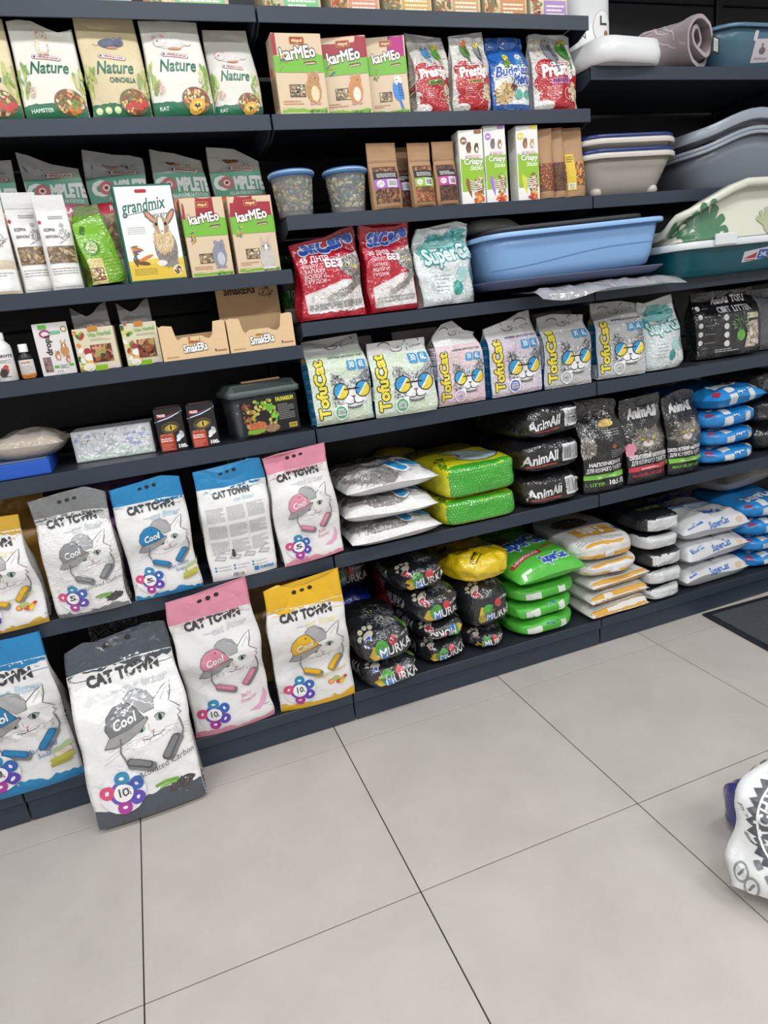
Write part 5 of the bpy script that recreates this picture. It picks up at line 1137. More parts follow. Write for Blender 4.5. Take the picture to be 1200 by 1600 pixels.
# ================================================================== cat litter bags with a drawn cat in a cap
def cat_art(a, H, c, dark, flav, vol, seed, extra):
    k = H-1.75                                             # shift of the upper print
    a.text('CAT TOWN', .5, 1.33+k, .105, '3f4145', w=.66, rot=3, off=.06); a.line([(.33, 1.345+k), (.42, 1.4+k)], .012, 'ecebea'); a.line([(.56, 1.38+k), (.68, 1.42+k)], .014, 'ecebea'); a.line([(.72, 1.36+k), (.82, 1.42+k)], .012, 'ecebea')
    a.text('cat litter', .66, 1.205+k, .085, {'p': 'cfcfd2', 'y': 'e3dcb4', 'b': 'b3cfe0', 'g': 'c9ccd0'}.get(extra, 'cccccc'), w=.42, sh=.2, rot=3); a.mlines(.36, 1.22+k, .5, 1.25+k, 1, 'c9ccd0')
    q = k*.55; L = '4a4a4e'
    a.poly([(.56, 1.02+q), (.72, 1.12+q), (.88, 1.2+q), (.84, 1.04+q), (.92, .94+q), (.9, .84+q), (.84, .76+q), (.7, .7+q), (.5, .66+q), (.38, .7+q), (.36, .84+q)], 'f1f0ef')
    a.line([(.70, 1.06+q), (.80, 1.15+q), (.885, 1.205+q), (.87, 1.1+q), (.84, 1.02+q)], .008, L); a.line([(.76, 1.04+q), (.84, 1.14+q), (.85, 1.07+q)], .005, '9a9a9c')
    a.line([(.84, 1.02+q), (.93, .94+q), (.9, .92+q), (.93, .88+q), (.89, .86+q), (.9, .8+q)], .007, L)
    r = random.Random(seed); pts = [(.36+.034*i, .735+q+r.uniform(-.012, .012)+.003*i) for i in range(16)]; a.line(pts, .004, '9a9a9d')
    for i in range(16): x = .38+r.random()*.5; y_ = .735+.07*max(0, x-.6)+q; a.line([(x, y_), (x-.015+.03*r.random(), y_-.02-.03*r.random())], .003, 'a9a9ac')
    for s in (-1, 1):
        for i in range(4): a.line([(.64+s*.2, .78+q-i*.02), (.64+s*(.38+.03*i), .76+q-i*.055)], .003, 'a5a5a8')
    a.ell(.735, .895+q, .045, .035, '9fb8aa', rot=15); a.ell(.735, .895+q, .016, .032, '1f2422'); a.arc(.735, .895+q, .05, .04, 10, 170, .008, L); a.ell(.55, .83+q, .04, .03, '9fb8aa', rot=15); a.ell(.55, .83+q, .014, .027, '1f2422')
    a.poly([(.62, .79+q), (.67, .8+q), (.65, .765+q)], 'dba3a3'); a.line([(.645, .77+q), (.64, .735+q)], .006, L); a.line([(.62, .86+q), (.615, .8+q)], .004, '8a8a8c'); a.line([(.54, .73+q), (.6, .72+q), (.64, .735+q), (.7, .735+q), (.75, .76+q)], .006, L)
    # cap: back panel, dome, brim
    t = [(.44, 1.14), (.5, 1.19), (.58, 1.2), (.66, 1.16), (.71, 1.08), (.7, .99), (.6, .97)]; a.poly([(x, y+q) for x, y in t], '55565a'); a.poly([(.5+(x-.58)*.96+.08, 1.08+(y-1.08)*.95+q) for x, y in t], 'a9a9ab'); a.arc(.6, 1.06+q, .08, .1, 20, 100, .006, '77777a')
    t = [(.27, .83), (.24, .92), (.27, 1.02), (.34, 1.09), (.44, 1.12), (.5, 1.08), (.56, 1.0), (.6, .93), (.45, .86)]; a.poly([(x, y+q) for x, y in t], '3f4043'); a.poly([(.42+(x-.42)*.96, .98+(y-.98)*.955+q) for x, y in t], c)
    t = [(.2, .74), (.26, .83), (.45, .87), (.62, .94), (.63, .91), (.55, .83), (.44, .77), (.3, .73)]; a.poly([(x, y+q) for x, y in t], '4a4a4d'); a.poly([(.42+(x-.42)*.96, .83+(y-.83)*.92+q) for x, y in t], '9d9c9c')
    a.text('Cool', .42, .905+q, .085, 'f4f2f0', w=.22, sh=.25, rot=14, off=.03); a.ell(.44, 1.06+q, .01, .01, '3f4043')
    # headphones
    g = q; q = q-.045; a.line([(.36, .85+q), (.335, .72+q), (.365, .62+q), (.44, .55+q)], .014, '6f6f72'); a.line([(.9, .88+q), (.915, .76+q), (.88, .66+q), (.82, .58+q)], .014, '6f6f72')
    a.rbox(.49, .545+q, .26, .095, '77777a', .035, -24); a.rbox(.475, .57+q, .24, .075, dark, .03, -24); a.rbox(.475, .575+q, .21, .05, c, .02, -24); a.rbox(.8, .62+q, .26, .1, '77777a', .035, 52); a.rbox(.775, .63+q, .25, .08, dark, .03, 52); a.rbox(.775, .635+q, .22, .055, c, .02, 52); q = g
    # badge
    a.ell(.28, .3, .2, .2, 'e6e6ea', 24); cs = ['2f86b0', '2f5fae', '5a3fa8', 'a8328f', 'd84a78', 'c2588f']
    for i, an in enumerate((85, 25, -35, -95, 165)): x, y = .28+.13*math.cos(math.radians(an)), .3+.13*math.sin(math.radians(an)); a.line([(.28, .3), (x, y)], .1, cs[i], )
    a.ell(.28, .3, .118, .118, '6a4fa8', 24)
    for i, an in enumerate((85, 25, -35, -95, 165)): x, y = .28+.14*math.cos(math.radians(an)), .3+.14*math.sin(math.radians(an)); a.ell(x, y, .066, .066, cs[i]); a.ell(x, y, .016, .024, 'eceaf0', 8, an)
    a.ell(.28, .3, .086, .086, 'f1f0f0'); a.text(vol, .275, .27, .075, '55565a', w=.1); a.text('L', .335, .27, .03, '55565a')
    f = {'g': '5a5a5c', 'b': '3f6f9c', 'y': 'd0b050', 'p': 'd98a9c'}[extra]
    for i, s_ in enumerate(flav): a.text(s_, .7+.02*i, .425-.075*i, .055, f, w=.034*len(s_), sh=.25, rot=10, off=.0)
    if extra == 'g':
        a.blob(.8, .2, .13, .06, '3f3d3c', .12, seed=seed, rot=14); a.fur(.8, .2, .1, .05, ['5a5754', '2a2827'], 30, .04, .014, seed=seed); a.line([(.78, .26), (.66, .27), (.56, .25)], .03, '6aa83c'); a.line([(.76, .24), (.66, .235), (.6, .22)], .022, '7fba4a')
    if extra == 'b':
        a.rbox(.88, .4, .2, .055, 'a9bf8f', .01, 20); a.rbox(.88, .35, .16, .05, 'e3d3c4', .01, 14); a.rbox(.86, .29, .22, .06, 'b8b84a', .01, 10); a.rbox(.84, .24, .2, .04, 'a8a03c', .01, 8)
    if extra == 'y': fruit(a, .76, .3, .12)
    if extra == 'p': a.poly([(.7, .2), (.84, .26), (.9, .36), (.92, .46), (.955, .34), (.92, .24), (.82, .18)], 'e3a5c4')
def cattown(lab, x, w, h, y, z, c, dark, flav, vol, seed, extra, rz=0, lean=2, roll=0, wave=None, d=None, strip=None, back=False, bottom=True, m='sack', sidesg=1, neck=.98, foot=.82, group=None, bandh=.07, stripc=None, tf=.9):
    sc_ = stripc or strip or c; d = d or w*.48
    b, t = gusset(w, h, d, 'e7e6e5', side='d9d6d0', ts=.5, seal=.15, s=.72, seed=seed, amp=.006, wr=.0025, split=.85, edge_c=sc_, wave=wave, neck=neck, foot=foot, dz=.0125, tf=tf)
    H = h/w; a = Art(H)
    if bottom: a.band(0, bandh, sc_, rough=.018, seed=seed, freq=7)
    a.band(H*.83, H*.9, sc_, rough=.016, seed=seed+2, both=True, freq=7)
    for i in range(6): r = random.Random(seed*7+i); a.line([(r.random()*.4+.55*(i % 2), H*.815-.01*i), (r.random()*.4+.6*(i % 2), H*.822-.01*i)], .006, sc_)
    if not back: cat_art(a, H, c, dark, flav, vol, seed, extra)
    else:
        a.text('CAT TOWN', .5, H*.755, .085, '4a4c50', w=.55, rot=2, off=.06); a.text('cat litter', .66, H*.705, .06, 'c3d6e3', w=.32, sh=.2)
        for i in range(3):
            for j in range(3): a.mlines(.08+.3*i, H*(.24+.155*j), .34+.3*i, H*(.37+.155*j)-.01, 11, '9b9da2', .007, seed=i*3+j)
            a.line([(.06+.3*i, H*.22), (.06+.3*i, H*.68)], .003, 'd0d0d2')
        for i in range(4): x_ = .17+.22*i; a.poly([(x_-.09, .34), (x_+.06, .31), (x_+.1, .37), (x_-.04, .4)], '9a9b9e'); a.poly([(x_-.07, .345), (x_+.055, .322), (x_+.085, .365), (x_-.035, .388)], 'c6c7c9'); a.line([(x_-.03, .4), (x_+.02, .45), (x_+.09, .44)], .006, 'b0b1b4')
        a.ell(.38, .4, .03, .05, '3a3b3e'); a.ell(.38, .46, .022, .022, '3a3b3e')
        for i in range(6): a.ell(.08+.28*(i % 3), .22-.05*(i//3), .018, .018, '4a8fc0', 10); a.mlines(.12+.28*(i % 3), .21-.05*(i//3), .3+.28*(i % 3), .235-.05*(i//3), 1, 'a9abb0', seed=i)
        a.bars(.3, .04, .5, .11, 4); a.rbox(.68, .1, .07, .07, '2f7ab8', .01); a.text('netas', .84, .075, .07, '3f8ac4', w=.22, off=.03)
    front(b, a, w)
    ta = Art(.25); z1 = h*.85-.02
    for i in range(3): ta.ell(.4+.1*i, .1+.012*i, .03, .026-.006*(i == (seed % 3)), '1d1a1c', 14, 10)
    front(t, ta, w, z0=h*.895)
    s = Art(h*.75/d); s.text('CAT TOWN', .56, s.H*.3, .3, '2f2e30', w=s.H*.5, rot=90 if sidesg < 0 else 90, off=.06); s.mlines(.1, .1, .9, s.H*.24, 6, 'b5b2ac', seed=seed)
    for sg in (-1, 1): side(b, s, d, sg, 0)
    parts = [('bag', b, m), ('carry_strip', t, m, None, None)]
    return thing('cat_litter_bag', lab, 'bag', parts, (x, y, z+.001), rz, lean, roll, group=group)
BL, BLd = '1f7fb5', '15608c'; PKc, PKd = 'dd8ea4', 'b0647a'; YE, YEd = 'e3b21f', 'a8831c'; GRc, GRd = '85888b', '55585b'
G5 = 'upright cat litter bags with a drawn cat, fifth shelf'; G6 = 'large cat litter bags with a drawn cat, bottom shelf'
z5 = ZS['5']
cattown('yellow topped cat bag cut off by the left edge, fifth shelf', -.203, .19, .3, .075, z5, YE, YEd, ('Mango - Melon',), '5', 121, 'y', lean=1, wave=[0, 0, -.002, -.004], group=G5, stripc='c9a032')
cattown('grey topped cat bag on the fifth shelf, between the yellow and blue topped bags', .006, .182, .328, .075, z5, '8a8d90', '5f6265', ('Activated Carbon',), '5', 122, 'g', lean=0, wave=[-.004, .0, .008, .012, -.01], group=G5, rz=-3, m='film', stripc='77797b')
cattown('blue topped cat bag showing its drawn cat on the fifth shelf', .2, .182, .322, .078, z5, BL, BLd, ('Marseille', 'Soap'), '5', 123, 'b', lean=1, wave=[-.006, -.004, .004, .01, .0], group=G5)
cattown('blue topped cat bag turned to its back side full of small print', .412, .186, .322, .085, z5, BL, BLd, (), '5', 124, 'b', back=True, bottom=False, lean=1, wave=[.0, .0, -.014, -.004, .012, .008], group=G5)
cattown('pink topped cat bag on the fifth shelf beside the stacked kitten sacks', .618, .182, .333, .078, z5, PKc, PKd, ('Baby', 'Powder'), '5', 125, 'p', lean=0, roll=-3.5, wave=[-.004, .0, .002, .004], group=G5)
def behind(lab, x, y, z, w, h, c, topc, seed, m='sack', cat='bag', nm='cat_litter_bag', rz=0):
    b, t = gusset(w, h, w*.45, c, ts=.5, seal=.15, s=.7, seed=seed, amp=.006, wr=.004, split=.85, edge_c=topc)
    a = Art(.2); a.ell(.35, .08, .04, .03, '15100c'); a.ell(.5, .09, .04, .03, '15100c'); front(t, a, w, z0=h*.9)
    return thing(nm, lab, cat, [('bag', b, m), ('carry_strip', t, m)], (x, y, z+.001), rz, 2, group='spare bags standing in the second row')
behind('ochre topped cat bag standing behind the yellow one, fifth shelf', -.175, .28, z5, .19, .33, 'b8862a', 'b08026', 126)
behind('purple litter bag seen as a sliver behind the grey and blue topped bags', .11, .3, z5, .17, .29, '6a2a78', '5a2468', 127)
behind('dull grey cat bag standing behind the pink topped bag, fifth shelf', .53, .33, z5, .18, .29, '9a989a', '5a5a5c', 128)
z0 = ZS['deck']
cattown('large blue cat bag cut off by the left edge, bottom shelf', -.265, .275, .452, .078, z0, BL, BLd, ('Marseille', 'Soap'), '10', 131, 'b', lean=1, group=G6, wave=[-.012, -.006, .004, .006], bandh=.12, tf=1.15, d=.11)
cattown('large pink cat bag on the bottom shelf next to the plastic wrapped grey bag', .303, .24, .463, .085, z0, PKc, PKd, ('Baby', 'Powder'), '10', 132, 'p', lean=0, roll=-1, tf=1.3, d=.11, group=G6, wave=[-.008, -.002, .004, .012])
cattown('large yellow cat bag on the bottom shelf next to the black sacks', .562, .238, .415, .085, z0, YE, YEd, ('Mango - Melon',), '10', 133, 'y', lean=0, rz=-4, tf=1.3, d=.11, group=G6, wave=[.0, .01, -.006, -.002, .016, .03], bandh=.09)
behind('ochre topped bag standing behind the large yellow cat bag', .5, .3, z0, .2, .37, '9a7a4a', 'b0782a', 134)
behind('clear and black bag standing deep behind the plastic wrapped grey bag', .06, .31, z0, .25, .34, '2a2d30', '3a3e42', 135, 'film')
o = cattown('plastic wrapped grey cat bag leaning on the shelf with its foot on the floor', .042, .287, .5, -.06, 0, '77797c', '4a4c4f', ('Activated Carbon',), '10', 136, 'g', lean=13, rz=2, m='wrap', d=.09, wave=[-.02, .0, -.012, .004, .01, .002], stripc='434b54', neck=.93, group=None, bandh=.19, tf=0.)

# ------------------------------------------------------------------ lying sacks
def endface(mb, a, w, z, l): lay(mb, a, (-w/2, -l, z), (w, 0, 0), (0, 0, w), (0, 1, 0), fine=.007, start=.2, reach=1., face=.55)
def stack(name, labels, cat, build, zs, x, y, rzs, m, group, leans=None, dx=None, part='sack'):
    out = []
    for i, (lb, z) in enumerate(zip(labels, zs)):
        mb = build(i); out.append(thing(name, lb, cat, [(part, mb, m)], (x+(dx[i] if dx else 0), y, z), rzs[i] if rzs else 0, leans[i] if leans else 0, group=group))
        if i: rest(out[-1], out[-2:-1])
    return out
def ten(i):
    w, l = .3, .34; t = .071
    mb = pillow(w, l, t, 'dcdbda', seed=140+i, p=3.6, e=.55, amp=.004, wr=.003, pull=.035, split=.62, under='d5d4d3', ears=.006); a = Art(l/w); H = a.H
    a.blob(.42, .45, .46, .42, '8f8a88', .05, seed=i); G = ['a5a09d', '7d7876', 'c2bebb', '625d5b', 'd9d6d4', '8f8784']; a.fur(.4, .45, .44, .4, G, 300, .12, .014, seed=i); a.ell(.25, .3, .16, .1, 'c9c5c2', rot=20); a.fur(.25, .3, .15, .1, ['d9d6d4', 'b5b0ad', '8a8582'], 60, .08, .012, seed=i+3); a.ell(.5, .55, .16, .14, 'bdb8b5'); a.fur(.55, .55, .2, .14, ['cfcac7', 'a8a29f', '7a7472'], 80, .1, .012, seed=i+5); a.fur(.4, .68, .22, .06, ['4a4442', '5f5856'], 50, .12, .014, rot=20, seed=i+6)
    a.text('10', .78, .2, .3, '2f9ad2', sh=-.1, rot=14, off=.08, out='f2f4f5', ow=.06); a.blob(.55, H-.1, .3, .06, '3f7a3c', .1, seed=2); a.text('L', .98, .28, .2, '2f9ad2', rot=14, off=.08)
    top(mb, a, w, -w/2, -l/2)
    return mb
zz = z5+.0005
stack('kitten_litter_sack', ['top white sack with a grey kitten and blue 10, stack beside the pink topped bag', 'middle white sack with a grey kitten and blue 10 in its stack of three', 'bottom white sack with a grey kitten and blue 10 in its stack of three'][::-1], 'sack', ten, [zz, zz+.074, zz+.148], .878, .24, [1, -2, 2], 'film', 'stack of white kitten litter sacks')
def gyb(i):
    w, l, t = .262, .38, [.085, .108][i]; mb = brick(w, l, t, 'd9d21a', 7., 18, 150+i, .003, .0012); a = Art(t/w); a.rect(0, 0, 1, .9*t/w, '3aa32c')
    for r in range(12):
        for c in range(26): a.ell(.02+c*.038+(.019 if r % 2 else 0), .01+r*.034, .006, .006, 'bfe3a8', 6, keep=True)
    endface(mb, a, w, 0, .4); b = Art(l/w); b.rect(0, 0, 1, .12, '3aa32c'); b.line([(.0, .12), (1, .12)], .02, 'e3dc2a'); b.poly([(.3, .34), (.42, .2), (.62, .16), (.82, .22), (.92, .36), (.9, .5), (.78, .62), (.7, .75), (.55, .82), (.4, .78), (.28, .82), (.34, .66), (.44, .56), (.42, .46)], '4a6a3a'); b.poly([(.32, .35), (.43, .22), (.62, .18), (.81, .24), (.9, .36), (.88, .49), (.76, .61), (.69, .73), (.55, .79), (.41, .755), (.31, .79), (.365, .66), (.465, .56), (.44, .46)], 'b9cfd0'); b.fur(.6, .5, .24, .25, ['c9dcdc', 'a8c0c2', 'd9e8e8'], 80, .06, .008, seed=3)
    b.text('СИЛІКАГЕЛЕВИЙ', .3, 1.2, .1, '4a6a1c', w=.5, off=.04); b.text('НАПОВНЮВАЧ', .3, 1.05, .1, '4a6a1c', w=.45, off=.04); b.text('Smart Cat', .12, .25, .12, '4a8a1c', w=.6, rot=70, sh=.2)
    top(mb, b, w, -w/2, -l/2)
    s = Art(t/l); s.rect(0, 0, .3, 1, '3aa32c'); side(mb, s, l, -1, -l/2)
    return mb
stack('silica_gel_pack', ['lower yellow and green dotted litter pack', 'upper yellow and green dotted litter pack with a pale cat shape on top'], 'sack', gyb, [zz, zz+.088], 1.185, .275, [-2, 2], 'film', 'pair of yellow and green litter packs')
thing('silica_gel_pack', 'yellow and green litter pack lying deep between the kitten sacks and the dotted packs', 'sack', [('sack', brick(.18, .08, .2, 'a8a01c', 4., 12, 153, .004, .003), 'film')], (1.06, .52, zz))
def anb(i):
    w, l, t = .235, .36, .109; mb = brick(w, l, t, '19181b', 4.5, 16, 160+i, .005, .004); a = Art(t/w); H = a.H
    a.text('AnimAll', .32, H*.36, .13, 'e6e6e7', w=.5, sh=.12, rot=6, off=.03); a.line([(.05, H*.26), (.55, H*.3)], .018, 'a83226'); a.bars(.64, H*.3, .93, H*.82, i+3, 'd9d9da', '4a4a4e'); a.rect(.05, H*.14, .3, H*.17, '6a6a6c')
    endface(mb, a, w, 0, .4); s = Art(t/l); s.line([(.1, .0), (.16, .3)], .012, '6ab02c'); s.line([(.2, .0), (.24, .3)], .006, 'a8a8a8'); side(mb, s, l, -1, -l/2); return mb
stack('litter_pack', ['bottom black litter pack with a barcode, its stack between green packs and upright bags', 'middle black litter pack with a barcode in its stack of three', 'top black litter pack with a barcode in its stack of three'], 'sack', anb, [zz, zz+.113, zz+.226], 1.453, .262, [2, -2, 4], 'film', 'stack of black litter packs with barcodes')
def upright(lab, x, w, h, c2, seed, cat, y, rz, wave, clear):
    b, t = gusset(w, h, .1, '1a191b', ts=.55, seal=.06, s=.6, seed=seed, amp=.006, wr=.005, split=.94, edge_c='2a2a2d', wave=wave); H = h/w; a = Art(H)
    G = ['8a8076', '6a6058', 'b0a69a', '4a423c', 'cfc6ba']
    if cat == 'l': a.ell(.08, H*.52, .22, H*.11, '77706a'); a.fur(.08, H*.52, .2, H*.11, G+['e0dad2'], 130, .09, .014, seed=seed); a.ell(.62, H*.76, .17, .07, 'b8963c', rot=10); a.ell(.68, H*.75, .13, .06, 'd0b058'); a.arc(.45, H*.86, .25, .1, 0, 180, .012, '6a6a6e'); a.mlines(.52, H*.62, .9, H*.7, 3, '8a8a8c', seed=2); a.ell(.7, H*.5, .05, .05, 'a8502c'); a.mlines(.62, H*.38, .9, H*.47, 4, '77777a', seed=3)
    else: a.ell(.5, H*.5, .34, H*.13, '77706a'); a.fur(.5, H*.5, .38, H*.14, G, 210, .1, .014, seed=seed); a.poly([(.22, H*.56), (.22, H*.68), (.42, H*.62)], '6a6058'); a.poly([(.78, H*.56), (.78, H*.68), (.58, H*.62)], '6a6058'); a.ell(.38, H*.53, .06, .025, 'b8b04a', rot=-15); a.ell(.62, H*.53, .06, .025, 'b8b04a', rot=15); a.ell(.5, H*.47, .12, .07, 'd9d2c8'); a.ell(.5, H*.49, .04, .025, 'b0706a'); a.fur(.5, H*.38, .3, H*.05, ['5a524a', '3a342e'], 60, .1, .014, ang=-90, seed=seed+1); a.text('AnimAll', .5, H*.78, .2, 'c6c6c8', w=.72, sh=.15, off=.06)
    if cat == 'r': a.blob(.08, H*.42, .12, H*.08, 'd98a9c', .1)
    a.text('СИЛІКАГЕЛЕВИЙ НАПОВНЮВАЧ' if cat != 'l' else 'НАПОВНЮВАЧ', .5, H*.3, .075, 'e9e9ea', w=.92 if cat != 'l' else .75, off=.05); a.text('ДЛЯ КОТЯЧОГО ТУАЛЕТУ', .5, H*.235, .075, 'e9e9ea', w=.86, off=.03); a.rect(0, H*.15, 1, H*.205, c2); a.mlines(.3, H*.165, .7, H*.19, 1, 'f0f0e8')
    if cat == 'l': a.text('10.5 Л', .74, H*.07, .09, 'e9e9ea', w=.36, off=.05); a.text('LITTER', .3, H*.075, .065, '7ac03c', w=.32)
    else: a.text('SILICA GEL CAT LITTER', .5, H*.085, .055, c2, w=.8)
    front(b, a, w); return thing('cat_litter_bag', lab, 'bag', [('bag', b, 'film'), ('top_fold', t, 'film')], (x, y, z5+.001), rz, 3, group='upright black cat litter bags on the fifth shelf')
upright('upright black litter bag with a green stripe and 10.5 volume, beside the barcode packs', 1.668, .165, .305, '7ac03c', 171, 'l', Y0+.003, -4, [.01, .0, .01, .0], 0)
upright('upright black litter bag with a red stripe and a tabby cat', 1.852, .172, .29, 'cf3048', 172, 'r', Y0+.003, 0, [.006, -.01, .004, .012], 0)
upright('upright black litter bag with a green stripe and a tabby cat, beside the blue sacks', 2.02, .15, .285, '7ac03c', 173, 'g', Y0+.003, 0, [-.01, .006, .012, .0], 0)
def blueb(i):
    w, l = .27, .36; t = [.06, .063, .072, .076][i]; mb = pillow(w, l, t, '2287cf', seed=180+i, p=4, e=.45, amp=.005, wr=.003, pull=.04, split=.56, ears=.0) if i == 3 else brick(w, l, t, '2287cf', 3.4, 14, 180+i, .004, .003)
    a = Art(max(t/w, .3)); h = t/w; a.rbox(.36, h*.42, .15, h*.5, 'd3d6d9', .01, 4); a.rbox(.72, h*.5, .1, h*.6, 'd3d6d9', .01, 6); a.text('SuperCat', .6, h*.72, .07, 'e9f0f6', w=.32, rot=6, off=.04, out='2f62b0', ow=.06); a.rbox(.12, h*.78, .12, .06, 'b03048', .01, 8); a.ell(.93, h*.78, .05, .035, 'e6dcc0')
    endface(mb, a, w, 0, .4); b = Art(l/w); b.text('SuperCat', .5, .25, .16, 'e9f0f6', w=.6, rot=8, off=.06, out='2f62b0', ow=.06); b.rbox(.35, .1, .14, .12, 'd3d6d9', .01, 4); b.ell(.86, .14, .06, .05, 'e6dcc0'); b.rbox(.12, .12, .1, .1, 'b03048', .01, 30); top(mb, b, w, -w/2, -l/2); return mb
stack('blue_litter_sack', ['bottom blue sack of the stack beside the upright black bags, fifth shelf', 'third blue sack from the top on the fifth shelf', 'second blue sack from the top on the fifth shelf', 'topmost floppy blue sack of the stack on the fifth shelf'], 'sack', blueb, [zz, zz+.062, zz+.126, zz+.2], 2.245, .275, [0, 2, -1, 6], 'sack', 'stack of blue litter sacks on the fifth shelf')
for i, z in enumerate((0, .107, .214)):
    thing('litter_pack', ['bottom black pack at the right edge beside the blue sacks, fifth shelf', 'middle black pack at the right edge beside the blue sacks, fifth shelf', 'top dark striped pack at the right edge beside the blue sacks, fifth shelf'][i], 'sack', [('sack', brick(.2, .34, .094, ['1c1b1e', '232226', '4a4648'][i], 4, 12, 190+i, .006, .005), 'film')], (2.5, .3, zz+z), i, group='dark packs at the right edge')

# ================================================================== bottom shelf
def murka(i, w=.19, l=.32, t=.1, volc='3f55b0', flip=False):
    mb = brick(w, l, t, '232427', 3.3, 18, 200+i, .007, .005); a = Art(t/w); H = a.H
    a.poly([(.14, H*.35), (.22, H*.6), (.36, H*.55), (.36, H*.28), (.22, H*.2)], 'c9a82c'); a.ell(.36, H*.5, .12, .14, '4a9a3c'); a.ell(.39, H*.36, .1, .09, '3f74b5'); a.ell(.58, H*.62, .075, .085, 'c23a40'); a.text('MURKA', .62, H*.3, .15, 'e6e6e4', w=.62, rot=5, off=.015); a.text('BIO CEREAL COMPLEX', .82, H*.68, .035, 'd6d6d6', w=.36, rot=5)
    if flip:
        for k, (V, T, c, lv) in enumerate(a.ops): V = V.copy(); V[:, 0] = 1-V[:, 0]; V[:, 1] = H-V[:, 1]; a.ops[k] = (V, T, c, lv)
    endface(mb, a, w, 0, .4); b = Art(l/w)
    b.fur(.6, .62, .3, .4, ['5a5d60', '707376', '505356', '85888b', '3f4245'], 170, .14, .02, seed=i); b.fur(.62, .5, .16, .2, ['a0a3a5', '8a8d90', 'b5b7b8'], 80, .12, .014, ang=-80, seed=i+1); b.ell(.88, .42, .1, .16, '4f7a2c', rot=20); b.ell(.94, .3, .07, .1, '6a8f3f', rot=-20); b.ell(.5, .86, .05, .035, 'a8b04a'); b.ell(.5, .86, .02, .03, '141414')
    paw(b, .2, .3, .22, 'c6c2ae', 15); b.text('5', .2, .02, .17, volc, rot=10, off=.08, out='d9d9de', ow=.06); top(mb, b, w, -w/2, -l/2)
    s = Art(t/l); s.text('MURKA', .5, s.H*.4, .1, 'a8a8aa', w=.4); s.poly([(.08, .05), (.2, .05), (.16, s.H*.6), (.1, s.H*.5)], '8a8d92'); s.line([(.24, .02), (.3, s.H*.7)], .012, 'b09a3c'); side(mb, s, l, -1, -l/2); return mb
MK = {}
GM = 'black cat litter sacks with round coloured marks'
def mk(i, lab, x, y, z, rz, t=.1, w=.19, l=.32, volc='3f55b0', flip=False, lean=0, roll=0, on=()): o_ = thing('black_litter_sack', lab, 'sack', [('sack', murka(i, w, l, t, volc, flip), 'film')], (x, y, z), rz, lean, roll, group=GM); MK[i] = o_; rest(o_, [MK[q] for q in on]) if on else None
d0 = z0+.0005
mk(0, 'bottom black sack of the pair nearest the yellow cat bag', .797, .205, d0, 6, .09, .185)
mk(1, 'upper black sack of the pair nearest the yellow cat bag, with a blue number 5', .795, .2, d0+.092, 3, .12, .19, on=(0,))
mk(2, 'bottom black sack of the middle stack of four', 1.012, .26, d0, 4, .08, .17, volc='b03040')
mk(3, 'upside down black sack, second from the bottom of the middle stack of four', 1.012, .26, d0+.083, 4, .064, .17, flip=True, volc='b03040', on=(2,))
mk(4, 'second sack from the top of the middle black stack, with a red number 5', 1.0, .255, d0+.149, 5, .108, .18, volc='b03040', on=(3,))
mk(5, 'topmost crumpled black sack of the middle stack', .965, .27, d0+.261, 2, .104, .182, volc='b03040', on=(4,))
mk(6, 'bottom black sack of the pair under the yellow bag', 1.19, .27, d0, 0, .068, .15, volc='b03040')
mk(7, 'upper black sack of the pair under the yellow bag, beside the green sacks', 1.196, .255, d0+.07, 2, .165, .172, volc='b03040', on=(6,))
mk(8, 'black sack lying behind on the blue one, next to the yellow cat bag', .775, .465, d0+.222, 3, .12, .18, .18)
def bluebk():
    mb = brick(.19, .18, .21, '2438a8', 3.4, 14, 221, .006, .005); a = Art(1.); a.text('Aroma', .3, .42, .14, 'd9dcf0', w=.4, off=.03); a.ell(.45, .6, .08, .06, 'b03040'); a.ell(.25, .25, .14, .12, '4a9a3c'); a.ell(.15, .2, .1, .1, 'c9a82c'); endface(mb, a, .2, 0, .4)
    thing('blue_litter_sack', 'dark blue sack lying behind the front pair of black sacks', 'sack', [('sack', mb, 'film')], (.79, .47, d0))
bluebk()
thing('red_sack', 'red sack lying deep behind the middle black stack, lower one', 'sack', [('sack', brick(.17, .12, .27, 'a81c24', 3., 12, 222, .008, .008), 'film')], (.99, .498, d0), group='red sacks behind the black stack')
thing('red_sack', 'red sack lying deep behind the middle black stack, upper one', 'sack', [('sack', brick(.17, .12, .1, '8a1a20', 2.6, 12, 223, .008, .008), 'film')], (.975, .498, d0+.285), 6, group='red sacks behind the black stack')
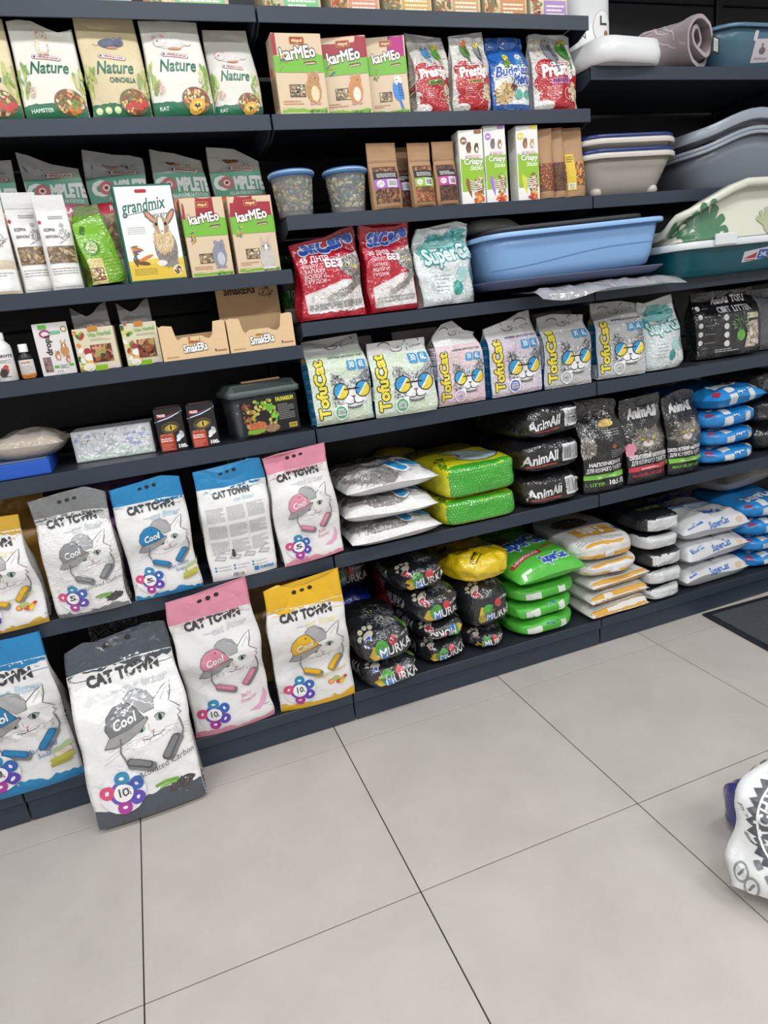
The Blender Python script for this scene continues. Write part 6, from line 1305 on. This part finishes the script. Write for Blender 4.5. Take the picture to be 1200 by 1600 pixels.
def yellow():
    w, l, t = .228, .36, .115; mb = brick(w, l, t, 'e0c010', 2.8, 18, 224, .010, .008, taper=.35); a = Art(l/w)
    a.poly([(.42, .44), (.5, .6), (.68, .62), (.84, .5), (.7, .42), (.55, .4)], '2a2618'); a.fur(.63, .51, .15, .07, ['e6e6e2', 'c9c9c4', '8a8a86'], 60, .1, .014, seed=2)
    for i in range(6): a.poly([(.12+.07*i, .4+.03*i), (.16+.07*i, .43+.03*i), (.15+.07*i, .3+.03*i)], '1f1a10')
    a.rbox(.34, .2, .26, .09, '2a2410', .005, 34); a.rbox(.34, .2, .235, .065, 'dcbc10', .005, 34); a.text('AKTIVE', .33, .2, .05, '2a2410', w=.18, rot=34); a.arc(.8, .5, .08, .16, 60, 180, .018, '3a2a10'); a.text('BARSIK', .9, .62, .08, '2a2410', w=.2, rot=20); a.ell(.2, .95, .12, .05, '1f1a10', rot=30); a.ell(.75, 1.05, .1, .04, '1f1a10', rot=-20)
    top(mb, a, w, -w/2, -l/2); yel_ = thing('yellow_litter_sack', 'yellow litter sack draped over the black pair beside the green sacks', 'sack', [('sack', mb, 'film')], (1.188, .265, d0+.247), 5, 2); rest(yel_, [MK[7]])
yellow()
def yelback():
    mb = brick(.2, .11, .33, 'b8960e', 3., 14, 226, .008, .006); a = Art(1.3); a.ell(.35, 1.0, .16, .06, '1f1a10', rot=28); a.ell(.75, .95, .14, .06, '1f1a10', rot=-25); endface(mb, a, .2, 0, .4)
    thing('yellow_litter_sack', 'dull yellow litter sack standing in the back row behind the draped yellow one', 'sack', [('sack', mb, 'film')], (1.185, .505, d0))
yelback()
def gsack(i):
    w, l = .26, .37; t = [.062, .062, .062, .1][i]; mb = brick(w, l, t, '4fb53a', 3.6, 15, 230+i, .004, .003) if i < 3 else pillow(w*1.05, .42, .1, '52ba3c', seed=234, p=3.4, e=.55, amp=.004, wr=.003, pull=.03, split=.6)
    h = t/w; a = Art(max(.35, h))
    a.rbox(.26, h*.42, .2, h*.5, 'd9e0d6', .01, 4); a.rbox(.7, h*.5, .11, h*.7, 'd9e0d6', .01, 4); a.text('SuperCat', .6, h*.78, .05, '2f5aa8', w=.34, rot=4)
    if i < 3: endface(mb, a, w, 0, .4)
    else:
        W_ = w*1.05; b = Art(.42/W_); b.text('SuperCat', .62, .14, .12, '2f5ab8', w=.4, rot=6, off=.06, out='e9f0f4', ow=.07); b.rbox(.3, .32, .5, .085, 'b02838', .01, 12); b.text('З АРОМАТИЗАТОРОМ', .3, .3, .045, 'f4e6e6', w=.42, rot=12); b.text('ЛАВАНДИ', .78, .44, .08, 'c86a4a', w=.36, rot=12)
        b.text('SuperCat', .5, .62, .26, '2f5ab8', w=.85, rot=8, off=.05, out='e9f0f4', ow=.06); b.rect(.6, .95, .95, 1.05, '2f62b0'); b.poly([(.62, .96), (.93, .96), (.93, 1.0), (.62, 1.0)], 'd9c83a'); b.blob(.22, .95, .2, .16, '7a6a6a', .08); b.fur(.22, .95, .18, .15, ['5a5254', '8a7c7c', 'a89898'], 70, .1, .014); b.line([(.02, 1.1), (.5, 1.2)], .05, 'a83038'); b.rbox(.15, .06, .16, .07, 'd9e0d6', .01, 4); b.rbox(.6, .04, .1, .06, 'd9e0d6', .01, 4)
        top(mb, b, W_, -W_/2, -.21)
    return mb
stack('green_litter_sack', ['bottom bright green sack beside the black sacks', 'second bright green sack from the bottom', 'third bright green sack from the bottom, under the spread one', 'topmost bright green sack with its printed face spread out'], 'sack', gsack, [d0, d0+.063, d0+.126, d0+.189], 1.417, .28, [1, 0, 1, 2], 'sack', 'stack of bright green litter sacks')
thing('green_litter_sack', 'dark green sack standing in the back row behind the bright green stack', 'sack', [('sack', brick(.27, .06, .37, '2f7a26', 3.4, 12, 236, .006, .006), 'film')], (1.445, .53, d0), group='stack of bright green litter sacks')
def osack(i):
    w, l = .258, .4; t = [.054, .05, .048, .055, .08][i]; mb = pillow(w, l, t, 'dad9d6', seed=240+i, p=5, e=.42, amp=.004, wr=.003, pull=.03, split=.55, under='d6d4d0') if i in (0, 1, 2) else brick(w, l, t, 'dad9d6', 4., 16, 240+i, .004, .003)
    h = t/w; a = Art(max(.3, h)); a.band(h*.12, h*.42, 'd9a23c', x0=.05, x1=.95, rough=.006, seed=i, both=True); a.mlines(.3, h*.2, .8, h*.34, 1, 'f0e0b8', seed=i)
    if i in (3, 4): a.rect(.42, h*.1, .56, h*.6, 'dddcda')
    endface(mb, a, w, 0, .45); b = Art(l/w); b.rect(.2, .3, .8, .62, 'd9a23c'); b.text('№1', .5, .38, .18, 'e9e6e0', w=.36, off=.08); b.ell(.4, .9, .28, .2, '55504c'); b.fur(.4, .9, .26, .18, ['77706a', '3a3634', 'a89f96'], 80, .1, .016, seed=i); b.text('2кг', .92, .4, .14, '3a3a3c', w=.16, rot=-10, off=.05); b.line([(.02, .06), (.98, .06)], .05, 'd9a23c'); b.mlines(.1, .12, .8, .26, 4, 'a8a6a2', seed=i)
    top(mb, b, w, -w/2, -l/2); return mb
stack('orange_litter_sack', ['bottom white and orange sack of five', 'second white and orange sack from the bottom', 'third white and orange sack, middle of the five', 'fourth white and orange sack, just below the top one', 'topmost white and orange sack with a number one on it'], 'sack', osack, [d0, d0+.056, d0+.109, d0+.16, d0+.221], 1.706, .285, [2, 2, 3, -2, -4], 'sack', 'stack of white and orange litter sacks', dx=[0, 0, 0, -.015, -.025])
def bws(i):
    w, l = .165, .36; t = [.057, .065, .068, .06, .076][i]; c = 'd6d6d6'; mb = brick(w, l, t, '1b1d1f' if i in (2, 4) else 'cfd0d1', 4.5, 14, 250+i, .003, .003); h = t/w
    a = Art(h); a.rect(.06, h*.05, .95, h*.8, 'd6d6d8') ; a.mlines(.2, h*.3, .6, h*.5, 1, 'c2c2c4', seed=i); endface(mb, a, w, 0, .4); b = Art(l/w); b.rect(0, .15, 1, 2, '1b1d1f'); b.text('SUPER', .5, .5, .2, '6a7a4a', w=.6); b.blob(.5, 1., .3, .2, '3f4a3a', .1); top(mb, b, w, -w/2, -l/2); return mb
stack('white_black_sack', ['bottom white ended black sack of five, in front of white sacks', 'second white ended black sack from the bottom', 'middle white ended black sack with a dark top edge', 'fourth white ended black sack, just under the topmost', 'topmost white ended sack with a shiny black top'], 'sack', bws, [d0, d0+.059, d0+.126, d0+.197, d0+.26], 1.926, .275, [2, -2, 1, -2, -3], 'film', 'stack of black sacks with white ends', dx=[0, .01, .005, -.005, 0])
def wsack(i):
    w, l = .31, .4; t = .09; mb = pillow(w, l, t, 'cfd0d2', seed=260+i, p=4.4, e=.45, amp=.005, wr=.003, pull=.03, split=.55); h = t/w
    a = Art(.35); a.text('SuperCat', .55, h*.5, .075, '3f6fb8', w=.3, rot=5, out='e3e6ea', off=.04, ow=.04); a.ell(.85, h*.6, .05, .04, 'd9b8a0'); a.rbox(.2, h*.75, .26, .06, '2f66b0', .005, 10); a.text('СТАНДАРТ', .2, h*.68, .035, 'e6ecf2', w=.2, rot=10)
    endface(mb, a, w, 0, .45); b = Art(l/w); b.text('SuperCat', .5, .85, .22, '2f66b0', w=.75, rot=4, off=.08, out='dfe3e8', ow=.05); b.rect(.2, .5, .45, .62, '2f66b0'); b.text('STANDARD', .32, .54, .04, 'e6ecf2', w=.2); b.mlines(.5, .45, .95, .7, 4, '7f96b8', .04, seed=i); b.text('SuperCat', .6, .2, .1, '2f66b0', w=.3, rot=3, off=.05); b.ell(.84, .24, .06, .06, 'dcbca8'); top(mb, b, w, -w/2, -l/2); return mb
stack('white_litter_sack', ['bottom white sack with blue lettering, right of the white ended black sacks', 'middle white sack with blue lettering in its stack of three', 'top white sack with blue lettering in its stack of three'], 'sack', wsack, [d0, d0+.094, d0+.19], 2.18, .3, [0, 2, -3], 'sack', 'stack of white litter sacks with blue lettering')
def bs2(i):
    mb = blueb(min(i, 2)); return mb
stack('blue_litter_sack', ['bottom blue sack on the bottom shelf at the right edge', 'second blue sack from the bottom on the bottom shelf', 'third blue sack on the bottom shelf, under the topmost', 'topmost blue sack on the bottom shelf at the right edge'], 'sack', bs2, [d0, d0+.063, d0+.13, d0+.207], 2.475, .29, [2, 0, 3, -2], 'sack', 'stack of blue litter sacks on the bottom shelf')
thing('grey_litter_sack', 'grey white sack lying on top at the back, bottom shelf right end', 'sack', [('sack', pillow(.34, .3, .1, 'aaa7a5', seed=270, p=3, e=.5, amp=.006, wr=.004), 'sack')], (2.49, .4, d0+.29), 8)

# ================================================================== right bay, upper shelves
zr = ZS['r1']+.001
def vac_pack():
    b = loft(.15, .12, .04, [(.01, 0), (.002, .006), (0, .03), (0, .26), (.012, .275)], 'dededf', cap1=True); a = Art(1.6); a.text('zen', .32, .98, .17, '77787c', rot=90, off=.0); a.ell(.72, 1.02, .22, .3, 'f0efee', 24); a.arc(.72, 1.02, .22, .3, 0, 360, .012, 'bcbcbe', 24); a.rect(.66, 1.05, .7, 1.22, '3a3a3e'); a.rect(.66, 1.05, .82, 1.09, '3a3a3e'); a.ell(.8, .89, .05, .07, 'a8705a'); a.mlines(.58, .77, .85, .83, 2, 'b5b5b8'); a.ell(.22, .6, .06, .06, '2a3344'); front(b, a, .15, z0=.01)
    thing('litter_scoop_pack', 'tall white rounded container with grey lettering, top right shelf corner', 'container', [('container', b, 'plast'), ('foot', box(.12, .1, .012, '55565a', .003, (0, 0, .0)), 'plast')], (1.78, .33, zr+.0), -4)
vac_pack()
def lid():
    b = loft(.26, .2, .06, [(.012, .0), (.004, .006), (0, .03), (.006, .062), (.03, .072), (.06, .074)], 'dfe0e1', cap1=True); c = loft(.24, .18, .055, [(.004, .0), (.012, .0), (.02, .02)], 'bfc0c2', cap0=False)
    thing('white_tray_lid', 'glossy white domed lid lying on the upper right shelf before the rolled blanket', 'lid', [('dome', b, 'plast')], (1.752, .155, zr), 6)
lid()
def blanket():
    # a quilt rolled up: a spiral swept front to back, closed by two flat windings
    mb = MB(); n = 96; th = np.linspace(0, 4.6*math.pi, n); R_ = .028+.062*th/th[-1]
    ys = np.linspace(-.16, .11, 18); P = np.zeros((len(ys), n, 3)); rr = np.random.RandomState(5)
    for j, y in enumerate(ys):
        k = 1+.03*math.sin(j*.9); dx = .012*math.sin(j*.5)
        P[j, :, 0] = R_*np.cos(th-1.2)*1.12*k+dx; P[j, :, 2] = R_*np.sin(th-1.2)*.92*k; P[j, :, 1] = y+.012*np.sin(th*.5+1)
    P[:, :, 0] += .004*nz(P, 5, 14); P[:, :, 2] += .004*nz(P, 6, 14)
    Q = P.copy(); c2 = np.stack([P[:, :, 0].mean(1), P[:, :, 2].mean(1)], -1)[:, None, :]
    for ax, m in ((0, 0), (2, 1)): Q[:, :, ax] = c2[:, :, m]+(P[:, :, ax]-c2[:, :, m])*(1-.012/np.hypot(P[:, :, 0]-c2[:, :, 0], P[:, :, 2]-c2[:, :, 1]).clip(.02))
    mb.grid(P, '97898d'); mb.grid(Q[:, ::-1], '8c7e82')
    for j in (0, len(ys)-1):
        E = np.stack([P[j], Q[j]]); mb.grid(E if j else E[::-1], 'a2949a')
    a = Art(1.7); r = random.Random(3)
    for i in range(26):
        x, y = r.random(), r.random()*1.7; t = r.random()*6.28; pts = []
        for k in range(9): pts.append((x, y)); x += .04*math.cos(t); y += .04*math.sin(t); t += r.choice((.5, .6, -.4))
        a.line(pts, .012, 'b9adb1')
    lay(mb, a, (-.1, -.15, .3), (.2, 0, 0), (0, .2, 0), (0, 0, -1), fine=.012, start=.1); 
    s = Art(.9); 
    for i in range(14):
        x, y = r.random(), r.random()*.9; t = r.random()*6.28; pts = []
        for k in range(9): pts.append((x, y)); x += .05*math.cos(t); y += .05*math.sin(t); t += r.choice((.5, .6, -.4))
        s.line(pts, .014, 'b9adb1')
    lay(mb, s, (-.3, -.15, -.1), (0, .34, 0), (0, 0, .3), (1, 0, 0), fine=.012, start=.1)
    low = min(v[2] for v in mb.V); mb.V = [(x, y, z-low) for x, y, z in mb.V]
    tagm = box(.05, .002, .045, '23262c', .0005, (.07, -.178, .045)); ta = Art(.9); ta.rect(.12, .1, .75, .8, 'c9cfcf'); ta.mlines(.2, .2, .65, .7, 5, '7a8f80'); lay(tagm, ta, (.045, -.3, .045), (.05, 0, 0), (0, 0, .05), (0, 1, 0), fine=None)
    thing('rolled_blanket', 'rolled grey mauve blanket with a swirl pattern, upper right shelf', 'blanket', [('blanket', mb, 'cloth'), ('price_tag', tagm, 'card', None, 'dark hang tag with a pale label')], (1.99, .265, zr), 22)
blanket()
def basin():
    tb, rm = tray(.38, .34, .135, '4a6a7c', '54748a', .045, .09, .008, .012); a = Art(.4); a.rbox(.55, .2, .2, .16, 'c9bfc4', .004, 2); a.rbox(.44, .3, .04, .07, 'd2ccd0', .01); a.ell(.55, .2, .035, .025, '6a6064'); a.rect(.53, .2, .55, .25, '77707a'); a.mlines(.48, .14, .62, .17, 1, '9a9298'); front(tb, a, .38, z0=-.01)
    thing('blue_basin', 'smoky blue plastic basin with a pale square label, top right', 'basin', [('tub', tb, 'plast'), ('rim', rm, 'plast'), ('foot', loft(.2, .18, .04, [(0, 0), (0, .008)], '6a6a6e', cap1=True), 'plast')], (2.33, .3, zr), 0)
basin()
z2 = ZS['2b']+.0008
def beige_tray(i):
    tb, rm = tray(.38, .3, .118, 'b5aea6', 'c9c3ba', .045, .075, .012, .016); nv = loft(.372, .292, .08, [(.004, .116), (.001, .119), (.001, .128), (.006, .131), (.016, .13), (.018, .116)], '1d3168', cap0=False)
    ft = MB()
    for sx in (-1, 1):
        for sy in (-1, 1): lathe([(.001, .0), (.014, .002), (.02, .012), (.017, .024), (.006, .03), (.001, .031)], 'bdb6ae', 16, ft, (sx*.105, sy*.075-.012*(sy < 0), 0), cap=False)
    return [('tub', tb, 'plast'), ('rim', rm, 'plast'), ('rim_band', nv, 'plast', None, 'navy blue rim band')]+([('foot_fill', ft, 'plast')] if 0 else [('feet', ft, 'plast')])
thing('litter_tray', 'lower beige litter tray with a navy rim, of the nested pair', 'litter tray', beige_tray(0), (1.8, .25, z2), -2, group='nested beige litter trays with navy rims')
tb, rm = tray(.378, .298, .05, 'b5aea6', 'c9c3ba', .02, .075, .012, .016); nv = loft(.37, .29, .08, [(.004, .048), (.001, .051), (.001, .06), (.006, .063), (.016, .062), (.018, .048)], '1d3168', cap0=False)
thing('litter_tray', 'upper beige litter tray with a navy rim, nested in the lower one', 'litter tray', [('tub', tb, 'plast'), ('rim', rm, 'plast'), ('rim_band', nv, 'plast', None, 'navy blue rim band')], (1.8, .25, z2+.108), -2, group='nested beige litter trays with navy rims')
def wv(x, y, z): return .03*math.cos(x/.26*math.pi*.9)*max(0, min(1, z/.09))
for i, (zz_, lb) in enumerate(((0, 'bottom grey litter pan with a wavy high rim, of the nested stack'), (.0125, 'middle grey litter pan of the nested stack'), (.048, 'top grey litter pan of the nested stack, its rim arched'))):
    tb, rm = tray(.52, .38, .15, '858c96' if i == 0 else '8d949e', '949ba5', .05, .09, .014, .012 if i < 2 else .034, wave=wv)
    if i: tb = loft(.492, .352, .09, [(.026, .1), (.009, .134), (.012, .134), (.03, .103), (.2, .102)], '8d949e', wave=wv)
    pan_ = thing('litter_pan', lb, 'litter tray', [('tub', tb, 'plast'), ('rim', rm, 'plast')], (2.36, .34, z2+zz_*1.3), -3, group='nested grey litter pans')
    if i: rest(pan_, [below_])
    below_ = pan_
z3 = ZS['3b']+.0008
def frame():
    f = MB(); fr = loft(.64, .42, .06, [(.03, 0), (.02, .004), (0, .02), (.0, .024), (.03, .024), (.035, .008)], '4a5270', cap0=False); f = fr
    base = loft(.58, .36, .05, [(0, 0), (0, .003)], '3f465f', cap1=True)
    return thing('tray_frame', 'slate blue tray frame lying flat under the large light blue tray', 'tray', [('frame', f, 'rough'), ('base', base, 'rough')], (1.55, .24, z3+.028), 0)
def wrapf():
    mb = pillow(.54, .2, .016, '9c9da0', seed=281, p=4, e=.4, amp=.003, wr=.003, pull=.02, split=.5, droop=.06); a = Art(.2/.52); a.rect(.05, .12, .95, .3, '1a1a1c'); top(mb, a, .52, -.26, -.1)
    thing('wrapped_scraper', 'flat item in crumpled clear wrap sticking out under the tray frame', 'package', [('wrap', mb, 'wrap')], (1.63, .088, z3-.0225), 2)
wrapf()
def blue_tray():
    tb, rm = tray(.64, .44, .135, '84addc', '8fb6e4', .022, .06, .016, .014); a = Art(.22); pts = [(x, .06+.05*(.5-.5*math.cos(min(1, x/.75)*math.pi))) for x in np.linspace(.02, .98, 24)]; a.line(pts, .004, '5f84b4'); front(tb, a, .608, z0=.0)
    thing('litter_tray', 'large light blue litter tray across the bay joint', 'litter tray', [('tub', tb, 'plast'), ('rim', rm, 'plast')], (1.551, .24, z3+.044), 0, 0, -1.2)
    tb, rm = tray(.565, .37, .04, '222428', '2a2c31', .02, .06, .016, .014); thing('litter_tray', 'black litter tray resting inside the large light blue tray', 'litter tray', [('tub', tb, 'rough'), ('rim', rm, 'rough')], (1.54, .25, z3+.158), 0, 0, -1.2)
    b = loft(.2, .14, .06, [(.02, 0), (0, .02), (.03, .045), (.07, .05)], 'd3d3d4', cap1=True); thing('plastic_cover', 'white plastic cover lying in the black tray', 'cover', [('cover', b, 'plast')], (1.36, .26, z3+.196), 10)
frame(); blue_tray()
def leaf(a, cx, cy, s, c, rot, c2):
    r = math.radians(rot)
    for i, an in enumerate((-62, -38, -14, 10, 36, 60)):
        t = r+math.radians(an); L = s*(1-.15*abs(i-2.5)/2.5); x, y = cx+math.cos(t)*L*.62, cy+math.sin(t)*L*.62; a.rbox(x, y, L*.85, s*.26, c, s*.1, math.degrees(t))
    a.ell(cx, cy, s*.35, s*.3, c)
def teal_box():
    tb, rm = tray(.66, .42, .105, '0f5a66', 'd2d5d8', .04, .07, .014, .022); a = Art(.18); a.rbox(.52, .075, .17, .05, 'd6d9de', .004, 5); a.poly([(.44, .06), (.52, .085), (.52, .06)], 'b83a40'); a.rect(.53, .055, .6, .095, '2f5fae'); a.text('34L', .565, .065, .02, 'e3e9f2', w=.05); a.mlines(.45, .05, .52, .06, 1, 'c0404a'); front(tb, a, .66)
    clip = MB(); box(.085, .012, .036, 'd6d9db', .006, (-.16, -.216, .085), clip); clip2 = box(.07, .012, .02, 'c6c9cc', .005, (-.155, -.212, .122))
    def hw(x, y, z): return (-.085*max(0, min(1, (-x-.08)/.23)) - .018 + .05*max(0, min(1, (-y-.12)/.05)))*min(1, max(0, z/.1))
    hood = loft(.64, .4, .07, [(0, 0), (.0, .004), (.012, .03), (.02, .08), (.026, .115), (-.004, .115), (-.008, .118), (-.008, .135), (.0, .139), (.03, .138), (.034, .115), (.03, .03), (.012, .002)], 'cfd0c0', cap0=False, wave=hw)
    a = Art(.24); leaf(a, .16, .02, .16, '4f7a5c', 72, ''); leaf(a, .02, .0, .1, '44704f', 60, ''); leaf(a, .56, .03, .1, 'a9b08c', 80, ''); leaf(a, .74, .06, .13, '5a8566', 110, ''); leaf(a, .9, .05, .12, '4f7a5c', 80, '')
    front(hood, a, .64)
    hood.move((0, 0, .107)); thing('litter_box', 'teal litter box with a white clipped rim and a cream hood with green leaves', 'litter box', [('tub', tb, 'plast'), ('rim', rm, 'plast', [('clip', clip, 'plast')], 'white rim'), ('hood', hood, 'plast', None, 'cream hood with green leaf print')], (2.2, .2, z3), 0)
teal_box()

# ================================================================== floor: mat, sack
mm = MB(); X0, X1 = 2.09, 3.3
mm.add([(X0, .086, 0), (X1, .03, 0), (X1, -1.4, 0), (X0-.09, -1.0, 0)]+[(X0, .086, .008), (X1, .03, .008), (X1, -1.4, .008), (X0-.09, -1.0, .008)], [(3, 2, 1, 0), (4, 7, 6, 5)[::-1], (0, 1, 5, 4), (1, 2, 6, 5), (2, 3, 7, 6), (3, 0, 4, 7)], '1d2024', False)
pile = MB(); pile.add([(X0+.022, .062, .0083), (X1-.02, .008, .0083), (X1-.02, -1.36, .0083), (X0-.066, -.98, .0083), (X0+.03, .055, .0105), (X1-.03, .0, .0105), (X1-.03, -1.35, .0105), (X0-.058, -.975, .0105)], [(4, 7, 6, 5)[::-1], (0, 4, 5, 1)[::-1], (1, 5, 6, 2)[::-1], (2, 6, 7, 3)[::-1], (3, 7, 4, 0)[::-1]], '555b62', False)
pm = mat('carpet_pile', .95, bscale=900, bstr=.8, grain=.35)
thing('floor_mat', 'dark grey carpet mat with a black rubber edge on the tiles at right', 'mat', [('rubber_edge', mm, 'rough'), ('carpet', pile, pm)], (0, 0, .0005))
def floor_sack():
    w, h = .42, .36; b, t = gusset(w, h, .15, 'dcdddd', side='d6d7d8', ts=.45, seal=.1, s=.7, seed=291, amp=.012, wr=.006, split=.9, wave=[.0, .01, -.01, .0], NU=34, foot=.75, neck=.6); H = h/w; a = Art(H); K = '6a6c70'
    cx, cy = .37, .36
    n = 40; a.poly([(cx+(.33 if i % 2 else .3)*math.cos(i*math.pi/n), cy+(.33 if i % 2 else .3)*math.sin(i*math.pi/n)) for i in range(2*n)], '4f5155'); a.ell(cx, cy, .285, .285, 'e3e4e4', 36); a.ell(cx, cy, .275, .275, '5a5c60', 36); a.ell(cx, cy, .2, .2, 'e3e4e4', 36); a.arc(cx, cy, .18, .18, 0, 360, .012, K, 36)
    for i, ch in enumerate('НЕ ІСНУЄ ОДНАКОВИХ'):
        t_ = 235-i*13.5; a.text(ch, cx+.222*math.cos(math.radians(t_)), cy+.222*math.sin(math.radians(t_)), .05, 'e6e6e6', rot=t_-90, off=.04)
    a.ell(cx, cy, .1, .08, '55607a')
    r = random.Random(6)
    for i in range(16):
        x, y = r.choice((r.uniform(.02, .1), r.uniform(.82, .98), r.random())), r.uniform(.02, H*.85)
        if math.hypot(x-cx, y-cy) < .38: continue
        a.ell(x, y, .035, .05, '8a8c90'); a.ell(x, y, .025, .038, 'd9dada'); a.line([(x-.012, y-.02), (x+.012, y+.02)], .012, '77797d'); a.rbox(x+.07, y+.06, .03, .04, '7a7c80', .004, 30)
    front(b, a, w)
    s = Art(2.2); 
    for i in range(7): x, y = r.random(), r.random()*1.6; s.ell(x, y, .08, .1, '8a8c90'); s.ell(x, y, .055, .075, 'd9dada'); s.rbox(x+.2, y+.1, .06, .1, '77797d', .01, 30)
    side(b, s, .15, -1, 0)
    thing('sack', 'white sack with grey round seal print standing on the tiles, cut off at right', 'sack', [('sack', b, 'sack'), ('top_fold', t, 'sack')], (1.275, -1.10, .0005), -52, 28)
    fl_ = brick(.08, .11, .13, '33357a', 3., 12, 292, .004, .004); thing('violet_pack', 'violet foil pack standing behind the white sack on the floor', 'package', [('pack', fl_, 'film')], (1.36, -.79, .0005), 20)
floor_sack()

bpy.data.objects.remove(_txt)
